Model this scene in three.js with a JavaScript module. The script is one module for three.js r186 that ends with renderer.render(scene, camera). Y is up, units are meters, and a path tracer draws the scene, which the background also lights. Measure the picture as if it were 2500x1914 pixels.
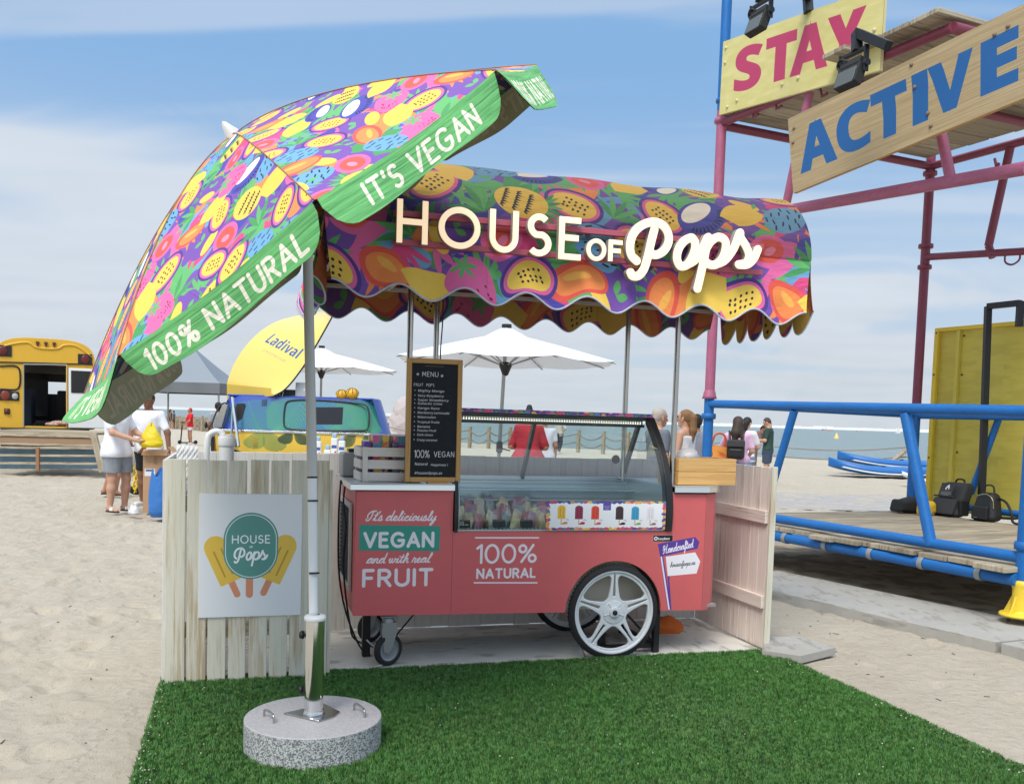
import * as THREE from 'three';
import { RoundedBoxGeometry } from 'three/addons/geometries/RoundedBoxGeometry.js';
import { MarchingCubes } from 'three/addons/objects/MarchingCubes.js';
import { mergeGeometries, mergeVertices } from 'three/addons/utils/BufferGeometryUtils.js';

// ---------------------------------------------------------------- camera, sky, sun, exposure
const scene = new THREE.Scene();
const PW = 2500, PH = 1914, FOC = 2250, PITCH = 3.7 * Math.PI / 180, ROLL = 1.75 * Math.PI / 180, EYE = 1.55;
const CX = 1250, CY = 1023.5 + FOC * Math.tan(PITCH);
const camera = new THREE.PerspectiveCamera(2 * Math.atan(PH / 2 / FOC) * 180 / Math.PI, PW / PH, 0.1, 30000);
camera.position.set(0, EYE, 0);
camera.rotation.order = 'YXZ';
camera.rotation.set(-PITCH, 0, ROLL);
camera.setViewOffset(PW, PH, 0, PH / 2 - CY, PW, PH);
camera.updateMatrixWorld(true);
const renderer = new THREE.WebGLRenderer({ antialias: true });
renderer.toneMapping = THREE.LinearToneMapping;
renderer.toneMappingExposure = 1.35;
renderer.shadowMap.enabled = true;
renderer.shadowMap.type = THREE.PCFSoftShadowMap;

const SUN = new THREE.Vector3(-0.22, 0.80, 0.56).normalize();
const sun = new THREE.DirectionalLight(new THREE.Color(1.0, 0.94, 0.85), 1.9);
sun.position.copy(SUN).multiplyScalar(60);
sun.castShadow = true;
sun.shadow.radius = 42;
sun.shadow.mapSize.set(2048, 2048);
Object.assign(sun.shadow.camera, { left: -30, right: 30, top: 30, bottom: -30, near: 1, far: 160 });
scene.add(sun); scene.add(sun.target);

// seeded randomness and value noise
function rng(s) { return () => { s = (s + 0x6d2b79f5) | 0; let t = Math.imul(s ^ (s >>> 15), 1 | s); t = (t + Math.imul(t ^ (t >>> 7), 61 | t)) ^ t; return ((t ^ (t >>> 14)) >>> 0) / 4294967296; }; }
const R0 = rng(7), rr = (a, b, r = R0) => a + (b - a) * r();
const h2 = (x, y, s = 0) => { let n = Math.imul(x | 0, 374761393) + Math.imul(y | 0, 668265263) + Math.imul(s | 0, 2147483647 ^ 0x5bd1e995); n = Math.imul(n ^ (n >>> 13), 1274126177); return ((n ^ (n >>> 16)) >>> 0) / 4294967296; };
const sm = (t) => t * t * (3 - 2 * t), lerp = (a, b, t) => a + (b - a) * t, clamp = (v, a = 0, b = 1) => Math.min(b, Math.max(a, v));
const sstep = (a, b, v) => sm(clamp((v - a) / (b - a)));
function vnoise(x, y, s = 0, px = 0, py = 0) {
  let xi = Math.floor(x), yi = Math.floor(y); const fx = sm(x - xi), fy = sm(y - yi);
  const w = (a, p) => (p ? ((a % p) + p) % p : a);
  const a = h2(w(xi, px), w(yi, py), s), b = h2(w(xi + 1, px), w(yi, py), s), c = h2(w(xi, px), w(yi + 1, py), s), d = h2(w(xi + 1, px), w(yi + 1, py), s);
  return lerp(lerp(a, b, fx), lerp(c, d, fx), fy);
}
function fbm(x, y, oct = 4, s = 0, px = 0, py = 0) { let v = 0, a = 0.5, n = 0; for (let i = 0; i < oct; i++) { v += a * vnoise(x, y, s + i * 17, px, py); n += a; a *= 0.5; x *= 2; y *= 2; px *= 2; py *= 2; } return v / n; }

// sky: thin high cloud over a blue sky that pales to the horizon, as an equirectangular picture of the whole sky
{
  const W = 2048, H = 1024, data = new Float32Array(W * H * 4);
  const lin = (c) => c.map((v) => Math.pow(v / 255, 2.2));
  const zen = lin([196, 209, 226]).map((v) => v * 1.45), mid = lin([134, 178, 226]), low = lin([186, 209, 234]), hor = lin([199, 214, 224]), cloud = lin([217, 225, 235]), cloudLow = lin([210, 217, 225]);  // zenith, above the view, is brightened to add frontal fill
  for (let j = 0; j < H; j++) {
    const el = ((j + 0.5) / H - 0.5) * Math.PI, up = Math.max(0, el * 180 / Math.PI);
    for (let i = 0; i < W; i++) {
      const az = ((i + 0.5) / W - 0.5) * 2 * Math.PI;                     // u = atan2(z, x) / 2pi + 0.5
      const d = [Math.cos(el) * Math.cos(az), Math.sin(el), Math.cos(el) * Math.sin(az)];
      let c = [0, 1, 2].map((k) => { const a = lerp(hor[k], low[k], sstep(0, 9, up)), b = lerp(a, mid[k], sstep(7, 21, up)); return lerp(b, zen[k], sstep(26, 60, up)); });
      // cloud sheets live on a plane high above, so that they flatten towards the horizon
      const t = 1 / Math.max(0.045, d[1] + 0.035), px = d[0] * t, pz = d[2] * t;
      const warp = fbm(px * 0.55 + 9, pz * 0.55 + 3, 3, 5) * 2.4;
      let n = fbm(px * 0.42 + warp * 0.5 + 31.7, pz * 1.15 + warp + 12.3, 6, 11);
      const wisps = fbm(px * 0.5 + pz * 0.35 + warp + 3, pz * 3.4 - px * 0.5 + 40, 5, 23);
      let cov = sstep(0.42, 0.68, n + 0.2 * (1 - sstep(4, 20, up)) - 0.30 * sstep(12, 22, up) * sstep(48, 30, up) + 0.10 * sstep(-0.1, -0.6, d[0]) * sstep(22, 6, up));
      cov = Math.max(cov * 0.85, 0.42 * sstep(0.54, 0.74, wisps) * sstep(2, 10, up));
      const heap = sstep(0.56, 0.66, fbm(az * 16 + 5, up * 0.62, 4, 41)) * sstep(6.5, 3.5, up) * sstep(0.6, 2.0, up) * 0.5;
      const cl = [0, 1, 2].map((k) => lerp(cloudLow[k], cloud[k], sstep(1, 9, up)));
      const shade = 0.93 + 0.14 * fbm(px * 1.6, pz * 2.8, 3, 77);
      c = c.map((v, k) => lerp(lerp(v, cl[k] * shade, cov), cl[k] * 1.04, heap));
      // the veil round the hazy sun
      const cs = d[0] * SUN.x + d[1] * SUN.y + d[2] * SUN.z, ang = Math.acos(clamp(cs, -1, 1)) * 180 / Math.PI;
      const veil = 0.9 * Math.exp(-ang * ang / (2 * 17 * 17)) + 0.4 * Math.exp(-ang / 26);
      c = c.map((v, k) => v * lerp(0.73, 1, sstep(25, 50, up)) + veil * [1, 0.97, 0.92][k]);
      if (el < 0) c = hor.map((v) => v * 0.9);
      const o = (j * W + i) * 4; data[o] = c[0]; data[o + 1] = c[1]; data[o + 2] = c[2]; data[o + 3] = 1;
    }
  }
  const sky = new THREE.DataTexture(data, W, H, THREE.RGBAFormat, THREE.FloatType);
  sky.mapping = THREE.EquirectangularReflectionMapping; sky.magFilter = THREE.LinearFilter; sky.needsUpdate = true;
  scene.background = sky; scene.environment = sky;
}

// ---------------------------------------------------------------- measuring: from a point of the photograph to a place in the world
const V3 = (x, y, z) => new THREE.Vector3(x, y, z);
const _cm = camera.matrixWorld.elements, RT = V3(_cm[0], _cm[1], _cm[2]), UPV = V3(_cm[4], _cm[5], _cm[6]), FW = V3(-_cm[8], -_cm[9], -_cm[10]);
const ray = (x, y) => FW.clone().addScaledVector(RT, (x - CX) / FOC).addScaledVector(UPV, -(y - CY) / FOC);
const G = (x, y, h = 0) => { const d = ray(x, y); return V3(0, EYE, 0).addScaledVector(d, (h - EYE) / d.y); };            // on a level at height h
const Zp = (x, y, z) => { const d = ray(x, y); return V3(0, EYE, 0).addScaledVector(d, z / d.z); };                       // at world depth z
const PL = (x, y, P, n) => { const d = ray(x, y); return V3(0, EYE, 0).addScaledVector(d, P.clone().sub(V3(0, EYE, 0)).dot(n) / d.dot(n)); };

// ---------------------------------------------------------------- naming
const used = new Map();
function numbered(n) { const k = used.get(n) || 0; used.set(n, k + 1); return k ? n + '_' + String(k).padStart(3, '0') : n; }
function tag(o, label, category, group, kind) { if (label) o.userData.label = label; if (category) o.userData.category = category; if (group) o.userData.group = group; if (kind) o.userData.kind = kind; return o; }
function thing(name, label, category, p = V3(0, 0, 0), turn = 0, group) {
  const o = new THREE.Group(); o.name = numbered(name); o.position.copy(p); o.rotation.y = turn; scene.add(o);
  return tag(o, label, category, group);
}
function part(name, geo, mat, parent, label) {
  const m = new THREE.Mesh(Array.isArray(geo) ? merge(geo) : geo, mat); m.name = name; m.castShadow = m.receiveShadow = true; parent.add(m);
  if (label) m.userData.label = label;
  return m;
}
function single(name, geo, mat, label, category, group, kind) { const m = part(name, geo, mat, scene); m.name = numbered(name); return tag(m, label, category, group, kind); }

// ---------------------------------------------------------------- shapes
function merge(list) {
  list = list.map((g) => { g = g.index ? g.toNonIndexed() : g; for (const k of Object.keys(g.attributes)) if (!['position', 'normal', 'uv'].includes(k)) g.deleteAttribute(k); if (!g.attributes.uv) g.setAttribute('uv', new THREE.Float32BufferAttribute(new Float32Array(g.attributes.position.count * 2), 2)); return g; });
  return list.length === 1 ? list[0] : mergeGeometries(list);
}
function uvm(g, ox = 0, oy = 0, grain = -1) {                    // uv in metres, grain along the longest side (or along axis 'grain')
  g = g.index ? g.toNonIndexed() : g; g.computeBoundingBox(); const s = g.boundingBox.getSize(V3()), e = [s.x, s.y, s.z];
  const L = grain >= 0 ? grain : e.indexOf(Math.max(...e)), p = g.attributes.position, uv = new Float32Array(p.count * 2);
  for (let i = 0; i < p.count; i += 3) {
    const a = V3().fromBufferAttribute(p, i), b = V3().fromBufferAttribute(p, i + 1), c = V3().fromBufferAttribute(p, i + 2);
    const n = b.clone().sub(a).cross(c.clone().sub(a)), m = [Math.abs(n.x), Math.abs(n.y), Math.abs(n.z)], k = m.indexOf(Math.max(...m));
    let A = L, B = [0, 1, 2].find((q) => q !== k && q !== L); if (k === L) { A = (k + 1) % 3; B = (k + 2) % 3; }
    [a, b, c].forEach((v, q) => { const w = [v.x, v.y, v.z]; uv[(i + q) * 2] = w[A] + ox; uv[(i + q) * 2 + 1] = w[B] + oy; });
  }
  g.setAttribute('uv', new THREE.BufferAttribute(uv, 2)); return g;
}
function box(w, h, d, x = 0, y = 0, z = 0, r = 0.003, rx = 0, ry = 0, rz = 0) {
  const g = r > 0 ? new RoundedBoxGeometry(w, h, d, 1, Math.min(r, w / 2.1, h / 2.1, d / 2.1)) : new THREE.BoxGeometry(w, h, d);
  if (rx || ry || rz) g.applyMatrix4(new THREE.Matrix4().makeRotationFromEuler(new THREE.Euler(rx, ry, rz)));
  return g.translate(x, y, z);
}
function board(w, h, d, x, y, z, r = 0.003, grain = -1) { return uvm(box(w, h, d, 0, 0, 0, r), R0() * 7, R0() * 7, grain).translate(x, y, z); }
function pipe(a, b, r, seg = 14, r2 = r) {                         // a closed round bar from a to b
  const d = b.clone().sub(a), g = new THREE.CylinderGeometry(r2, r, d.length(), seg);
  g.applyQuaternion(new THREE.Quaternion().setFromUnitVectors(V3(0, 1, 0), d.clone().normalize()));
  const m = a.clone().add(b).multiplyScalar(0.5); return g.translate(m.x, m.y, m.z);
}
function bar(a, b, w, h, up = V3(0, 1, 0), r = 0.003) {             // a squared bar from a to b
  const d = b.clone().sub(a), L = d.length(), z = d.normalize(), x = up.clone().cross(z).normalize(), y = z.clone().cross(x);
  const g = uvm(box(w, h, L, 0, 0, 0, r), R0() * 5, R0() * 5, 2), m = new THREE.Matrix4().makeBasis(x, y, z).setPosition(a.clone().add(b).multiplyScalar(0.5));
  return g.applyMatrix4(m);
}
function tube(pts, r, seg = 40, rad = 8, closed = false) { return new THREE.TubeGeometry(new THREE.CatmullRomCurve3(pts, closed, 'centripetal'), seg, r, rad, closed); }
function lathe(p, seg = 32) { return new THREE.LatheGeometry(p.map((q) => new THREE.Vector2(q[0], q[1])), seg); }
function poly(pts) { const s = new THREE.Shape(); pts.forEach((p, i) => (i ? s.lineTo(p[0], p[1]) : s.moveTo(p[0], p[1]))); return s; }
function extrude(shape, depth, bevel = 0, z = 0, curve = 12) {
  return new THREE.ExtrudeGeometry(shape, { depth: depth - 2 * bevel, bevelEnabled: bevel > 0, bevelSize: bevel, bevelThickness: bevel, bevelOffset: -bevel, bevelSegments: 2, curveSegments: curve }).translate(0, 0, z + bevel);
}
function sheet(nu, nv, f) {                                       // a sheet of nu x nv cells from f(s, t) -> [x, y, z, u, v]
  const pos = [], uv = [], idx = [];
  for (let j = 0; j <= nv; j++) for (let i = 0; i <= nu; i++) { const p = f(i / nu, j / nv, i, j); pos.push(p[0], p[1], p[2]); uv.push(p[3] ?? i / nu, p[4] ?? j / nv); }
  for (let j = 0; j < nv; j++) for (let i = 0; i < nu; i++) { const a = j * (nu + 1) + i, b = a + 1, c = a + nu + 1, d = c + 1; idx.push(a, b, d, a, d, c); }
  const g = new THREE.BufferGeometry(); g.setAttribute('position', new THREE.Float32BufferAttribute(pos, 3)); g.setAttribute('uv', new THREE.Float32BufferAttribute(uv, 2)); g.setIndex(idx); g.computeVertexNormals(); return g;
}

// ---------------------------------------------------------------- textures
function canvas(w, h, draw) { const c = document.createElement('canvas'); c.width = w; c.height = h; draw(c.getContext('2d'), w, h); return c; }
function tex(c, rx = 1, ry = 1, srgb = true) { const t = new THREE.CanvasTexture(c); t.colorSpace = srgb ? THREE.SRGBColorSpace : THREE.NoColorSpace; t.wrapS = t.wrapT = THREE.RepeatWrapping; t.repeat.set(rx, ry); t.magFilter = THREE.LinearFilter; return t; }
function pix(w, h, f) { return canvas(w, h, (g) => { const im = g.createImageData(w, h); for (let y = 0; y < h; y++) for (let x = 0; x < w; x++) { const c = f(x, y), o = (y * w + x) * 4; im.data[o] = c[0]; im.data[o + 1] = c[1]; im.data[o + 2] = c[2]; im.data[o + 3] = 255; } g.putImageData(im, 0, 0); }); }
const mix = (a, b, t) => [lerp(a[0], b[0], t), lerp(a[1], b[1], t), lerp(a[2], b[2], t)];
const mat = (c, rough = 0.7, o = {}) => new THREE.MeshStandardMaterial({ color: new THREE.Color().setRGB(...c), roughness: rough, metalness: 0, side: THREE.DoubleSide, ...o });
const phys = (c, rough, o = {}) => new THREE.MeshPhysicalMaterial({ color: new THREE.Color().setRGB(...c), roughness: rough, side: THREE.DoubleSide, ...o });
const srgb = (r, g, b, k = 1) => [r, g, b].map((v) => Math.pow(v / 255, 2.2) * k);
// wood: grain along u; one tile is 1.6 m x 0.4 m
function woodCanvas(base, dark, wear, wearCol, seed, knots = 0) {
  return pix(1024, 256, (x, y) => {
    const u = x / 1024, v = y / 256;
    const g = fbm(u * 6, v * 40 + 2 * fbm(u * 4, v * 4, 2, seed, 4, 4), 3, seed, 6, 40), f = fbm(u * 32, v * 128, 2, seed + 3, 32, 128), big = fbm(u * 3, v * 4, 3, seed + 9, 3, 4);
    let c = mix(base, dark, clamp((g - 0.42) * 1.6) * 0.75 + (f - 0.5) * 0.3);
    if (knots) for (let k = 0; k < knots; k++) { const kx = h2(k, seed), ky = 0.15 + 0.7 * h2(k, seed + 1); const d = Math.hypot((u - kx) * 4 * 1.0, v - ky) / 0.09; if (d < 1.6) c = mix(c, [88, 55, 30], 0.8 * Math.exp(-d * d * 2.2) + 0.25 * Math.abs(Math.sin(d * 7)) * Math.exp(-d * d)); }
    if (wear) { const w = sstep(1 - wear - 0.14, 1 - wear + 0.16, 0.62 * big + 0.38 * g + (f - 0.5) * 0.16 + 0.2); c = mix(c, wearCol, w * 0.62); }
    return c;
  });
}
const WT = (c) => tex(c, 1 / 1.6, 1 / 0.4);
const woodBump = WT(pix(512, 128, (x, y) => { const v = 255 * (0.6 * fbm(x / 512 * 8, y / 128 * 48, 3, 61, 8, 48) + 0.4 * fbm(x / 512 * 40, y / 128 * 60, 2, 65, 40, 60)); return [v, v, v]; }));
woodBump.colorSpace = THREE.NoColorSpace;
const wood = (c, rough = 0.8, bump = 0.0012) => mat([1, 1, 1], rough, { map: WT(c), bumpMap: woodBump, bumpScale: bump });
const M = {};
M.whitewash = [0, 1, 2].map((k) => wood(woodCanvas([212, 208, 190], [192, 185, 162], [0.16, 0.24, 0.10][k], [166, 136, 98], 100 + k * 7), 0.75));
M.whiteBoard = wood(woodCanvas([212, 211, 206], [194, 192, 186], 0.08, [175, 162, 142], 133), 0.7);
M.pinkBounce = [0, 1].map((k) => wood(woodCanvas([232, 220, 210], [210, 194, 182], [0.06, 0.14][k], [164, 140, 122], 150 + k * 9), 0.75));  // white boards with the pink bounce of the cart put into their colour
M.pine = wood(woodCanvas([216, 172, 108], [186, 134, 72], 0, [0, 0, 0], 171, 3), 0.55);
M.frameWood = wood(woodCanvas([196, 150, 88], [164, 116, 60], 0, [0, 0, 0], 177, 0), 0.6);
M.deck = [0, 1, 2].map((k) => wood(woodCanvas([176 - k * 12, 164 - k * 12, 142 - k * 11], [126, 114, 96], 0.18, [96, 84, 70], 190 + k * 5), 0.9, 0.003));
M.crateWhite = wood(woodCanvas([226, 218, 208], [204, 192, 178], 0.05, [180, 165, 145], 211), 0.6);
M.steel = mat([0.46, 0.44, 0.41], 0.2, { metalness: 1 });
M.chrome = mat([0.72, 0.72, 0.71], 0.09, { metalness: 1 });
M.brushed = mat([0.55, 0.56, 0.57], 0.34, { metalness: 1 });
M.black = mat([0.012, 0.012, 0.013], 0.45);
M.blackMatt = mat([0.02, 0.02, 0.021], 0.85);
M.rubber = mat([0.018, 0.018, 0.019], 0.8);
M.white = mat([0.74, 0.74, 0.73], 0.45);
// weathered paint: mottled, with a few chips and rust spots
function paint(c, rough, chips = 0.004) { const a = c.map((v) => 255 * Math.pow(v, 1 / 2.2)), t = pix(256, 256, (x, y) => { const n = fbm(x / 32, y / 32, 4, 271, 8, 8), f = h2(x, y, 5), ch = fbm(x / 7, y / 7, 3, 277, 36.571, 36.571); let q = a.map((v) => v * (0.93 + 0.14 * n) + (f - 0.5) * 4); if (ch > 0.80 - chips * 4) q = mix(q, [92, 66, 52], 0.75); return q; }); return mat([1, 1, 1], rough, { map: tex(t, 2, 6), bumpMap: tex(pix(128, 128, (x, y) => { const v = 255 * fbm(x / 10, y / 10, 3, 283, 12.8, 12.8); return [v, v, v]; }), 3, 8, false), bumpScale: 0.0012 }); }
M.greyMetal = mat([0.36, 0.36, 0.35], 0.5, { metalness: 0.6 });
M.glass = phys([0.96, 0.985, 0.98], 0.015, { transmission: 1, thickness: 0, ior: 1.5 });
// ---------------------------------------------------------------- lettering: round-ended capitals and a joined-up hand
const arc = (cx, cy, rx, ry, a0, a1, n = 16) => Array.from({ length: n + 1 }, (_, i) => { const a = (a0 + (a1 - a0) * i / n) * Math.PI / 180; return [cx + rx * Math.cos(a), cy + ry * Math.sin(a)]; });
const CAPS = {                                                       // [advance, strokes], one high, y up
  H: [0.72, [[[0, 0], [0, 1]], [[0.72, 0], [0.72, 1]], [[0, 0.5], [0.72, 0.5]]]],
  O: [0.92, [arc(0.46, 0.5, 0.46, 0.5, 0, 360, 40)]],
  U: [0.68, [[[0, 1], ...arc(0.34, 0.34, 0.34, 0.34, 180, 360, 20), [0.68, 1]]]],
  S: [0.56, [[...arc(0.28, 0.745, 0.25, 0.255, 40, 250, 18), ...arc(0.28, 0.26, 0.28, 0.26, 70, -140, 18)]]],
  E: [0.52, [[[0.5, 1], [0, 1], [0, 0], [0.52, 0]], [[0, 0.52], [0.44, 0.52]]]],
  F: [0.5, [[[0.5, 1], [0, 1], [0, 0]], [[0, 0.5], [0.42, 0.5]]]],
  V: [0.76, [[[0, 1], [0.38, 0], [0.76, 1]]]],
  G: [0.84, [[...arc(0.45, 0.5, 0.45, 0.5, 48, 320, 30), [0.84, 0.46], [0.5, 0.46]]]],
  A: [0.78, [[[0, 0], [0.39, 1], [0.78, 0]], [[0.13, 0.32], [0.65, 0.32]]]],
  N: [0.7, [[[0, 0], [0, 1], [0.7, 0], [0.7, 1]]]],
  R: [0.6, [[[0, 0], [0, 1], ...arc(0.3, 0.74, 0.28, 0.26, 90, -90, 14), [0, 0.48]], [[0.28, 0.48], [0.6, 0]]]],
  I: [0.0, [[[0, 0], [0, 1]]]],
  T: [0.64, [[[0, 1], [0.64, 1]], [[0.32, 1], [0.32, 0]]]],
  L: [0.48, [[[0, 1], [0, 0], [0.48, 0]]]],
  1: [0.2, [[[0, 0.82], [0.2, 1], [0.2, 0]]]],
  0: [0.62, [arc(0.31, 0.5, 0.31, 0.5, 0, 360, 32)]],
  '%': [0.8, [arc(0.17, 0.77, 0.17, 0.2, 0, 360, 20), arc(0.66, 0.22, 0.17, 0.2, 0, 360, 20), [[0.7, 0.98], [0.12, 0.02]]]],
  "'": [0.02, [[[0.03, 1], [0, 0.78]]]], ' ': [0.22, []],
  P: [0.56, [[[0, 0], [0, 1], ...arc(0.28, 0.73, 0.28, 0.27, 90, -90, 14), [0, 0.46]]]],
  M: [0.8, [[[0, 0], [0.06, 1], [0.4, 0.3], [0.74, 1], [0.8, 0]]]],
};
function spline(p, n = 8) { const c = new THREE.CatmullRomCurve3(p.map((q) => V3(q[0], q[1], 0)), false, 'centripetal'); return c.getPoints(p.length * n).map((v) => [v.x, v.y]); }
// a joined hand, x-height 1, leaning
const HAND = {
  a: [0.95, [[[0, 0.1], [0.3, 0.7], [0.72, 0.95], [0.4, 1], [0.12, 0.6], [0.18, 0.08], [0.45, 0.1], [0.72, 0.6], [0.8, 0.95], [0.72, 0.25], [0.82, 0.02], [0.95, 0.1]]]],
  c: [0.75, [[[0, 0.1], [0.25, 0.6], [0.6, 0.85], [0.45, 1], [0.15, 0.7], [0.15, 0.2], [0.4, 0], [0.75, 0.2]]]],
  d: [1.0, [[[0, 0.1], [0.3, 0.7], [0.68, 0.95], [0.4, 1], [0.12, 0.6], [0.18, 0.08], [0.45, 0.1], [0.75, 0.7], [0.9, 2.1], [0.75, 0.4], [0.82, 0.02], [1, 0.1]]]],
  e: [0.72, [[[0, 0.12], [0.35, 0.45], [0.55, 0.8], [0.4, 1], [0.18, 0.7], [0.18, 0.2], [0.4, 0], [0.72, 0.2]]]],
  f: [0.6, [[[0, 0.1], [0.35, 0.9], [0.6, 1.9], [0.45, 2.1], [0.32, 1.5], [0.2, -0.8], [0.1, -1], [0.2, -0.3], [0.6, 0.2]]]],
  h: [0.95, [[[0, 0.1], [0.35, 1], [0.52, 1.9], [0.38, 2.1], [0.28, 1.2], [0.18, 0], [0.4, 0.75], [0.62, 1], [0.7, 0.7], [0.65, 0.2], [0.78, 0], [0.95, 0.12]]]],
  i: [0.5, [[[0, 0.1], [0.25, 0.95], [0.18, 0.25], [0.28, 0.02], [0.5, 0.12]], [[0.34, 1.4], [0.36, 1.44]]]],
  l: [0.55, [[[0, 0.1], [0.35, 1], [0.55, 1.9], [0.42, 2.1], [0.3, 1.3], [0.2, 0.3], [0.32, 0], [0.55, 0.12]]]],
  n: [0.9, [[[0, 0.1], [0.18, 0.95], [0.12, 0], [0.35, 0.75], [0.55, 1], [0.64, 0.7], [0.58, 0.2], [0.7, 0], [0.9, 0.12]]]],
  o: [0.8, [[[0, 0.1], [0.3, 0.8], [0.5, 1], [0.2, 0.85], [0.1, 0.4], [0.25, 0.02], [0.5, 0.2], [0.6, 0.7], [0.48, 0.98], [0.6, 0.75], [0.8, 0.75]]]],
  p: [0.9, [[[0, 0.1], [0.25, 0.95], [0.05, -1], [0.25, 0.5], [0.5, 1], [0.68, 0.7], [0.55, 0.1], [0.28, 0.05], [0.5, 0], [0.9, 0.2]]]],
  r: [0.65, [[[0, 0.1], [0.2, 1.1], [0.28, 0.9], [0.5, 0.85], [0.4, 0.3], [0.48, 0], [0.65, 0.12]]]],
  s: [0.65, [[[0, 0.1], [0.32, 1.1], [0.42, 0.6], [0.45, 0.2], [0.25, 0], [0.1, 0.08], [0.35, 0.02], [0.65, 0.2]]]],
  t: [0.55, [[[0, 0.1], [0.3, 1], [0.38, 1.75], [0.24, 0.6], [0.3, 0.02], [0.55, 0.14]], [[0.08, 1.15], [0.52, 1.25]]]],
  u: [0.9, [[[0, 0.1], [0.2, 0.95], [0.14, 0.25], [0.3, 0], [0.55, 0.4], [0.7, 0.95], [0.64, 0.25], [0.75, 0], [0.9, 0.12]]]],
  w: [1.15, [[[0, 0.6], [0.15, 0.95], [0.12, 0.2], [0.28, 0.02], [0.5, 0.9], [0.5, 0.2], [0.65, 0.02], [0.88, 0.6], [0.85, 1], [0.95, 0.8], [1.15, 0.8]]]],
  y: [0.85, [[[0, 0.1], [0.2, 0.95], [0.14, 0.25], [0.3, 0], [0.55, 0.4], [0.72, 0.95], [0.55, -0.6], [0.3, -1], [0.2, -0.7], [0.5, -0.2], [0.85, 0.2]]]],
  I: [1.0, [[[0.15, 0.5], [0.0, 1.1], [0.3, 1.8], [0.9, 2.05], [0.72, 1.9], [0.6, 0.8], [0.35, 0.05], [0.05, 0], [-0.05, 0.3]], [[0.4, 2.0], [1.05, 2.1]]]],
  H: [1.5, [[[0, 1.3], [0.2, 1.95], [0.5, 1.9], [0.4, 0.6], [0.2, 0], [0, 0.1]], [[1.25, 2.1], [1.0, 0.8], [0.95, 0.1], [1.15, 0], [1.5, 0.12]], [[0.0, 0.8], [0.4, 1.1], [1.1, 1.0]]]],
  '.': [0.4, [[[0.12, 0.02], [0.14, 0.03]]]], ' ': [0.55, []], "'": [0.25, [[[0.18, 2], [0.08, 1.6]]]],
};
function strokesOf(text, set, track, lean = 0) {                     // all strokes of a line of text and its width
  let x = 0; const out = [];
  for (const ch of text) { const gl = set[ch]; if (!gl) continue; for (const s of gl[1]) out.push((set === HAND ? spline(s) : s).map((p) => [x + p[0] + p[1] * lean, p[1]])); x += gl[0] + track; }
  return { out, w: x - track };
}
function writeLine(g, text, x, y, size, width, colour, o = {}) {     // x, y: centre of the line's foot; size: height of one
  const set = o.hand ? HAND : CAPS, { out, w } = strokesOf(text, set, o.track ?? (o.hand ? -0.02 : 0.34), o.lean ?? (o.hand ? 0.18 : 0)), k = o.fit ? o.fit / w : size * (o.squeeze ?? 1), W = w * k;
  g.save(); g.translate(x, y); g.rotate(o.turn ?? 0); g.strokeStyle = colour; g.lineWidth = width; g.lineCap = o.cap ?? 'round'; g.lineJoin = 'round';
  for (const s of out) { g.beginPath(); s.forEach((p, i) => { const X = p[0] * k - (o.left ? 0 : W / 2), Y = -p[1] * size; i ? g.lineTo(X, Y) : g.moveTo(X, Y); }); g.stroke(); }
  g.restore(); return W;
}
const POPS = [                                                        // the joined word, measured from the photograph
  [[802, 742], [762, 700], [752, 625], [775, 540], [835, 475], [925, 445], [1000, 468], [1042, 530], [1046, 600], [1010, 665], [958, 695], [910, 692]],
  [[938, 502], [915, 590], [885, 720], [855, 810], [812, 858], [768, 856], [755, 832]],
  [[1250, 600], [1225, 567], [1175, 585], [1125, 650], [1112, 730], [1138, 782], [1185, 775], [1232, 705], [1252, 630], [1246, 590]],
  [[1190, 772], [1250, 735], [1300, 660], [1345, 568]],
  [[1352, 562], [1325, 700], [1295, 840], [1268, 955]],
  [[1320, 680], [1370, 595], [1430, 560], [1478, 585], [1484, 650], [1455, 730], [1405, 772], [1355, 768], [1318, 735]],
  [[1405, 772], [1475, 740], [1545, 650], [1586, 545], [1596, 527], [1598, 560], [1640, 630], [1664, 705], [1640, 760], [1585, 770]],
  [[1590, 772], [1650, 770], [1700, 725], [1732, 655]],
].map((s) => spline(s.map((p) => [p[0], p[1]]), 6));

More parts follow.
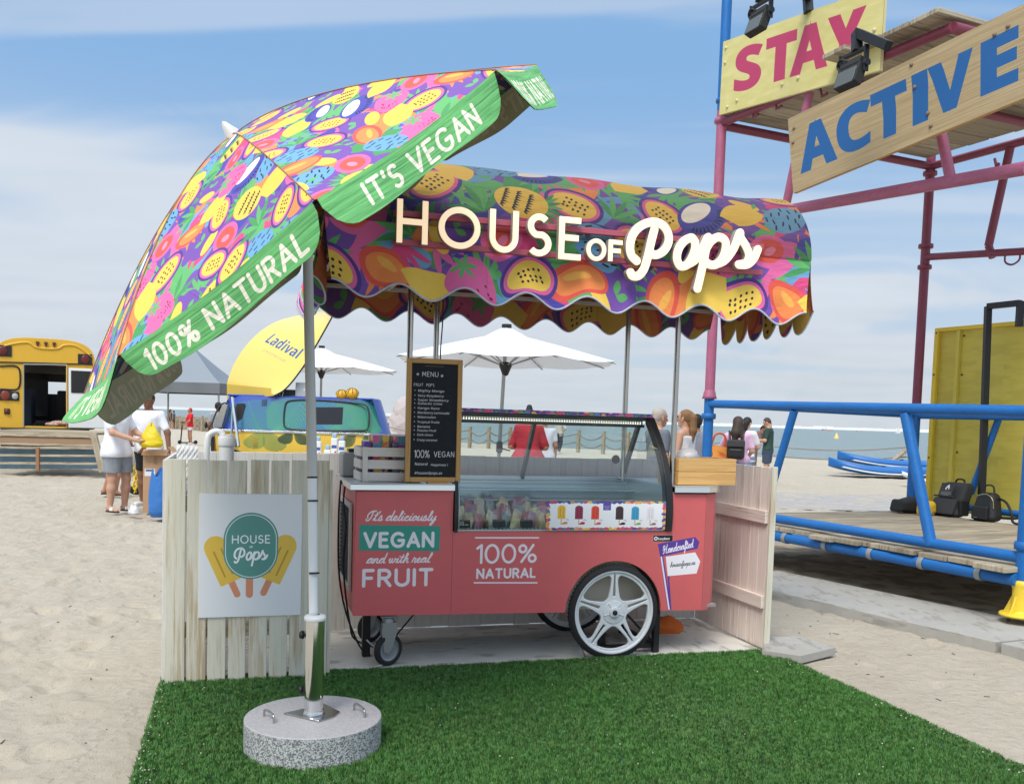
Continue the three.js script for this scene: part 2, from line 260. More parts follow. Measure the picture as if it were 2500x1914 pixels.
// outlines of stroked letters, traced from a mask, as solid letters
function traceMask(W, H, draw, unit) {
  const c = canvas(W, H, (g) => { g.fillStyle = '#000'; g.fillRect(0, 0, W, H); g.strokeStyle = g.fillStyle = '#fff'; draw(g); });
  const d = c.getContext('2d').getImageData(0, 0, W, H).data, v = (x, y) => d[(y * W + x) * 4] / 255 - 0.5, next = new Map();
  const key = (p) => p[0].toFixed(3) + ',' + p[1].toFixed(3);
  for (let y = 0; y < H - 1; y++) for (let x = 0; x < W - 1; x++) {
    const a = v(x, y), b = v(x + 1, y), e = v(x + 1, y + 1), f = v(x, y + 1), k = (a > 0) + 2 * (b > 0) + 4 * (e > 0) + 8 * (f > 0);
    if (k === 0 || k === 15) continue;
    const T = [x + a / (a - b), y], Rr = [x + 1, y + b / (b - e)], B = [x + f / (f - e), y + 1], L = [x, y + a / (a - f)];
    const seg = { 1: [[L, T]], 2: [[T, Rr]], 3: [[L, Rr]], 4: [[Rr, B]], 5: [[L, T], [Rr, B]], 6: [[T, B]], 7: [[L, B]], 8: [[B, L]], 9: [[B, T]], 10: [[T, Rr], [B, L]], 11: [[B, Rr]], 12: [[Rr, L]], 13: [[Rr, T]], 14: [[T, L]] }[k];
    for (const [p, q] of seg) next.set(key(p), [p, q]);
  }
  const loops = [];
  while (next.size) { let [k, s] = next.entries().next().value; const loop = []; while (next.has(k)) { s = next.get(k); next.delete(k); loop.push(s[0]); k = key(s[1]); } if (loop.length > 12) loops.push(loop); }
  const area = (l) => l.reduce((t, p, i) => { const q = l[(i + 1) % l.length]; return t + p[0] * q[1] - q[0] * p[1]; }, 0) / 2;
  const thin = (l) => { let q = l; const out = []; let last = null; for (const p of q) if (!last || Math.hypot(p[0] - last[0], p[1] - last[1]) > 2.2) { out.push(p); last = p; } return out; };
  const L2 = loops.map((l) => { const t = thin(l); return { a: area(t), p: t.map((p) => [p[0] * unit, -p[1] * unit]) }; }).filter((l) => Math.abs(l.a) > 20);
  const outer = Math.sign(L2.reduce((m, l) => (Math.abs(l.a) > Math.abs(m.a) ? l : m)).a);
  const shapes = L2.filter((l) => Math.sign(l.a) === outer).map((l) => ({ l, s: poly(l.p) }));
  const inside = (p, q) => { let r = false; for (let i = 0, j = q.length - 1; i < q.length; j = i++) if ((q[i][1] > p[1]) !== (q[j][1] > p[1]) && p[0] < (q[j][0] - q[i][0]) * (p[1] - q[i][1]) / (q[j][1] - q[i][1]) + q[i][0]) r = !r; return r; };
  for (const h of L2.filter((l) => Math.sign(l.a) !== outer)) { const o = shapes.find((s) => inside(h.p[0], s.l.p)); if (o) o.s.holes.push(new THREE.Path(h.p.map((p) => new THREE.Vector2(p[0], p[1])))); }
  return shapes.map((s) => s.s);
}

// ---------------------------------------------------------------- the fruit print
const FC = { yellow: '#eec653', purple: '#7650a4', dark: '#523a8a', blue: '#6a9fc4', teal: '#4f8cab', pink: '#e0679f', rose: '#d84a7f', red: '#e2574a', orange: '#ee8a4c', green: '#62ae66', deep: '#4a9658', white: '#f1ebdc', royal: '#4a48a4', ink: '#17202e', amber: '#f2b052' };
function fruitPrint(S, n, seed) {
  return canvas(S, S, (g) => {
    const r = rng(seed), cell = S / n, K = { };
    g.fillStyle = FC.purple; g.fillRect(0, 0, S, S);
    const ell = (a, b, c, x = 0, y = 0, t = 0) => { g.fillStyle = c; g.beginPath(); g.ellipse(x, y, a, b, t, 0, 7); g.fill(); };
    const leaf = (x, y, t, l, w, c) => { g.save(); g.translate(x, y); g.rotate(t); g.fillStyle = c; g.beginPath(); g.moveTo(0, 0); g.quadraticCurveTo(l * 0.5, -w, l, 0); g.quadraticCurveTo(l * 0.5, w, 0, 0); g.fill(); g.restore(); };
    const dash = (x, y, t, l, w = 0.05) => { g.strokeStyle = FC.ink; g.lineWidth = w; g.lineCap = 'round'; g.beginPath(); g.moveTo(x - Math.cos(t) * l, y - Math.sin(t) * l); g.lineTo(x + Math.cos(t) * l, y + Math.sin(t) * l); g.stroke(); };
    const spikes = (y) => { for (let i = -4; i <= 4; i++) leaf(i * 0.05, y, -Math.PI / 2 + i * 0.28, 0.62 - Math.abs(i) * 0.03, 0.11, i % 2 ? FC.green : FC.deep); };
    const kinds = [
      (q) => { spikes(-0.55); ell(0.55, 0.72, FC.yellow); g.strokeStyle = FC.ink; g.lineWidth = 0.045; for (const yy of [-0.25, 0.08, 0.4]) { g.beginPath(); for (let i = 0; i <= 8; i++) { const x = -0.36 + i * 0.09; i ? g.quadraticCurveTo(x - 0.045, yy + 0.16, x, yy + 0.02 * (i % 2)) : g.moveTo(x, yy); } g.stroke(); } },
      (q) => { ell(0.72, 0.62, FC.purple); leaf(-0.02, -0.1, -2.5, 0.36, 0.2, FC.green); leaf(-0.02, -0.1, -0.7, 0.36, 0.2, FC.green); ell(0.5, 0.24, FC.yellow, 0.02, 0.42); },
      (q) => { ell(0.74, 0.52, FC.blue); for (let i = 0; i < 14; i++) { const a = i * 2.4, d = 0.12 + 0.42 * Math.sqrt(i / 14); dash(Math.cos(a) * d * 1.25, Math.sin(a) * d * 0.85, -0.9 + 0.25 * Math.sin(i), 0.075); } },
      (q) => { g.fillStyle = FC.pink; g.beginPath(); g.moveTo(-0.6, -0.35); g.bezierCurveTo(-0.5, -0.75, 0.5, -0.75, 0.6, -0.35); g.bezierCurveTo(0.7, 0.3, 0.2, 0.75, 0, 0.75); g.bezierCurveTo(-0.2, 0.75, -0.7, 0.3, -0.6, -0.35); g.fill(); for (let i = 0; i < 16; i++) ell(0.03, 0.035, '#8c1f3e', -0.35 + 0.7 * q(), 0.05 + 0.5 * q()); for (let i = 0; i < 6; i++) leaf(0, -0.45, i * 1.05 + 0.3, 0.36, 0.12, FC.green); },
      (q) => { ell(0.82, 0.6, FC.dark); ell(0.72, 0.5, FC.pink); ell(0.62, 0.41, FC.yellow); for (let i = 0; i < 15; i++) ell(0.035, 0.04, FC.ink, -0.3 + 0.15 * (i % 5) + 0.05 * q(), -0.16 + 0.15 * Math.floor(i / 5) + 0.06 * q()); },
      (q) => { ell(0.8, 0.55, FC.royal); for (let i = 0; i < 13; i++) { const a = 0.25 + i * 0.2; dash(Math.cos(a) * 0.62, Math.sin(a) * 0.41, a, 0.07, 0.04); } ell(0.58, 0.27, FC.white, -0.02, -0.2, -0.08); },
      (q) => { ell(0.62, 0.52, FC.pink); ell(0.46, 0.37, FC.red); ell(0.2, 0.12, '#f08aa6', 0.02, 0.02, -0.4); },
      (q) => { g.fillStyle = FC.red; g.beginPath(); g.ellipse(0, 0, 0.8, 0.46, 0.2, 0, 7); g.fill(); ell(0.66, 0.34, FC.orange, 0.05, 0.02, 0.2); ell(0.36, 0.1, FC.amber, 0.0, -0.08, 0.35); },
      (q) => { for (let i = 0; i < 5; i++) leaf(0, 0.5, -Math.PI / 2 + (i - 2) * 0.5, 0.95, 0.2, i % 2 ? FC.green : FC.deep); },
      (q) => { g.fillStyle = FC.yellow; g.beginPath(); g.moveTo(-0.8, 0.05); g.quadraticCurveTo(-0.4, -0.62, 0.3, -0.5); g.quadraticCurveTo(0.7, -0.3, 0.8, 0.1); g.quadraticCurveTo(0.3, 0.62, -0.3, 0.5); g.closePath(); g.fill(); leaf(0.6, -0.3, -0.9, 0.5, 0.16, FC.green); },
    ];
    const fill = [FC.green, FC.purple, FC.pink, FC.blue, FC.royal, FC.purple, FC.deep, FC.orange, FC.rose];
    const at = (x, y, t, s, f, sd) => { for (const ox of [-S, 0, S]) for (const oy of [-S, 0, S]) { if (x + ox < -s * 1.6 || x + ox > S + s * 1.6 || y + oy < -s * 1.6 || y + oy > S + s * 1.6) continue; g.save(); g.translate(x + ox, y + oy); g.rotate(t); g.scale(s, s); f(rng(sd)); g.restore(); } };
    for (let i = 0; i < n * n * 5; i++) { const c = fill[Math.floor(r() * fill.length)], a = 0.5 + 0.5 * r(), k = r(); at(r() * S, r() * S, r() * 6.3, cell * 0.8, () => { if (k < 0.45) ell(a, a * 0.5, c); else for (let q = -2; q <= 2; q++) leaf(0, 0.4, -Math.PI / 2 + q * 0.45, 0.9, 0.17, k < 0.75 ? FC.green : c); }, i); }
    const spots = []; for (let j = 0; j < n; j++) for (let i = 0; i < n; i++) spots.push([(i + 0.5 + 0.5 * (j % 2) + 0.35 * (r() - 0.5)) * cell, (j + 0.5 + 0.35 * (r() - 0.5)) * cell, (i * 3 + j * 7 + Math.floor(r() * 3)) % 10]);
    spots.sort((a, b) => h2(a[0] * 10, a[1] * 10, 5) - h2(b[0] * 10, b[1] * 10, 5));
    spots.forEach((s, i) => at(s[0], s[1], (r() - 0.5) * 2.2 + (r() > 0.7 ? 1.5 : 0), cell * (0.70 + 0.16 * r()), kinds[s[2]], i + 100));
  });
}
const fruitCanvas = fruitPrint(1536, 9, 21);
const FAB = { side: THREE.DoubleSide };
const weave = tex(pix(256, 256, (x, y) => { const v = 120 + 50 * Math.sin(x * Math.PI / 2) * Math.sin(y * Math.PI / 2) + 70 * (fbm(x / 32, y / 32, 3, 8, 8, 8) - 0.5); return [v, v, v]; }), 6, 6, false);
const creases = tex(pix(512, 512, (x, y) => { const v = 255 * (0.65 * fbm(x / 128, y / 40, 4, 15, 4, 12.8) + 0.35 * fbm(x / 50, y / 140, 3, 19, 10.24, 3.66)); return [v, v, v]; }), 1, 1, false);
const awningCloth = phys([1, 1, 1], 0.8, { map: tex(fruitCanvas, 1 / 2.7, 1 / 2.7), bumpMap: creases, bumpScale: 0.022, transmission: 0.0, thickness: 0 });
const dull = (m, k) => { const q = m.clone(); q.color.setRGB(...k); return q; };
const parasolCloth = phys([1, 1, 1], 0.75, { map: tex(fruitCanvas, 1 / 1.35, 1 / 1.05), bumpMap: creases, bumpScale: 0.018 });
const awningInside = dull(awningCloth, [0.42, 0.37, 0.33]), parasolInside = dull(parasolCloth, [0.30, 0.27, 0.22]);  // reverse of the print, darkened further for the shade inside the cloth
function inner(g, d) { g = g.clone(); g.computeVertexNormals(); const p = g.attributes.position, n = g.attributes.normal; for (let i = 0; i < p.count; i++) p.setXYZ(i, p.getX(i) + n.getX(i) * d, p.getY(i) + n.getY(i) * d, p.getZ(i) + n.getZ(i) * d); return g; }
const boxPrint = mat([1, 1, 1], 0.6, { map: tex(fruitCanvas, 1 / 0.5, 1 / 0.5) });
// ---------------------------------------------------------------- the stall's own frame: u along its front, y up, z towards the grass
const YAW = 16.5 * Math.PI / 180, CO = V3(0.718, 0, -5.985), CU = V3(Math.cos(YAW), 0, -Math.sin(YAW)), CN = V3(Math.sin(YAW), 0, Math.cos(YAW));
const toCart = (P) => { const q = P.clone().sub(CO); return V3(q.dot(CU), P.y, q.dot(CN)); };
const fromCart = (u, y, z) => CO.clone().addScaledVector(CU, u).addScaledVector(CN, z).setY(y);
const cz = (x, y, z) => toCart(PL(x, y, CO.clone().addScaledVector(CN, z), CN));

// ---------------------------------------------------------------- ground
const shore = [[-150, -190], [-80, -138], [-39, -103], [-18, -80], [1.4, -63], [18, -54], [40, -50], [70, -54], [150, -80]];
const shoreZ = (x) => { for (let i = 1; i < shore.length; i++) if (x <= shore[i][0]) { const a = shore[i - 1], b = shore[i]; return lerp(a[1], b[1], (x - a[0]) / (b[0] - a[0])); } return -60; };
const SEA = -0.42;
function sandY(x, z) {
  const c = toCart(V3(x, 0, z)), du = Math.max(-2.9 - c.x, c.x - 1.35, 0), dz = Math.max(c.z - 5, -1.3 - c.z, 0), near = sstep(0.0, 0.5, Math.hypot(du, dz));
  const s = z - shoreZ(x); let y = -0.02;
  if (s < 9) y -= 0.5 * sstep(9, -1, s) + Math.max(0, -s) * 0.06;
  const d = Math.hypot(x, z), rough = c.x < -1.5 ? 1 : 0.55;
  let dent = 0;
  if (d < 34) { const C = 0.36, ix = Math.floor(x / C), iz = Math.floor(z / C); for (let a = -1; a <= 1; a++) for (let b = -1; b <= 1; b++) { const q = h2(ix + a, iz + b, 71); if (q < 0.3) continue; const ox = (ix + a + h2(ix + a, iz + b, 72)) * C - x, oz = (iz + b + h2(ix + a, iz + b, 73)) * C - z, t = h2(ix + a, iz + b, 74) * 6.28, c1 = Math.cos(t), s1 = Math.sin(t), e = Math.hypot((ox * c1 + oz * s1) / 0.14, (oz * c1 - ox * s1) / 0.075); dent += q * (0.042 * Math.exp(-e * e * 1.4) - 0.016 * Math.exp(-(e - 1.35) * (e - 1.35) * 5)); } y -= near * rough * dent * (s < 4 ? 0 : 1); }
  const foot = Math.pow(vnoise(x * 2.6, z * 2.6, 3), 2) * 0.5 + 0.5 * Math.pow(vnoise(x * 4.7 + 9, z * 4.7, 4), 3) + 0.3 * Math.pow(vnoise(x * 10, z * 10, 6), 2);
  y -= near * rough * (0.075 * foot + 0.03 * (fbm(x * 0.35, z * 0.35, 3, 9) - 0.3)) * (s < 4 ? 0.3 : 1);
  return Math.max(y, -2.2);
}
{
  const nA = 620, nD = 860, g = sheet(nA, nD, (s, t) => {
    const q = (s - 0.5) * 2, a = Math.abs(q) < 0.9 ? q / 0.9 * 0.66 : Math.sign(q) * lerp(0.66, 1.75, (Math.abs(q) - 0.9) / 0.1), d = t < 0.93 ? 1.6 * Math.pow(130 / 1.6, Math.pow(t / 0.93, 1.15)) : lerp(130, 400, (t - 0.93) / 0.07);
    const x = Math.sin(a) * d, z = -Math.cos(a) * d; return [x, sandY(x, z), z, x, z];
  });
  const sandTint = pix(1024, 1024, (x, y) => {
    const big = fbm(x / 128, y / 128, 4, 301, 8, 8), mid = fbm(x / 24, y / 24, 3, 305, 42.667, 42.667), fine = h2(x, y, 8), sp = h2(x >> 1, y >> 1, 44);
    let c = mix([206, 196, 178], [224, 215, 200], big * 0.6 + mid * 0.5); const k = 0.93 + 0.12 * fine; c = c.map((v) => v * k);
    if (sp > 0.994) c = mix(c, [118, 100, 84], 0.6); else if (sp < 0.003) c = [238, 232, 222];
    return c;
  });
  const sandBump = pix(1024, 1024, (x, y) => { const v = 255 * (0.5 * fbm(x / 64, y / 64, 4, 311, 16, 16) + 0.3 * Math.pow(vnoise(x / 20, y / 20, 3, 51.2, 51.2), 2) + 0.2 * h2(x, y, 91)); return [v, v, v]; });
  const m = mat([0.72, 0.70, 0.665], 0.95, { map: tex(sandTint, 1 / 2.7, 1 / 2.7), bumpMap: tex(sandBump, 1 / 1.9, 1 / 1.9, false), bumpScale: 0.035 });
  single('sand', g, m, 'pale beach sand with footprints reaching to the sea', 'sand', null, 'structure');
  // a few shells and twigs on the sand in front of the platform
  const bits = []; const r = rng(55);
  for (let i = 0; i < 260; i++) { const u = r() < 0.3 ? rr(-5.5, -2.9, r) : rr(1.5, 4.5, r), z = rr(-4.5, 2.6, r), p = fromCart(u, 0, z); const k = r(), q = k < 0.6 ? new THREE.IcosahedronGeometry(rr(0.003, 0.008, r), 0).scale(1.4, 0.5, 1) : box(rr(0.015, 0.05, r), 0.004, 0.005, 0, 0, 0, 0); bits.push(q.rotateY(r() * 6.3).translate(p.x, sandY(p.x, p.z) + 0.003, p.z)); }
  single('debris', bits, mat([0.12, 0.095, 0.07], 0.9), 'small dark twigs and shell bits scattered on the near sand', 'debris', null, 'stuff');
}
// sea
{
  const bump = pix(1024, 1024, (x, y) => { const v = 255 * (0.6 * fbm(x / 128 + 0.5 * Math.sin(y / 512 * Math.PI * 2), y / 40, 4, 401, 8, 25.6) + 0.4 * fbm(x / 40, y / 16, 3, 407, 25.6, 64)); return [v, v, v]; });
  const nA = 200, nD = 260, g = sheet(nA, nD, (s, t) => {
    const a = (s - 0.5) * 2.7, d = 30 * Math.pow(25000 / 30, Math.pow(t, 1.6)), x = Math.sin(a) * d, z = -Math.cos(a) * d, k = sstep(400, 60, d);
    return [x, SEA + k * 0.10 * (fbm(x * 0.25, z * 0.6, 3, 421) - 0.5), z, x, z];
  });
  const m = phys([0.22, 0.28, 0.28], 0.32, { bumpMap: tex(bump, 1 / 14, 1 / 14, false), bumpScale: 0.8, ior: 1.33, specularIntensity: 0.8 });
  tag(single('sea', g, m), 'grey blue sea with small waves reaching the horizon', 'sea', null, 'structure');
  const strip = [];
  for (let i = 0; i < 90; i++) { const a = lerp(-0.62, 0.78, i / 89), d = 3000, x = Math.sin(a) * d, z = -Math.cos(a) * d; strip.push(box(58, 7 + 7 * h2(i, 3), 20, x, 2.2, z, 0, 0, -a, 0)); }
  single('land', strip, mat([0.86, 0.86, 0.84], 0.9), 'thin pale strip of reclaimed land far out on the horizon', 'land', null, 'structure');
}
// concrete under the stall: two slabs with a joint between them
{
  const conc = (s, cl = 1) => mat([1, 1, 1], 0.85, { map: tex(pix(512, 512, (x, y) => { const v = 0.55 * fbm(x / 64, y / 64, 5, s, 8, 8) + 0.25 * h2(x, y, s) + 0.2 * fbm(x / 8, y / 8, 2, s + 4, 64, 64), st = sstep(0.6, 0.75, fbm(x / 90, y / 30, 3, s + 9, 5.69, 17.07)); return mix(mix([150 * cl, 148 * cl, 142 * cl], [180 * cl, 177 * cl, 170 * cl], v), [122, 116, 106], st * 0.4); }), 1, 1), bumpMap: creases, bumpScale: 0.002 });
  M.concrete = conc(501); M.concrete2 = conc(517);
  const flat = (pts, h, y0, m) => { const g = new THREE.ExtrudeGeometry(poly(pts), { depth: h, bevelEnabled: true, bevelSize: 0.004, bevelThickness: 0.004, bevelSegments: 1 }); g.rotateX(-Math.PI / 2); return uvm(g).translate(0, y0, 0); };
  const s = tag(thing('concrete_floor'), 'smooth grey concrete floor under the pink cart', 'floor', null, 'structure'); s.position.copy(CO); s.rotation.y = YAW;
  part('slab', flat([[-2.74, -0.06], [-0.232, -0.06], [0.15, 1.3], [-2.74, 1.3]], 0.05, -0.052), conc(531, 1.28), s);
  part('slab', flat([[-0.218, -0.06], [1.11, -0.06], [1.11, 1.3], [0.164, 1.3]], 0.05, -0.052), conc(541, 1.28), s);
  const P = [G(1872, 1572), G(1952, 1570), G(2038, 1597), G(1955, 1618), G(1862, 1604)].map((p) => [p.x, -p.z]);
  const pav = single('paving_slab', flat(P, 0.05, -0.004), M.concrete2, 'loose grey paving slab half sunk in sand beside the right fence', 'slab');
}
// strip of pavement in front of the platform, with a broken edge
{
  const a = V3(2.0, 0, -9.05), b = V3(4.75, 0, -4.6), d = b.clone().sub(a), L = d.length(); d.normalize(); const n = V3(d.z, 0, -d.x).negate(); if (n.x < 0) n.negate();
  const pts = []; for (let i = 0; i <= 90; i++) { const s = i / 90 * L, q = a.clone().addScaledVector(d, s).addScaledVector(n, 0.06 * (fbm(s * 2.2, 1, 4, 61) - 0.5)); pts.push([q.x, -q.z]); }
  const c1 = b.clone().addScaledVector(n, 0.95), c0 = a.clone().addScaledVector(n, 0.95);
  const mid = a.clone().addScaledVector(d, L * 0.56), m2 = mid.clone().addScaledVector(n, 0.95).addScaledVector(d, 0.12);
  const cut = 51, A = [...pts.slice(0, cut), [m2.x, -m2.z], [c0.x, -c0.z]], B = [...pts.slice(cut), [c1.x, -c1.z], [m2.x + d.x * 0.012, -(m2.z + d.z * 0.012)]];
  const st = tag(thing('pavement'), 'grey concrete strip with a broken edge before the platform', 'pavement', null, 'structure');
  for (const [q, m] of [[A, M.concrete2], [B, M.concrete]]) { const g = new THREE.ExtrudeGeometry(poly(q), { depth: 0.17, bevelEnabled: true, bevelSize: 0.006, bevelThickness: 0.006, bevelSegments: 1 }); g.rotateX(-Math.PI / 2); part('slab', uvm(g).translate(0, -0.12, 0), m, st); }
  // paved path behind the platform
  const path = single('path', sheet(40, 4, (s, t) => { const x = lerp(-1, 34, s), z = lerp(-21.5, -17.2, t) - 0.12 * x; return [x, -0.03, z, x, z]; }), mat([1, 1, 1], 0.9, { map: tex(pix(256, 256, (x, y) => { const j = x % 64 < 3 || (y + 32 * ((x >> 6) & 1)) % 64 < 3; return mix([146, 142, 140], [172, 168, 164], fbm(x / 40, y / 40, 4, 71, 6.4, 6.4)).map((v) => v * (j ? 0.86 : 1)); }), 1 / 0.9, 1 / 0.9) }), 'grey paved path crossing the beach behind the stall', 'path', null, 'structure');
}
// ground under the platform
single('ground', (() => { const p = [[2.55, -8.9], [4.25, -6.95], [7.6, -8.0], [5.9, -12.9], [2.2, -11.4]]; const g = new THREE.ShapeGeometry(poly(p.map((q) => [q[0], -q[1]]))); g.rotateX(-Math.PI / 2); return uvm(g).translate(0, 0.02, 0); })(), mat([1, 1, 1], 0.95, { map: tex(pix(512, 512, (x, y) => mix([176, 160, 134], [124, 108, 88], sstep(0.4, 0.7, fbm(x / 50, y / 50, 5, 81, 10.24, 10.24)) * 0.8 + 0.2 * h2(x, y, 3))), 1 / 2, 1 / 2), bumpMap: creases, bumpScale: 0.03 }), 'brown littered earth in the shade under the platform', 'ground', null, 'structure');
// artificial turf: a backing sheet and its blades
{
  const u0 = -2.80, u1 = 1.125, z0 = 0.02, z1 = 3.4;
  const back = part('turf_backing', new THREE.PlaneGeometry(u1 - u0, z1 - z0).rotateX(-Math.PI / 2).translate((u0 + u1) / 2, 0.004, (z0 + z1) / 2), mat([0.012, 0.05, 0.014], 0.95), scene);
  back.position.copy(CO); back.rotation.y = YAW; back.name = 'turf'; tag(back, 'dark backing of the artificial turf carpet', 'turf', null, 'structure');
  const r = rng(99), pos = [], idx = [], nor = [];
  const blades = (seed) => {
    const q = rng(seed), p = [], ix = [];
    for (let i = 0; i < 12; i++) {
      const x = (q() - 0.5) * 0.026, z = (q() - 0.5) * 0.026, t = q() * 6.283, h = 0.011 + 0.010 * q(), w = 0.0016, lx = (q() - 0.5) * 0.022, lz = (q() - 0.5) * 0.022, cx = Math.cos(t) * w, sx = Math.sin(t) * w, o = p.length / 3;
      p.push(x - cx, 0, z - sx, x + cx, 0, z + sx, x - cx * 0.8 + lx * 0.35, h * 0.6, z - sx * 0.8 + lz * 0.35, x + cx * 0.8 + lx * 0.35, h * 0.6, z + sx * 0.8 + lz * 0.35, x + lx, h, z + lz);
      ix.push(o, o + 1, o + 3, o, o + 3, o + 2, o + 2, o + 3, o + 4);
    }
    const g = new THREE.BufferGeometry(); g.setAttribute('position', new THREE.Float32BufferAttribute(p, 3)); g.setIndex(ix); g.computeVertexNormals(); return g;
  };
  const N = 56000, gm = phys([1, 1, 1], 0.62, { transmission: 0.0 }), im = new THREE.InstancedMesh(blades(5), gm, N), m4 = new THREE.Matrix4(), col = new THREE.Color();
  for (let i = 0; i < N; i++) {
    const e = i < 1500, u = e ? (i % 3 === 0 ? u0 + 0.01 * r() : i % 3 === 1 ? u1 - 0.01 * r() : rr(u0, u1, r)) : rr(u0, u1, r), z = e && i % 3 === 2 ? z0 + 0.015 * r() : z0 + (z1 - z0) * Math.pow(r(), 0.92);
    const p = fromCart(u, 0.004, z), k = fbm(u * 1.7, z * 1.7, 3, 33), s = 0.8 + 0.45 * r();
    m4.makeRotationY(r() * 6.283).scale(V3(s, s * (0.75 + 0.5 * k), s)).setPosition(p.x, p.y, p.z); im.setMatrixAt(i, m4);
    const v = 0.75 + 0.5 * r(); const y = r() < 0.25 ? 1.35 : 1; col.setRGB(0.066 * v * y, 0.190 * v * (0.85 + 0.3 * k), 0.036 * v); im.setColorAt(i, col);
  }
  const sp = []; for (let i = 0; i < 420; i++) { const e = r() < 0.6, u = e ? (r() < 0.5 ? u0 + 0.12 * r() * r() : u1 - 0.12 * r() * r()) : rr(u0, u1, r), p = fromCart(u, 0.018 + 0.006 * r(), z0 + (z1 - z0) * r()); sp.push(new THREE.IcosahedronGeometry(0.0015 + 0.003 * r(), 0).translate(p.x, p.y, p.z)); }
  single('sand_grains', sp, mat([0.6, 0.55, 0.45], 0.9), 'specks of sand trodden onto the artificial turf', 'sand', null, 'stuff');
  im.name = 'grass'; im.castShadow = im.receiveShadow = true; scene.add(im); tag(im, 'bright green artificial grass carpet in front of the stall', 'grass', null, 'stuff');
}
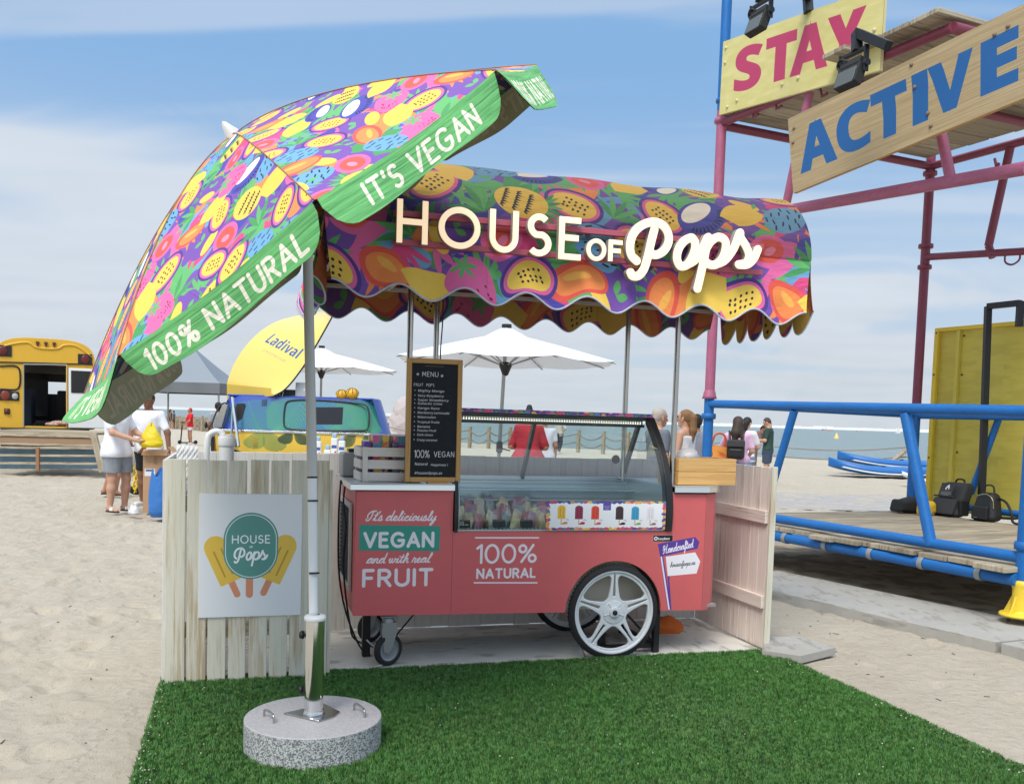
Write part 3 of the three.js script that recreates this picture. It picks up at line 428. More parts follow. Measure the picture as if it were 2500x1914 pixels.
// ---------------------------------------------------------------- the ice pop cart
const cart = thing('ice_pop_cart', 'coral pink ice pop cart with glass freezer case and striped fruit print awning on poles', 'food cart', CO, YAW);
cart.userData.label = 'coral pink ice pop cart with a glass freezer case and fruit print awning';
{
  const RED = '#d46364', coral = mat(srgb(204, 98, 99), 0.42);
  M.coral = coral;
  const S = 853, X = (u) => (u + 1.75) * S, Y = (y) => (1.12 - y) * S, at = (x, y) => { const p = cz(x, y, 0); return [X(p.x), Y(p.y)]; };
  const print = canvas(2048, 717, (g, w, h) => {
    g.fillStyle = RED; g.fillRect(0, 0, w, h);
    const im = g.getImageData(0, 0, w, h); for (let y = 0; y < h; y++) for (let x = 0; x < w; x++) { const k = 0.985 + 0.03 * fbm(x / 90, y / 60, 3, 601), o = (y * w + x) * 4; im.data[o] *= k; im.data[o + 1] *= k; im.data[o + 2] *= k; } g.putImageData(im, 0, 0);
    { g.fillStyle = 'rgba(70,20,24,0.55)'; for (const u of [-1.121, 0.367]) g.fillRect(X(u), Y(0.845), 2, 560); const q = rng(77); for (let i = 0; i < 900; i++) { const yy = 0.32 + 0.22 * q() * q(); g.fillStyle = 'rgba(205,180,165,' + (0.05 + 0.16 * q()) + ')'; g.fillRect(X(-1.72 + 2.3 * q()), Y(yy), 1 + 3 * q(), 1 + 2 * q()); } g.strokeStyle = 'rgba(120,45,48,0.35)'; g.lineWidth = 1.4; for (let i = 0; i < 22; i++) { const a = X(-1.7 + 2.25 * q()), b = Y(0.34 + 0.7 * q()); g.beginPath(); g.moveTo(a, b); g.lineTo(a + 50 * (q() - 0.4), b + 18 * (q() - 0.5)); g.stroke(); } g.fillStyle = '#8b8b8b'; for (const u of [-1.70, -1.14, -1.10, 0.34, 0.39, 0.6]) for (const y of [0.36, 0.6, 0.82]) { g.beginPath(); g.arc(X(u), Y(y), 3, 0, 7); g.fill(); } }
    const wht = '#f0e8ec', wide = (a, b) => Math.abs(at(a, 1350)[0] - at(b, 1350)[0]);
    let p = at(979, 1271); writeLine(g, "It's deliciously", p[0], p[1], 24, 6.4, wht, { hand: 1, fit: wide(895, 1064), lean: 0.22 });
    const q = [[877, 1281], [1075, 1285], [1072, 1346], [876, 1344]].map((v) => at(...v)); g.fillStyle = '#2f9583'; g.beginPath(); q.forEach((v, i) => (i ? g.lineTo(...v) : g.moveTo(...v))); g.fill();
    p = at(974, 1334); writeLine(g, 'VEGAN', p[0], p[1], 68, 17, wht, { fit: wide(891, 1057) });
    p = at(972, 1374); writeLine(g, 'and with real', p[0], p[1], 24, 6.4, wht, { hand: 1, fit: wide(893, 1048), lean: 0.22 });
    p = at(971, 1429); writeLine(g, 'FRUIT', p[0], p[1], 80, 18, wht, { fit: wide(888, 1054) });
    p = at(1236, 1373); writeLine(g, '100%', p[0], p[1], 94, 14, wht, { fit: wide(1167, 1308), track: 0.22 });
    p = at(1236, 1410); writeLine(g, 'NATURAL', p[0], p[1], 46, 11.5, wht, { fit: wide(1164, 1305) });
    g.strokeStyle = wht; g.lineWidth = 8; g.lineCap = 'round'; for (const [a, b] of [[[1161, 1313], [1315, 1313]], [[1158, 1423], [1311, 1423]]]) { g.beginPath(); g.moveTo(...at(...a)); g.lineTo(...at(...b)); g.stroke(); }
    const z6 = (x, y) => at(1500 + x / 3.054, 950 + y / 3.054), fillp = (c, pts) => { g.fillStyle = c; g.beginPath(); pts.forEach((v, i) => (i ? g.lineTo(...z6(...v)) : g.moveTo(...z6(...v)))); g.fill(); };
    fillp('#5a3b98', [[330, 1160], [352, 1160], [428, 1645], [400, 1645]]); fillp('#efe3ea', [[338, 1200], [350, 1200], [416, 1645], [404, 1645]]); fillp('#5a3b98', [[398, 1390], [410, 1390], [428, 1645], [416, 1645]]);
    fillp('#5a3b98', [[325, 1155], [605, 1103], [637, 1140], [622, 1190], [345, 1250]]); fillp('#f2eef2', [[385, 1250], [605, 1217], [643, 1285], [615, 1375], [400, 1395]]);
    p = z6(478, 1203); writeLine(g, 'Handcrafted', p[0], p[1], 22, 4.6, '#f4eef4', { hand: 1, fit: 192, turn: -0.19, lean: 0.2 });
    p = z6(512, 1318); writeLine(g, 'houseofpops.ae', p[0], p[1], 14, 2.6, '#3a3440', { hand: 1, fit: 158, turn: -0.08, lean: 0.2 });
    const a = z6(292, 1090), b = z6(437, 1137); g.fillStyle = '#e8e4e4'; g.fillRect(a[0], a[1], b[0] - a[0], b[1] - a[1]); g.fillStyle = '#15110f'; g.fillRect(a[0] + 1, a[1] + 1, b[0] - a[0] - 2, b[1] - a[1] - 2);
    g.fillStyle = '#fff'; g.font = 'bold 17px sans-serif'; g.fillText('EasyBest', a[0] + 30, b[1] - 10); g.beginPath(); g.arc(a[0] + 17, (a[1] + b[1]) / 2, 11, 0, 7); g.fill(); g.fillStyle = '#15110f'; g.beginPath(); g.moveTo(a[0] + 17, (a[1] + b[1]) / 2 - 7); g.lineTo(a[0] + 24, (a[1] + b[1]) / 2); g.lineTo(a[0] + 17, (a[1] + b[1]) / 2 + 7); g.lineTo(a[0] + 10, (a[1] + b[1]) / 2); g.fill();
  });
  const pt = tex(print, 1 / 2.4, 1 / 0.84); pt.offset.set(1.75 / 2.4, -0.28 / 0.84);
  const wx = -0.025, wr = 0.338, BL = 0.336, BR = 0.302, bot = (u) => lerp(BL, BR, (u + 1.725) / 2.34);
  const outline = new THREE.Shape(); outline.moveTo(-1.725, BL); outline.lineTo(wx - wr, bot(wx - wr)); outline.absarc(wx, 0.308, wr, Math.PI, 0, true); outline.lineTo(0.615, BR); outline.lineTo(0.615, 1.088); outline.lineTo(0.368, 1.088); outline.lineTo(0.368, 0.838); outline.lineTo(-1.122, 0.848); outline.lineTo(-1.122, 1.098); outline.lineTo(-1.715, 1.092); outline.closePath();
  part('front_panel', extrude(outline, 0.018, 0, -0.018, 40), mat([1, 1, 1], 0.42, { map: pt }), cart);
  // sides: straight on the left, faceted and rounded on the right
  part('side_panel', uvm(box(0.02, 0.76, 0.76, -1.712, 0.714, -0.399, 0.004)), coral, cart);
  const plan = [[0.616, 0.0], [0.700, -0.045], [0.735, -0.085], [0.757, -0.14], [0.766, -0.21], [0.766, -0.78]];
  const wrapG = []; for (let i = 0; i < plan.length - 1; i++) { const [a, b] = [plan[i], plan[i + 1]]; wrapG.push(sheet(1, 1, (s, t) => [lerp(a[0], b[0], s), lerp(BR - 0.002, 1.088, t), lerp(a[1], b[1], s)])); }
  part('end_panel', wrapG, coral, cart);
  part('back_panel', box(2.46, 0.76, 0.02, -0.475, 0.71, -0.79, 0.004), coral, cart);
  part('underside', [box(1.33, 0.02, 0.74, -1.05, 0.345, -0.4, 0), box(0.42, 0.02, 0.74, 0.53, 0.325, -0.4, 0)], mat([0.3, 0.28, 0.25], 0.8), cart);
  part('arch_liner', [sheet(30, 1, (q, t) => { const a = Math.PI * q; return [wx + (wr + 0.002) * Math.cos(a), 0.308 + (wr + 0.002) * Math.sin(a), -0.02 - 0.135 * t]; })], M.blackMatt, cart);
  part('inner_panel', box(0.74, 0.46, 0.02, -0.02, 0.53, -0.16, 0), mat([0.62, 0.55, 0.44], 0.7), cart, 'beige board behind the big wheel');
  // counters with folded steel edges
  const cL = [[-1.755, 0.022], [-1.122, 0.022], [-1.122, -0.80], [-1.755, -0.80]];
  part('counter_top', [uvm(box(0.635, 0.006, 0.825, -1.4385, 1.1385, -0.389, 0.002))], mat([0.6, 0.6, 0.59], 0.35, { metalness: 0.5 }), cart);
  part('counter_edge', [box(0.64, 0.036, 0.012, -1.4385, 1.117, 0.02, 0.003), box(0.012, 0.036, 0.82, -1.753, 1.117, -0.39, 0.003)], M.chrome, cart);
  const rT = [[0.37, 0.02], [0.622, 0.02], [0.715, -0.03], [0.765, -0.10], [0.785, -0.2], [0.785, -0.8], [0.37, -0.8]];
  { const g = new THREE.ExtrudeGeometry(poly(rT.map((p) => [p[0], -p[1]])), { depth: 0.006, bevelEnabled: false }); g.rotateX(-Math.PI / 2); part('counter_top', g.translate(0, 1.135, 0), mat([0.6, 0.6, 0.59], 0.35, { metalness: 0.5 }), cart);
    const e = new THREE.ExtrudeGeometry(poly(rT.map((p) => [p[0] + (p[0] > 0.4 ? 0.004 : 0), -p[1] + (p[1] > 0 ? -0.004 : 0)])), { depth: 0.034, bevelEnabled: false }); e.rotateX(-Math.PI / 2); part('counter_edge', e.translate(0, 1.1, 0), M.chrome, cart); }
  // vent grille on the left side
  const vent = part('vent_grille', [box(0.02, 0.54, 0.03, -1.735, 0.735, -0.13, 0.004), box(0.02, 0.54, 0.03, -1.735, 0.735, -0.70, 0.004), box(0.02, 0.03, 0.54, -1.735, 0.99, -0.415, 0.004), box(0.02, 0.03, 0.54, -1.735, 0.48, -0.415, 0.004)], mat([0.55, 0.5, 0.44], 0.6), cart);
  for (let i = 0; i < 18; i++) part('louver', box(0.014, 0.014, 0.54, -1.733, 0.51 + i * 0.0265, -0.415, 0.002, 0, 0, 0.5), M.blackMatt, vent);
  part('vent_back', box(0.004, 0.5, 0.54, -1.7245, 0.735, -0.415, 0), M.black, vent);

  // wheels
  const spokeShape = () => {
    const s = new THREE.Shape(); s.absarc(0, 0, 0.272, 0, Math.PI * 2, false);
    for (let k = 0; k < 5; k++) {
      const rot = k * Math.PI * 2 / 5 + Math.PI / 2, P = (r, a) => [r * Math.cos(rot + a), r * Math.sin(rot + a)];
      const slot = new THREE.Path(); const sl = [P(0.105, -0.09), P(0.245, -0.018), P(0.25, 0), P(0.245, 0.018), P(0.105, 0.09)]; sl.forEach((p, i) => (i ? slot.lineTo(...p) : slot.moveTo(...p))); slot.closePath(); s.holes.push(slot);
      const c = Math.PI / 5, L = []; for (let i = 0; i <= 10; i++) L.push(P(0.243, c - 0.46 + 0.92 * i / 10)); L.push(P(0.225, c + 0.515), P(0.19, c + 0.50), P(0.13, c + 0.36), P(0.100, c + 0.16), P(0.096, c), P(0.100, c - 0.16), P(0.13, c - 0.36), P(0.19, c - 0.50), P(0.225, c - 0.515));
      const h = new THREE.Path(); const cv = new THREE.CatmullRomCurve3(L.map((p) => V3(p[0], p[1], 0)), true).getPoints(44); cv.forEach((p, i) => (i ? h.lineTo(p.x, p.y) : h.moveTo(p.x, p.y))); s.holes.push(h);
    }
    return s;
  };
  const paint = mat([0.66, 0.69, 0.70], 0.35);
  const spokes = extrude(spokeShape(), 0.022, 0.005, -0.008, 48), rim = lathe([[0.262, -0.022], [0.275, -0.026], [0.281, -0.018], [0.281, 0.018], [0.275, 0.026], [0.262, 0.022], [0.259, 0.01], [0.259, -0.01], [0.262, -0.022]], 64).rotateX(Math.PI / 2);
  const hub = [lathe([[0, 0.034], [0.03, 0.034], [0.034, 0.03], [0.036, 0.02], [0.074, 0.019], [0.078, 0.014], [0.078, -0.02], [0, -0.02]], 40).rotateX(Math.PI / 2)]; for (let k = 0; k < 5; k++) { const a = k * Math.PI * 2 / 5 + Math.PI / 2 + 0.6; hub.push(box(0.04, 0.006, 0.008, 0, 0, 0, 0.002, 0, 0, a).translate(Math.cos(a) * 0.054, Math.sin(a) * 0.054, 0.02)); }
  const tyreP = Array.from({ length: 19 }, (_, i) => { const a = -Math.PI * 0.08 - Math.PI * 0.84 * i / 18 + Math.PI / 2 + Math.PI * 0.42 - Math.PI / 2 + Math.PI * 0.08; const t = i / 18 * Math.PI; return [0.277 + 0.037 * Math.sin(t), 0.028 * Math.cos(t)]; });
  const knobs = []; for (let i = 0; i < 72; i++) for (const q of [-1, 1]) { const a = (i + (q > 0 ? 0.5 : 0)) * Math.PI * 2 / 72; knobs.push(box(0.009, 0.011, 0.009, 0, 0, 0, 0.002, 0, 0, a).translate(Math.cos(a) * 0.308, Math.sin(a) * 0.308, q * 0.015)); }
  const wheel = (z, back) => {
    const w = part('wheel', spokes, paint, cart, back ? 'rear one of the two big wheels' : undefined); w.position.set(wx, 0.308, z); if (back) w.position.x = wx;
    part('rim', rim, paint, w); part('hub', hub, paint, w); part('tyre', [lathe(tyreP, 72).rotateX(Math.PI / 2), ...knobs], M.rubber, w); part('axle_cap', lathe([[0, 0.046], [0.012, 0.046], [0.016, 0.042], [0.017, 0.034]], 16).rotateX(Math.PI / 2), M.black, w);
    return w;
  };
  wheel(-0.012); wheel(-0.80, true);
  part('axle', pipe(V3(wx, 0.308, -0.06), V3(wx, 0.308, -0.76), 0.014), M.black, cart);
  for (const [u, z] of [[0.33, -0.10], [0.33, -0.66], [-0.02, -0.2]]) part('stand_leg', [box(0.042, 0.315, 0.042, u, 0.16, z, 0.003)], M.black, cart);
  part('stand_bar', [box(0.38, 0.03, 0.03, 0.15, 0.045, -0.12, 0.003), box(0.03, 0.03, 0.56, 0.33, 0.045, -0.38, 0.003), pipe(V3(0.33, 0.06, -0.12), V3(0.1, 0.3, -0.2), 0.008)], M.black, cart);
  // casters
  const caster = (u, z) => {
    const c = part('caster', [box(0.10, 0.012, 0.09, u, 0.315, z, 0.003), lathe([[0.036, 0], [0.036, 0.03], [0.02, 0.036]], 20).translate(u, 0.272, z)], M.greyMetal, cart);
    const fork = new THREE.Shape(); [[-0.03, 0.275], [-0.036, 0.22], [-0.02, 0.09], [0.012, 0.085], [0.03, 0.12], [0.062, 0.23], [0.055, 0.275]].forEach((p, i) => (i ? fork.lineTo(...p) : fork.moveTo(...p)));
    part('fork', [extrude(fork, 0.005, 0.001, 0).translate(u - 0.01, 0, z + 0.032), extrude(fork, 0.005, 0.001, 0).translate(u - 0.01, 0, z - 0.037), box(0.09, 0.006, 0.07, u, 0.273, z, 0.001)], M.greyMetal, c);
    part('tyre', lathe([[0.074, -0.02], [0.092, -0.021], [0.1, -0.012], [0.101, 0], [0.1, 0.012], [0.092, 0.021], [0.074, 0.02]], 40).rotateX(Math.PI / 2).rotateY(0.5).translate(u, 0.102, z), M.rubber, c);
    part('wheel_disc', lathe([[0, 0.026], [0.014, 0.026], [0.018, 0.016], [0.03, 0.012], [0.066, 0.012], [0.075, 0.02], [0.075, -0.02], [0, -0.02]], 32).rotateX(Math.PI / 2).rotateY(0.5).translate(u, 0.102, z), mat([0.4, 0.43, 0.46], 0.35, { metalness: 0.7 }), c);
  };
  caster(-1.495, -0.075); caster(-1.52, -0.70);
  part('stand_leg', box(0.05, 0.3, 0.05, -1.60, 0.155, -0.32, 0.003), M.black, cart);
  for (const pts of [[[-1.76, 1.12, -0.5], [-1.79, 0.9, -0.3], [-1.78, 0.5, -0.25], [-1.7, 0.2, -0.3], [-1.6, 0.02, -0.3], [-1.45, 0.012, -0.5], [-1.2, 0.25, -0.6]], [[-1.74, 1.1, -0.42], [-1.77, 1.0, -0.22], [-1.76, 0.86, -0.16], [-1.765, 0.6, -0.2], [-1.72, 0.25, -0.2], [-1.66, 0.1, -0.36], [-1.5, 0.02, -0.42]]]) part('cable', tube(pts.map((p) => V3(...p)), 0.006, 40, 6), M.blackMatt, cart);
  part('cable', tube([[-1.62, 0.15, -0.15], [-1.5, 0.03, -0.1], [-1.6, 0.012, 0.0], [-1.85, 0.01, -0.02], [-2.1, 0.01, -0.1]].map((p) => V3(...p)), 0.006, 30, 6), mat([0.5, 0.48, 0.44], 0.7), cart);

  // glass freezer case
  const prof = [[0.004, 0.842], [0.012, 0.95], [0.002, 1.06], [-0.032, 1.19], [-0.11, 1.33], [-0.225, 1.475], [-0.335, 1.588]];
  const curve = new THREE.CatmullRomCurve3(prof.map((p) => V3(0, p[1], p[0]))), cp = curve.getPoints(28);
  const uL = -1.105, uR = 0.352;
  part('front_glass', sheet(1, 28, (s, t, i, j) => [lerp(uL + 0.016, uR - 0.016, s), cp[j].y, cp[j].z]), phys([0.84, 0.90, 0.885], 0.02, { transmission: 1, thickness: 0, ior: 1.65 }), cart);
  for (const [u, nm] of [[uL, 0], [uR, 1]]) {
    const s = new THREE.Shape(); cp.forEach((p, i) => (i ? s.lineTo(p.z + 0.012, p.y) : s.moveTo(p.z + 0.012, p.y))); s.lineTo(-0.37, 1.60); for (let i = 28; i >= 0; i--) { const t = curve.getTangent(i / 28), w = 0.058 + 0.03 * sstep(8, 0, i); s.lineTo(cp[i].z - w * t.y, cp[i].y + w * t.z * 0.9); } 
    const g = extrude(s, nm ? 0.046 : 0.024, 0.003, 0).rotateY(-Math.PI / 2); part('end_frame', g.translate(u + 0.012, 0, 0), M.black, cart);
    const e = new THREE.Shape(); cp.forEach((p, i) => (i ? e.lineTo(p.z - 0.03, p.y) : e.moveTo(p.z - 0.03, p.y))); e.lineTo(-0.42, 1.57); e.lineTo(-0.72, 1.13); e.lineTo(-0.72, 0.842); const eg = new THREE.ShapeGeometry(e).rotateY(-Math.PI / 2); part('side_glass', eg.translate(u, 0, 0), M.glass, cart);
    part('edge_strip', tube(cp.map((p) => V3(u + (nm ? -0.022 : 0.022), p.y, p.z - 0.022)), 0.006, 28, 6), M.brushed, cart);
  }
  const lid = part('lid', [box(uR - uL + 0.02, 0.022, 0.19, (uL + uR) / 2, 1.603, -0.43, 0.005)], M.brushed, cart);
  part('lid_edge', uvm(box(uR - uL, 0.024, 0.006, (uL + uR) / 2, 1.602, -0.3325, 0.001)), boxPrint, lid);
  part('lid_rail', [box(uR - uL - 0.04, 0.026, 0.03, (uL + uR) / 2, 1.577, -0.362, 0.004), box(uR - uL - 0.05, 0.018, 0.02, (uL + uR) / 2, 1.528, -0.41, 0.003)], mat([0.06, 0.065, 0.07], 0.4), lid);
  const led = part('led_strip', box(uR - uL - 0.1, 0.03, 0.012, (uL + uR) / 2, 1.549, -0.385, 0.003), mat([0.16, 0.16, 0.15], 0.4), lid);
  { const b = []; for (let i = 0; i < 74; i++) b.push(box(0.008, 0.007, 0.004, uL + 0.07 + i * (uR - uL - 0.14) / 73, 1.546, -0.377, 0.0), box(0.005, 0.004, 0.004, uL + 0.07 + i * (uR - uL - 0.14) / 73, 1.557, -0.377, 0.0)); part('led_bead', b, mat([0.9, 0.9, 0.8], 0.4, { emissive: new THREE.Color(1, 0.97, 0.85), emissiveIntensity: 1.6 }), led); }
  const lamp = new THREE.RectAreaLight(new THREE.Color(1, 0.97, 0.88), 1.2, uR - uL - 0.14, 0.03); lamp.position.set((uL + uR) / 2, 1.54, -0.37); lamp.rotation.x = -Math.PI / 2; lamp.name = 'led_light'; cart.add(lamp);
  part('well', [box(uR - uL, 0.5, 0.014, (uL + uR) / 2, 0.87, -0.715, 0.002), box(uR - uL, 0.01, 0.70, (uL + uR) / 2, 0.80, -0.36, 0.002), box(0.012, 0.34, 0.7, uL + 0.01, 0.97, -0.37, 0.002), box(0.012, 0.34, 0.7, uR - 0.01, 0.97, -0.37, 0.002)], mat([0.55, 0.62, 0.62], 0.28, { metalness: 0.85 }), cart);
  part('well_shelf', [box(uR - uL - 0.03, 0.012, 0.14, (uL + uR) / 2, 1.06, -0.64, 0.003), box(uR - uL - 0.03, 0.012, 0.12, (uL + uR) / 2, 0.99, -0.62, 0.003)], M.brushed, cart);
  part('well_lip', [box(uR - uL - 0.03, 0.012, 0.05, (uL + uR) / 2, 0.849, -0.03, 0.003), ...Array.from({ length: 60 }, (_, i) => box(0.003, 0.012, 0.03, uL + 0.04 + i * 0.0236, 0.857, -0.045, 0, 0, 0, 0.5))], M.brushed, cart);
  part('rear_rail', [box(uR - uL, 0.03, 0.03, (uL + uR) / 2, 1.135, -0.72, 0.004), box(uR - uL, 0.02, 0.025, (uL + uR) / 2, 1.105, -0.70, 0.004)], M.brushed, cart);
  for (const u of [-0.469, 0.298]) part('rear_post', bar(V3(u - 0.006, 1.545, -0.42), V3(u + 0.006, 1.14, -0.715), 0.046, 0.022, V3(1, 0, 0)), mat([0.09, 0.11, 0.11], 0.35), cart);
  for (const [a, b] of [[uL + 0.02, -0.49], [-0.445, 0.274]]) part('rear_glass', sheet(1, 1, (s, t) => [lerp(a, b, s), lerp(1.15, 1.54, t), lerp(-0.712, -0.423, t)]), M.glass, cart);
  part('handle_cup', lathe([[0, 0], [0.028, 0], [0.032, 0.006], [0.028, 0.012], [0, 0.01]], 20).rotateX(Math.PI / 2).translate(0.20, 1.285, -0.60), M.black, cart);

  // poles
  const poles = [[-1.398, -0.10], [-1.118, -0.67], [0.405, -0.10], [0.290, -0.67]];
  for (const [u, z] of poles) part('pole', [pipe(V3(u, 1.13, z), V3(u, 2.5, z), 0.0185, 18), lathe([[0.019, 0], [0.035, 0.001], [0.033, 0.008], [0.019, 0.012]], 18).translate(u, 1.14, z)], M.steel, cart);
  part('cable', tube([V3(-1.085, 2.42, -0.64), V3(-1.083, 2.2, -0.64), V3(-1.092, 2.0, -0.64), V3(-1.09, 1.7, -0.64)], 0.0045, 20, 6), M.blackMatt, cart);

  // awning: a fruit print barrel with scalloped skirts
  const aL = -1.945, aR = 1.235, zF = 0.14, zB = -1.10, yS = 2.66, top = 0.505, zm = (zF + zB) / 2, za = (zF - zB) / 2, arcL = 1.86;
  part('awning_canopy', sheet(60, 40, (s, t) => {
    const a = Math.PI * t, u = lerp(aL, aR, s), w = 0.006 * Math.sin(u * 9 + t * 7) * Math.sin(Math.PI * t), sag = -0.012 * Math.pow(Math.sin(Math.PI * s * 4), 2) * Math.sin(a);
    const sx = Math.sign(Math.cos(a)) * Math.pow(Math.abs(Math.cos(a)), 0.95), sy = Math.sin(a);
    return [u, yS + (top + w + sag) * sy, zm + (za + w) * sx, u, t * arcL + 0.45];
  }), awningCloth, cart);
  part('shaded_reverse', inner(cart.getObjectByName('awning_canopy').geometry, 0.006), awningInside, cart.getObjectByName('awning_canopy'));
  const bind = mat([0.5, 0.53, 0.62], 0.8);
  const skirt = (p0, p1, n, inset, off, flutter, deep = 0.088) => {                    // a hanging strip from p0 to p1 with n scallops
    const d = p1.clone().sub(p0), L = d.length(), k = d.clone().normalize(), nn = V3(k.z, 0, -k.x), amp = deep / 1.9;
    const f = (s, t) => { const low = 2.318 - 0.005 - (deep > 0.1 ? -0.02 : 0) - amp * (1 - Math.cos(s * n * Math.PI * 2)) * 0.5 * 1.9, y = lerp(yS, low, t), w = flutter * t * Math.sin(s * n * Math.PI * 2 + 0.6) + 0.010 * Math.sin(s * 23 + 2) * t; const q = p0.clone().addScaledVector(d, lerp(s, lerp(inset / L, 1 - inset / L, s), t)).addScaledVector(nn, -w - 0.035 * t * t); return [q.x, y, q.z, off + s * L, lerp(0.45, 0.05, t) + (yS - y) * 0]; };
    const vg = sheet(n * 20, 8, f), v = part('valance', vg, awningCloth, cart); part('shaded_reverse', inner(vg, 0.005), awningInside, v);
    part('binding', tube(Array.from({ length: n * 20 + 1 }, (_, i) => { const q = f(i / (n * 20), 1); return V3(q[0], q[1], q[2]); }), 0.0065, n * 24, 5), bind, v);
  };
  skirt(V3(aL, 0, zF), V3(aR, 0, zF), 8, 0.04, aL, 0.008); skirt(V3(aR, 0, zF), V3(aR, 0, zB), 6, 0.03, 3, 0.022, 0.15); skirt(V3(aR, 0, zB), V3(aL, 0, zB), 9, 0.03, 5, 0.01); skirt(V3(aL, 0, zB), V3(aL, 0, zF), 6, 0.03, 7, 0.045, 0.15);
  for (const u of [aL, aR]) { const s = new THREE.Shape(); for (let i = 0; i <= 32; i++) { const a = Math.PI * i / 32, x = zm + za * Math.sign(Math.cos(a)) * Math.pow(Math.abs(Math.cos(a)), 0.95), y = yS + top * Math.sin(a); i ? s.lineTo(x, y) : s.moveTo(x, y); } part('awning_end', new THREE.ShapeGeometry(s).rotateY(-Math.PI / 2).translate(u + (u < 0 ? 0.004 : -0.004), 0, 0), awningCloth, cart); }
  const fr = mat([0.42, 0.37, 0.32], 0.5), F = [];
  for (const z of [zF - 0.05, zB + 0.05]) for (const y of [2.44, 2.64]) F.push(box(aR - aL - 0.1, 0.028, 0.028, (aL + aR) / 2, y, z, 0.003));
  for (const u of [aL + 0.05, -1.4, -0.5, 0.4, aR - 0.05]) { F.push(box(0.026, 0.026, zF - zB - 0.13, u, 2.44, zm, 0.003)); for (const z of [zF - 0.05, zB + 0.05]) F.push(box(0.024, 0.2, 0.024, u, 2.54, z, 0.003)); F.push(tube(Array.from({ length: 13 }, (_, i) => V3(u, yS - 0.02 + (top - 0.02) * Math.sin(Math.PI * i / 12), zm + (za - 0.06) * Math.cos(Math.PI * i / 12))), 0.012, 24, 6)); }
  part('awning_frame', F, fr, cart);
  for (const y of [2.708, 2.545]) part('sign_rail', [box(2.40, 0.034, 0.034, -0.36, y, 0.185, 0.003), ...[-1.4, -0.36, 0.7].map((u) => box(0.03, 0.03, 0.05, u, y, 0.15, 0.002))], mat([0.44, 0.09, 0.13], 0.5), cart);
  // the lit letters
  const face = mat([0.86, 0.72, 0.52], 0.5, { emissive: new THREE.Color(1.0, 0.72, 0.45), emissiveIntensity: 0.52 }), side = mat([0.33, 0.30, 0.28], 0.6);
  const zL = 0.262, zpx = (x, y) => { const p = cz(x, y, zL); return [p.x, p.y]; };
  const solid = (name, label, W, H, draw, place) => {                // place: mask pixel -> (u, y)
    const shapes = traceMask(W, H, draw, 1), front = [], back = [];
    for (const s of shapes) {
      const m = (p) => new THREE.Vector2(...place(p.x, -p.y)), q = new THREE.Shape(s.getPoints().map(m)); q.holes = s.holes.map((h) => new THREE.Path(h.getPoints().map(m)));
      back.push(new THREE.ExtrudeGeometry(q, { depth: 0.04, bevelEnabled: false }).translate(0, 0, zL - 0.052)); front.push(new THREE.ExtrudeGeometry(q, { depth: 0.008, bevelEnabled: true, bevelSize: 0.0015, bevelThickness: 0.002, bevelSegments: 1, bevelOffset: -0.0015 }).translate(0, 0, zL - 0.010));
    }
    const l = part(name, front, face, cart, label); part('letter_side', back, side, l);
  };
  const letter = (ch, x0, x1, yT, yB, lw, slant) => {                  // box of the letter in the photograph, outer edges; slant: fall of its foot line over its width
    const a = zpx(x0, yT + (yB - yT)), b = zpx(x1, yB + slant), c = zpx(x0, yT), w = b[0] - a[0], h = c[1] - a[1], [adv, st] = CAPS[ch], K = 260, lwp = lw * K;
    const Wp = Math.round(w * K / h) + 20, Hp = K + 20;
    solid('letter_' + ch.toLowerCase(), 'lit letter ' + ch, Wp, Hp, (g) => { g.lineWidth = lwp; g.lineCap = 'butt'; g.lineJoin = 'miter'; const iw = w * K / h - lwp, ih = K - lwp; for (const s of st) { g.beginPath(); s.forEach((p, i) => { let X = 10 + lwp / 2 + p[0] / adv * iw, Yv = 10 + lwp / 2 + (1 - p[1]) * ih; if (ch === 'H' || ch === 'U') { if (p[1] >= 0.999 && Math.abs(p[0] - p[0]) < 1) Yv -= lwp / 2; if (ch === 'H' && p[1] <= 0.001) Yv += lwp / 2; } if ((ch === 'E' || ch === 'F') && p[0] > 0.4) X += lwp * 0.45; if (ch === 'F' && p[1] <= 0.001) Yv += lwp / 2; i ? g.lineTo(X, Yv) : g.moveTo(X, Yv); }); g.stroke(); } }, (x, y) => [a[0] + (x - 10) / K * h, a[1] + (K + 10 - y) / K * h]);
  };
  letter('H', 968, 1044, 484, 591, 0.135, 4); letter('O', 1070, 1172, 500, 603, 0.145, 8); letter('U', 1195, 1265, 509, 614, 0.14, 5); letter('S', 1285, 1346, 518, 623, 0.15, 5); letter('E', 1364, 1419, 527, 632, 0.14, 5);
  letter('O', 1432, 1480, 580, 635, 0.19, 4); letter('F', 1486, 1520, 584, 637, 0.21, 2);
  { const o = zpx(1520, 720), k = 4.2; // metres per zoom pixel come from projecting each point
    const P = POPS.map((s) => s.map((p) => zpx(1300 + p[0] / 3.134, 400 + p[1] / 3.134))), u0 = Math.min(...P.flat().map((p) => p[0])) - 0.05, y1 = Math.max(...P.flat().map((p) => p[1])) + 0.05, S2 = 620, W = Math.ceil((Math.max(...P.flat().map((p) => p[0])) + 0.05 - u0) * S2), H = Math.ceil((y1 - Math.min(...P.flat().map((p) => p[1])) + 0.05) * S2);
    solid('script_word', 'lit joined script word Pops', W, H, (g) => { g.lineWidth = 0.052 * S2; g.lineCap = g.lineJoin = 'round'; for (const s of P) { g.beginPath(); s.forEach((p, i) => { const X = (p[0] - u0) * S2, Yv = (y1 - p[1]) * S2; i ? g.lineTo(X, Yv) : g.moveTo(X, Yv); }); g.stroke(); } }, (x, y) => [u0 + x / S2, y1 - y / S2]); }
}

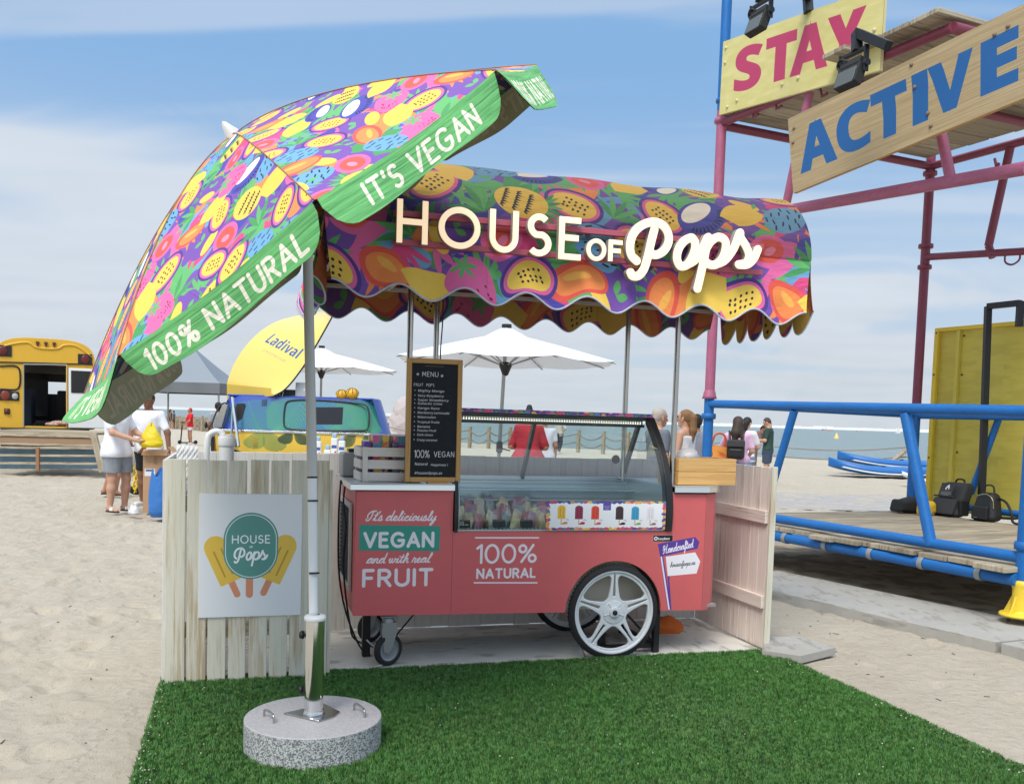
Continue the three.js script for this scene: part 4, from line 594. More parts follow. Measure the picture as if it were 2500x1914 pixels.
// ---------------------------------------------------------------- the fences round the stall
{
  const f = thing('picket_fence', 'weathered white picket fence panel left of the cart, with the round logo board', 'fence', CO, YAW);
  f.userData.label = 'front left picket fence panel that carries the ice pop logo board';
  for (let i = 0; i < 8; i++) { const w = [0.104, 0.104, 0.098, 0.094, 0.1, 0.1, 0.102, 0.1][i], u = -2.783 + 0.1135 * i + w / 2, h = 1.268 + [0, 0, -0.004, -0.004, 0.002, 0, 0.003, 0.004][i]; part('board', board(w, h, 0.02, u, h / 2 + 0.004, 0.09), M.whitewash[i % 3], f); }
  for (const y of [1.02, 0.30]) part('rail', board(0.9, 0.09, 0.022, -2.335, y, 0.068), M.whitewash[1], f);
  part('post', board(0.022, 1.2, 0.06, -1.876, 0.62, 0.06), M.whitewash[0], f);
  const s = thing('picket_fence', 'picket fence panel running back from the left front corner of the stall', 'fence', CO, YAW);
  for (let i = 0; i < 9; i++) part('board', board(0.02, 1.26, 0.1, -2.792, 0.635, 0.02 - 0.115 * i), M.whiteBoard, s);
  for (const y of [1.02, 0.30]) part('rail', board(0.022, 0.09, 1.0, -2.77, y, -0.44), M.whiteBoard, s);
  const b = thing('picket_fence', 'long white picket fence behind the cart, seen through its glass case', 'fence', CO, YAW);
  for (let i = 0; i < 31; i++) part('board', board(0.1253, 1.262 + 0.012 * (h2(i, 4) - 0.5), 0.018, -2.73 + 0.1262 * i, 0.64, -1.05), M.whiteBoard, b);
  for (const y of [1.0, 0.32]) part('rail', board(3.86, 0.09, 0.022, -0.83, y, -1.072), M.whiteBoard, b);
  const r = thing('picket_fence', 'white picket fence panel tinted with pink bounce at the right end of the cart', 'fence', CO, YAW);
  const bw = 0.112; for (let i = 0; i < 9; i++) part('board', board(0.02, 1.268 + 0.01 * (h2(i, 9) - 0.5), bw - 0.004, 1.14, 0.637, -0.09 - bw * i - 0.02), M.pinkBounce[i % 2], r);
  part('board', board(0.044, 1.275, 0.022, 1.143, 0.64, -0.028), M.whitewash[0], r);
  for (const y of [0.925, 0.33]) part('batten', board(0.024, 0.088, 0.96, 1.117, y, -0.535), M.pinkBounce[0], r);
  // logo board on the front panel
  const logo = canvas(832, 1024, (g, w, h) => {
    const X = (x) => (x - 250) / 612 * w, Y = (y) => (y - 448) / 722 * h;                      // measured on an enlargement of the board
    g.fillStyle = '#e4e6e7'; g.fillRect(0, 0, w, h);
    const pop = (x, y, t, m) => { g.save(); g.translate(X(x), Y(y)); g.rotate(t); g.scale(1.36, 1.418); g.fillStyle = '#d98e6a'; g.beginPath(); g.roundRect(-20, 120, 40, 120, 20); g.fill(); g.fillStyle = '#e6be4a'; g.beginPath(); g.moveTo(-70, 130); g.lineTo(-70, -80); g.arc(0, -80, 70, Math.PI, 0); g.lineTo(70, 130); g.quadraticCurveTo(70, 142, 58, 142); g.lineTo(-58, 142); g.quadraticCurveTo(-70, 142, -70, 130); g.fill(); g.strokeStyle = '#bd9426'; g.lineWidth = 11; g.lineCap = 'round'; for (const q of [-22, 26]) { g.beginPath(); g.moveTo(q, -62); g.lineTo(q, 96); g.stroke(); } g.restore(); };
    pop(382, 835, -0.42); pop(728, 830, 0.42);
    g.fillStyle = '#d98e6a'; g.beginPath(); g.roundRect(X(527), Y(900), X(571) - X(527), Y(1060) - Y(900), 30); g.fill();
    const pill = (x0, y0, x1, y1) => { const r = (X(x1) - X(x0)) / 2; g.beginPath(); g.moveTo(X(x0), Y(y0) + r); g.arc(X(x0) + r, Y(y0) + r, r, Math.PI, 0); g.lineTo(X(x1), Y(y1) - r); g.arc(X(x0) + r, Y(y1) - r, r, 0, Math.PI); g.closePath(); };
    g.fillStyle = '#579389'; pill(392, 556, 720, 948); g.fill(); g.strokeStyle = '#e6f0ee'; g.lineWidth = 6; pill(404, 569, 708, 937); g.stroke();
    writeLine(g, 'HOUSE', X(556), Y(735), 62, 10, '#eef4f3', { fit: X(668) - X(446) }); writeLine(g, 'OF', X(556), Y(763), 14, 4, '#eef4f3', { fit: 24 });
    g.strokeStyle = '#f2f6f5'; g.lineCap = g.lineJoin = 'round'; g.lineWidth = 16; const kx = (X(655) - X(458)) / 985; for (const s of POPS) { g.beginPath(); s.forEach((p, i) => { const x = X(458) + (p[0] - 752) * kx, y = Y(765) + (p[1] - 445) * kx * 1.06; i ? g.lineTo(x, y) : g.moveTo(x, y); }); g.stroke(); }
  });
  const lb = thing('logo_board', 'white board with a green ice pop logo on the picket fence', 'sign', fromCart(-2.323, 0.728, 0.104), YAW);
  part('panel', box(0.566, 0.706, 0.008, 0, 0, 0, 0.001), mat([0.75, 0.76, 0.76], 0.5), lb); part('print', new THREE.PlaneGeometry(0.562, 0.702).translate(0, 0, 0.006), mat([1, 1, 1], 0.45, { map: tex(logo) }), lb);
}

// ---------------------------------------------------------------- the tilted fruit parasol and its stone base
{
  const bc = G(765, 1797, 0.145).add(G(765, 1703, 0.145)).multiplyScalar(0.5); bc.y = 0;
  const c = V3(-1.013, 2.417, -4.389), a = V3(-0.602, 0.759, 0.248).normalize(), e1 = a.clone().cross(V3(0, 0, 1)).normalize(), e2 = a.clone().cross(e1), R = 1.266, h = 0.496, ph = 4.835, N = 8;
  const P = thing('parasol', 'large tilted parasol with fruit print and green lettered edge', 'parasol', bc);
  const W = (v) => v.clone().sub(bc);
  const rib = (k, r) => { const t = ph + k * 2 * Math.PI / N; return c.clone().add(k === 2 ? V3(0.11, 0.02, 0).multiplyScalar(r * r) : V3(0, 0, 0)).addScaledVector(e1, R * r * Math.cos(t)).addScaledVector(e2, R * r * Math.sin(t)).addScaledVector(a, h * (1 - Math.pow(r, 1.55))); };
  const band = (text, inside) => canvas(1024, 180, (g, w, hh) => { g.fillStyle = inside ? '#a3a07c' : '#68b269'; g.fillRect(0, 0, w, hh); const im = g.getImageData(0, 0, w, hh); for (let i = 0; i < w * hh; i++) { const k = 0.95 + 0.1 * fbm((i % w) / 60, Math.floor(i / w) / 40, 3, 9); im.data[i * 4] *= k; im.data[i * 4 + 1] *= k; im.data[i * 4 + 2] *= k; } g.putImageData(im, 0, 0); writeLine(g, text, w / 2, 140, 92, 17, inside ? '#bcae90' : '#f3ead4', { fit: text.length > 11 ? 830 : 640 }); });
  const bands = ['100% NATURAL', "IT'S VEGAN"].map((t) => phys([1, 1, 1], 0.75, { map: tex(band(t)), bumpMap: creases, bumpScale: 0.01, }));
  const bandsIn = ['100% NATURAL', "IT'S VEGAN"].map((t) => mat([1, 1, 1], 0.85, { map: tex(band(t, true)) }));  // reverse of the bands, with the inside shade in their olive tone
  for (let k = -3; k < 5; k++) {
    const name = (((k % 2) + 2) % 2) === 1 ? 0 : 1;                             // the panel before corner 0 reads 100% NATURAL
    const f = (s, t) => { const r = 0.02 + 0.98 * t, A = rib(k, r), B = rib(k + 1, r), q = A.lerp(B, s).addScaledVector(a, -0.022 * Math.sin(Math.PI * s) * r); const x = q.clone().sub(c).dot(e1), y = q.clone().sub(c).dot(e2); const w = W(q); return [w.x, w.y, w.z, x * 0.93 + y * 0.37 + k * 0.23, -x * 0.37 + y * 0.93 + k * 0.4]; };
    const pg = sheet(16, 18, f), panel = part('panel', pg, parasolCloth, P), seam = part('seam', tube(Array.from({ length: 19 }, (_, i) => W(rib(k, 0.03 + 0.97 * i / 18).addScaledVector(a, 0.002))), 0.0028, 30, 5), mat(srgb(150, 110, 90), 0.8), panel), ps = new THREE.Vector3().fromBufferAttribute(pg.attributes.normal, 160).dot(a) > 0 ? -1 : 1; part('shaded_reverse', inner(pg, 0.005 * ps), parasolInside, panel);
    const out = rib(k, 1).add(rib(k + 1, 1)).multiplyScalar(0.5).sub(c); out.addScaledVector(a, -out.dot(a)).normalize();
    const flare = k === 1 ? 0.3 : 0.10, len = k === -2 || k === 1 ? 0.19 : k === -3 ? 0.18 : 0.135, drop = a.clone().multiplyScalar(-1).addScaledVector(out, flare).addScaledVector(V3(0, -1, 0), 0.35).normalize();
    const g = (s, t) => { const S = 0.012 + 0.976 * s, e = Math.abs(2 * s - 1), L = len * (e > 0.78 ? Math.sqrt(Math.max(0.03, 1 - Math.pow((e - 0.78) / 0.22, 2) * 0.93)) : 1) * (1 + 0.05 * Math.sin(s * 9 + k * 2)); const q = rib(k, 1).lerp(rib(k + 1, 1), S).addScaledVector(a, -0.022 * Math.sin(Math.PI * S))
      .addScaledVector(k === -2 ? V3(lerp(-0.75, -0.2, s), lerp(-0.75, -1, s), 0).normalize() : drop, L * t).addScaledVector(out, 0.012 * t * Math.sin(s * 11 + k) + 0.002); const w = W(q); return [w.x, w.y, w.z, s, 1 - t * L / (len * 1.05)]; };
    const vg = sheet(40, 5, g), vs = new THREE.Vector3().fromBufferAttribute(vg.attributes.normal, 100).dot(out) > 0 ? -1 : 1; part('valance', vg, bands[name], panel); part('valance_shaded_reverse', inner(vg, 0.004 * vs), bandsIn[name], panel);
  }
  const apex = rib(0, 0), joint = apex.clone().addScaledVector(a, -0.52);
  for (let k = -3; k < 5; k++) { const p = Array.from({ length: 9 }, (_, i) => W(rib(k, 0.02 + 0.97 * i / 8).addScaledVector(a, -0.014))); const r = part('rib', tube(p, 0.007, 18, 6), M.brushed, P); part('strut', pipe(W(apex.clone().addScaledVector(a, -0.42)), W(rib(k, 0.5).addScaledVector(a, -0.02)), 0.006, 6), M.brushed, r); }
  part('finial', lathe([[0.04, -0.01], [0.036, 0.01], [0.022, 0.04], [0.012, 0.065], [0, 0.075]], 20).applyQuaternion(new THREE.Quaternion().setFromUnitVectors(V3(0, 1, 0), a)).translate(...W(apex).toArray()), phys([0.8, 0.78, 0.77], 0.5, { transmission: 0.3, thickness: 0 }), P);
  part('hub', pipe(W(apex.clone().addScaledVector(a, -0.46)), W(apex.clone().addScaledVector(a, -0.38)), 0.034, 14), M.white, P);
  const foot = V3(0, 0.6, 0), jw = W(joint), polePaint = mat([0.5, 0.5, 0.47], 0.5), lower = mat([0.74, 0.75, 0.75], 0.45), pt = (t) => foot.clone().lerp(jw, t);
  part('pole', [pipe(pt(0.36), jw, 0.0235, 18)], polePaint, P, 'grey upper length of the pole'); part('pole', [pipe(V3(0, 0.3, 0), pt(0.36), 0.0215, 18)], lower, P, 'white lower length of the pole');
  for (const t of [0.115, 0.30, 0.36]) part('joint_ring', pipe(pt(t), pt(t + 0.004), 0.0242, 18), M.blackMatt, P);
  part('crown_pole', pipe(jw, W(apex), 0.02, 14), polePaint, P);
  part('tilt_joint', [new THREE.SphereGeometry(0.036, 16, 12).translate(...jw.toArray())], M.black, P);
  // base
  const granite = (s, o) => mat([1, 1, 1], o, { map: tex(pix(512, 512, (x, y) => { const v = vnoise(x / 7, y / 7, s, 73, 73), w = vnoise(x / 4 + 9, y / 4, s + 3, 128, 128), k = v * 0.6 + w * 0.5; return mix([98, 101, 101], [190, 192, 190], sstep(0.30, 0.72, k)); }), 1 / 0.42, 1 / 0.42) });
  const B = thing('parasol_stand', 'round grey granite parasol base with steel sleeve on the grass', 'parasol base', bc);
  const side = new THREE.CylinderGeometry(0.314, 0.314, 0.138, 72, 1, true).translate(0, 0.071, 0); { const u = side.attributes.uv; for (let i = 0; i < u.count; i++) u.setXY(i, u.getX(i) * 2.1, u.getY(i) * 0.14); }
  part('stone', side, granite(701, 0.75), B);
  const lid = lathe([[0, 0.146], [0.308, 0.146], [0.313, 0.143], [0.314, 0.139]], 72); { const p = lid.attributes.position, u = lid.attributes.uv; for (let i = 0; i < u.count; i++) u.setXY(i, p.getX(i), p.getZ(i)); }
  part('stone_top', lid, mat([1, 1, 1], 0.55, { map: tex(pix(512, 512, (x, y) => { const v = h2(x, y, 711), w = fbm(x / 5, y / 5, 2, 712, 102.4, 102.4), st = fbm(x / 60, y / 18, 3, 713, 8.53, 28.44); return mix(mix([128, 128, 130], [196, 195, 196], v * 0.4 + w * 0.7), [176, 168, 172], st * 0.35); }), 1 / 0.5, 1 / 0.5) }), B);
  part('foot_plate', (() => { const g = extrude(poly([[-0.14, 0.0], [0.02, 0.155], [0.115, 0.045], [0.10, -0.03], [0.045, -0.10]].map((p) => [p[0], p[1]])), 0.008, 0.002).rotateX(-Math.PI / 2); return g.translate(0, 0.146, 0); })(), M.steel, B);
  part('sleeve', [lathe([[0.044, 0.154], [0.052, 0.155], [0.046, 0.165], [0.0435, 0.18], [0.0435, 0.60]], 28)], M.chrome, B);
  part('collar', lathe([[0.0445, 0.595], [0.05, 0.597], [0.051, 0.61], [0.046, 0.618], [0.022, 0.622]], 28), M.white, B);
  for (const y of [0.26, 0.52]) part('knob', [pipe(V3(-0.04, y, -0.012), V3(-0.058, y, -0.018), 0.008), lathe([[0, 0], [0.018, 0], [0.02, 0.01], [0.014, 0.02], [0, 0.022]], 14).rotateZ(Math.PI / 2).translate(-0.055, y, -0.018)], M.black, B);
  for (const [x0, y0, x1, y1] of [[644, 1735, 668, 1752], [864, 1720, 890, 1738]]) { const p = W(G(x0, y0 + 14, 0.146)), q = W(G(x1, y1 + 14, 0.146)), up = V3(0, 0.03, 0); part('handle', [tube([p, p.clone().add(up).lerp(q, 0.04), p.clone().lerp(q, 0.15).add(V3(0, 0.036, 0)), p.clone().lerp(q, 0.85).add(V3(0, 0.036, 0)), q.clone().add(up).lerp(p, 0.04), q], 0.0055, 40, 8)], M.steel, B); }
}

// ---------------------------------------------------------------- things on and in the cart
{
  const cartThing = (n, l, c, p, t = 0, g) => thing(n, l, c, fromCart(...p), YAW + t, g);
  // menu board
  const menu = canvas(512, 1180, (g, w, h) => {
    g.fillStyle = '#12151a'; g.fillRect(0, 0, w, h); const im = g.getImageData(0, 0, w, h); for (let i = 0; i < w * h; i++) { const k = 14 * (fbm((i % w) / 40, Math.floor(i / w) / 25, 4, 801) - 0.4); im.data[i * 4] += k; im.data[i * 4 + 1] += k; im.data[i * 4 + 2] += k; } g.putImageData(im, 0, 0);
    const X = (x) => (x - 212) / 370 * w, Y = (y) => (y - 222) / 938 * h, t = (s, x, y, px, wd) => { g.save(); g.translate(X(x), Y(y)); const m = g.measureText(s).width; g.fillStyle = '#e9e9e6'; g.font = px + 'px sans-serif'; const k = wd ? wd / 370 * w / g.measureText(s).width : 1; g.scale(k, 1); g.transform(1, 0, -0.08, 1, 0, 0); g.fillText(s, 0, 0); g.restore(); };
    g.fillStyle = '#6b5b40'; g.fillRect(X(318), Y(240), X(468) - X(318), 6);
    g.lineCap = 'round'; writeLine(g, 'MENU', X(360), Y(328), 46, 5, '#ececea', { fit: 175 }); t('*', 245, 340, 66); t('*', 440, 346, 66);
    writeLine(g, 'FRUIT', X(268), Y(410), 28, 3.4, '#e6e6e4', { fit: 100 }); writeLine(g, "POP'S", X(362), Y(410), 28, 3.4, '#e6e6e4', { fit: 84 });
    const rows = [['Mighty Mango', 455, 215], ['Very Raspberry', 495, 210], ['Super Strawberry', 530, 250], ['Galactic Lime', 560, 200], ['Kango Kara', 598, 178], ['Blackberry Lemonade', 635, 260], ['Watermelon', 672, 150], ['Tropical fruits', 712, 180], ['Banana', 750, 105], ['Passion Fruit', 782, 155], ['Dark-choco', 818, 130], ['Crazy coconut', 860, 165]];
    rows.forEach((r, i) => { g.fillStyle = '#e9e9e6'; g.beginPath(); g.arc(X(240), Y(r[1] - 10), 5, 0, 7); g.fill(); t(r[0], 262, r[1], 32, r[2]); });
    writeLine(g, '100%', X(305), Y(998), 76, 6, '#f0f0ee', { fit: 165, track: 0.2 }); writeLine(g, 'VEGAN', X(485), Y(990), 54, 5.5, '#f0f0ee', { fit: 225 });
    t('Natural', 248, 1062, 40, 105); t('Happiness !', 378, 1066, 34, 140); t('#houseofpops.ae', 248, 1136, 38, 225);
  });
  const b = cartThing('menu_board', 'black chalk menu board in a wooden frame on the cart counter', 'menu board', [-1.252, 1.142, -0.02]); b.rotation.z = 0.004; b.rotation.x = 0;
  const w = 0.345, h = 0.752, d = 0.022; for (const s of [-1, 1]) part('frame_bar', board(0.03, h, d, s * (w - 0.03) / 2, h / 2 + 0.008, 0), M.frameWood, b); for (const y of [0.023, h - 0.007]) part('frame_bar', board(w - 0.061, 0.03, d, 0, y, 0), M.frameWood, b);
  part('chalk_surface', new THREE.PlaneGeometry(w - 0.06, h - 0.06).translate(0, h / 2 + 0.008, 0.004), mat([1, 1, 1], 0.8, { map: tex(menu) }), b); part('backing', box(w - 0.05, h - 0.05, 0.004, 0, h / 2 + 0.008, -0.004, 0), M.frameWood, b);
  part('foot', board(0.13, 0.012, 0.07, 0.03, 0.004, 0.0), M.frameWood, b);
  // white slatted crate with printed boxes
  const c = cartThing('slatted_crate', 'white slatted wooden crate on the cart beside the menu board', 'crate', [-1.50, 1.142, -0.245], 0.03);
  const cw = 0.38, cd = 0.27; for (let k = 0; k < 3; k++) for (const z of [-1, 1]) part('slat', board(cw, 0.056, 0.012, 0, 0.03 + k * 0.076, z * (cd / 2 - 0.006)), M.crateWhite, c); for (let k = 0; k < 3; k++) for (const x of [-1, 1]) part('slat', board(0.012, 0.056, cd - 0.026, x * (cw / 2 - 0.006), 0.03 + k * 0.076, 0), M.crateWhite, c);
  for (const x of [-1, 1]) for (const z of [-1, 1]) part('corner_post', board(0.03, 0.212, 0.02, x * (cw / 2 - 0.028), 0.106, z * (cd / 2 + 0.0105)), M.crateWhite, c); part('base', board(cw - 0.03, 0.008, cd - 0.03, 0, 0.004, 0), M.crateWhite, c);
  const pb = (x, z, ww, hh, dd, l, m) => { const q = cartThing('printed_box', l, 'box', [-1.50 + x, 1.151, -0.245 + z], 0.03); part('carton', uvm(box(ww, hh, dd, 0, hh / 2, 0, 0.002), x * 3, z), m, q); part('lid_flap', uvm(box(ww * 0.96, 0.004, dd * 0.9, 0, hh + 0.002, 0, 0.001, 0.06)), M.white, q); };
  pb(-0.058, -0.01, 0.094, 0.275, 0.17, 'fruit printed box at the left of the white crate', boxPrint); pb(0.095, -0.01, 0.15, 0.272, 0.17, 'wide fruit printed box beside the menu board in the white crate', boxPrint);
  pb(-0.137, 0.02, 0.04, 0.235, 0.12, 'narrow purple carton in the corner of the white crate', mat(srgb(112, 80, 160), 0.6));
  // card reader box on the counter behind the crate
  const k = cartThing('cash_box', 'grey and black counter appliance with cables behind the white crate', 'appliance', [-1.66, 1.142, -0.62]); part('case', box(0.14, 0.155, 0.24, -0.02, 0.08, 0, 0.012), M.greyMetal, k); part('front', box(0.03, 0.15, 0.22, 0.066, 0.078, 0, 0.004), M.black, k); part('tray', box(0.13, 0.02, 0.12, 0.02, 0.172, 0.0, 0.006), M.black, k);
  // wooden crate at the right
  const q = cartThing('wooden_crate', 'varnished pine crate on the right counter of the cart', 'crate', [0.645, 1.142, -0.21], 0.02);
  const ww = 0.44, dd = 0.30; for (let i = 0; i < 2; i++) { for (const z of [-1, 1]) part('plank', board(ww, 0.088, 0.014, 0, 0.046 + i * 0.0915, z * (dd / 2 - 0.007)), M.pine, q); for (const x of [-1, 1]) part('plank', board(0.014, 0.088, dd - 0.03, x * (ww / 2 - 0.007), 0.046 + i * 0.0915, 0), M.pine, q); } part('base', board(ww - 0.03, 0.008, dd - 0.03, 0, 0.006, 0), M.pine, q);
  const bag = single('plastic_bag', (() => { const g = new THREE.SphereGeometry(0.075, 28, 18); const p = g.attributes.position; for (let i = 0; i < p.count; i++) { const v = V3().fromBufferAttribute(p, i), s = 1 + 0.35 * (fbm(v.x * 26 + 5, v.y * 26 + v.z * 20, 3, 5) - 0.5); p.setXYZ(i, v.x * s * 1.15, Math.max(v.y, -0.06) * s * 0.9, v.z * s); } g.computeVertexNormals(); return g; })(), phys([0.85, 0.85, 0.85], 0.3, { transmission: 0.55, thickness: 0 }), 'clear plastic bag sticking out of the pine crate', 'bag'); bag.position.copy(fromCart(0.56, 1.32, -0.2));
  // poster of ice pops inside the front glass
  const poster = canvas(1024, 336, (g, w, h) => {
    g.fillStyle = '#eeeef0'; g.fillRect(0, 0, w, h); const X = (x) => (x - 930) / 1030 * w, Y = (y) => (y - 905) / 340 * h, r = rng(31), cols = ['#e9c35a', '#6c4fa0', '#d8566f', '#5a7f9a', '#e2788f', '#4a4696', '#e0a85c', '#c94f7c'];
    const blob = (x, y) => { g.fillStyle = cols[Math.floor(r() * 8)]; g.beginPath(); g.ellipse(x, y, 22 + 12 * r(), 16 + 8 * r(), r() * 3, 0, 7); g.fill(); if (r() > 0.6) { g.strokeStyle = '#33283a'; g.lineWidth = 3; g.beginPath(); g.arc(x, y, 15, 0, 5); g.stroke(); } };
    for (let x = 5; x < w; x += 36) { blob(x, 6); blob(x, h - 8); } for (let y = 20; y < h; y += 34) { blob(8, y); blob(w - 8, y); }
    g.fillStyle = '#5b4a9e'; g.fillRect(X(1408), Y(905), X(1475) - X(1408), Y(1012) - Y(905)); g.fillStyle = '#cfc6e6'; g.font = 'bold 15px sans-serif'; g.textAlign = 'center'; g.fillText('HOUSE', X(1441), Y(975)); g.fillText('Pops', X(1441), Y(998));
    [[1056, '#e9b93d', '#c99526'], [1203, '#8e2a4a', '#6f1c36'], [1341, '#de4a33', '#b93522'], [1551, '#453034', '#2e1f22'], [1688, '#3f9cc4', '#2c7da2'], [1823, '#e6dfe4', '#cfc3ca']].forEach(([x, c, d], i) => {
      const y0 = 955 + i * 3, cx = X(x), t = Y(y0), bt = Y(y0 + 158), ww2 = 33; g.fillStyle = '#d8b58a'; g.fillRect(cx - 5, bt, 10, 66); g.fillStyle = c; g.beginPath(); g.moveTo(cx - ww2, bt); g.lineTo(cx - ww2, t + ww2); g.arc(cx, t + ww2, ww2, Math.PI, 0); g.lineTo(cx + ww2, bt); g.closePath(); g.fill(); g.fillStyle = d; for (const q2 of [-14, 10]) { g.beginPath(); g.roundRect(cx + q2, t + 26, 7, bt - t - 42, 4); g.fill(); }
      g.fillStyle = ['#e08a3c', '#b32238', '#cf5a4a', '#2b2030', '#7fb54a', '#8a7560'][i]; g.beginPath(); g.ellipse(cx + 34, bt + 48, 20, 15, 0, 0, 7); g.fill(); g.beginPath(); g.ellipse(cx + 14, bt + 56, 11, 9, 0, 0, 7); g.fill(); g.strokeStyle = '#777'; g.lineWidth = 3; for (const o of [0, 8]) { g.beginPath(); g.moveTo(cx + 36 + o, bt + 6 - o); g.lineTo(cx + 58 + o, bt + 22 - o); g.stroke(); } });
  });
  const po = single('poster', sheet(1, 10, (s, t) => { const y = lerp(0.853, 1.04, t); return [lerp(-0.52, 0.312, s), y, 0.0165 + 0.004 * Math.sin(t * 3), s, t]; }), mat([1, 1, 1], 0.35, { map: tex(poster) }), 'white poster of six ice pops on the front glass of the case', 'poster'); po.position.copy(CO); po.rotation.y = YAW;
  // packs and cards in the freezer
  const r = rng(61), cols = [[0.55, 0.42, 0.26], [0.34, 0.09, 0.14], [0.5, 0.45, 0.4], [0.2, 0.28, 0.3], [0.62, 0.55, 0.3], [0.4, 0.2, 0.3]].map((v) => phys(v, 0.35, { clearcoat: 0.6 }));
  const pack = (m) => { const g = sheet(8, 10, (s, t) => { const x = (s - 0.5) * 0.07, e = Math.sin(Math.PI * s) * Math.sin(Math.PI * t); return [x, t * 0.13, 0.016 * e + 0.004 * Math.sin(s * 20 + t * 9)]; }), k = sheet(8, 10, (s, t) => [(0.5 - s) * 0.07, t * 0.13, -0.012 * Math.sin(Math.PI * s) * Math.sin(Math.PI * t)]); return [g, k]; };
  const shape = merge(pack());
  for (let i = 0; i < 40; i++) { const p = single('ice_pop_pack', shape, cols[i % 6], 'wrapped ice pop standing in the glass freezer case', 'ice pop', 'ice pops in the freezer case'); const row = Math.floor(i / 8); p.position.copy(fromCart(-1.03 + (i % 8) * 0.085 + r() * 0.04, 0.808 + 0.02 * row + 0.03 * r(), -0.10 - row * 0.10 - r() * 0.05)); p.rotation.set(-0.35 - r() * 0.3, YAW + (r() - 0.5) * 1.4, (r() - 0.5) * 0.9); }
  const card = canvas(256, 160, (g) => { g.fillStyle = '#16181a'; g.fillRect(0, 0, 256, 160); g.fillStyle = '#e8e8e4'; g.font = '100px sans-serif'; g.fillText('20', 26, 118); g.font = '44px sans-serif'; g.fillText('aed', 150, 118); });
  [[-1.035, -0.075, 'black price card reading 20 at the left of the freezer case'], [-0.80, -0.09, 'black price card in the middle of the freezer case'], [-0.62, -0.08, 'black price card beside the poster in the freezer case']].forEach(([u, z, l], i) => { const p = cartThing('price_card', l, 'price card', [u, 0.857, z]); part('card', box(0.085, 0.052, 0.003, 0, 0.028, 0, 0.0005, -0.3), M.black, p); if (!i) part('print', new THREE.PlaneGeometry(0.083, 0.05).rotateX(-0.3).translate(0, 0.0285, 0.0022), mat([1, 1, 1], 0.7, { map: tex(card) }), p); });
  // orange cloth under the cart
  const oc = single('orange_cloth', (() => { const g = new THREE.SphereGeometry(0.12, 40, 24); const p = g.attributes.position; for (let i = 0; i < p.count; i++) { const v = V3().fromBufferAttribute(p, i), s = 1 + 0.7 * (fbm(v.x * 16 + 5, v.z * 18 + v.y * 25, 4, 15) - 0.5); p.setXYZ(i, v.x * s * 1.15, Math.max(0, v.y + 0.03) * s * 0.75, v.z * s * 0.8); } g.computeVertexNormals(); return g; })(), mat([0.62, 0.14, 0.02], 0.8), 'crumpled orange net cloth on the concrete under the cart', 'cloth'); oc.position.copy(fromCart(0.66, 0.0, -0.66)); oc.rotation.y = YAW;
  // white pipe standing inside the left fence
  const pw = cartThing('drain_pipe', 'white plastic drain pipe with a bend above the left fence', 'pipe', [-2.52, 0, -0.45]); part('pipe', [pipe(V3(0.05, 0.9, 0), V3(0.05, 1.40, 0), 0.045, 20), lathe([[0.05, 0], [0.054, 0.01], [0.054, 0.05], [0.05, 0.06]], 20).translate(0.05, 1.33, 0)], M.white, pw); part('bend', [tube([V3(0.03, 1.395, 0), V3(0.0, 1.42, 0), V3(-0.05, 1.40, 0), V3(-0.065, 1.33, 0), V3(-0.065, 1.0, 0)], 0.02, 30, 10)], M.white, pw); part('stand', pipe(V3(0, 0, 0), V3(0.02, 0.95, 0), 0.03), M.white, pw);
  const foam = single('foam_sheet', sheet(30, 20, (s, t) => [(s - 0.5) * 0.13, t * 0.33, 0.012 * Math.sin(s * 30) * Math.sin(t * 50) + 0.1 * s], 0), mat([0.78, 0.78, 0.78], 0.5), 'white bubble wrap bundle behind the left end of the picket fence', 'packaging'); foam.position.copy(fromCart(-2.70, 1.0, -0.5)); foam.rotation.y = YAW; 
}
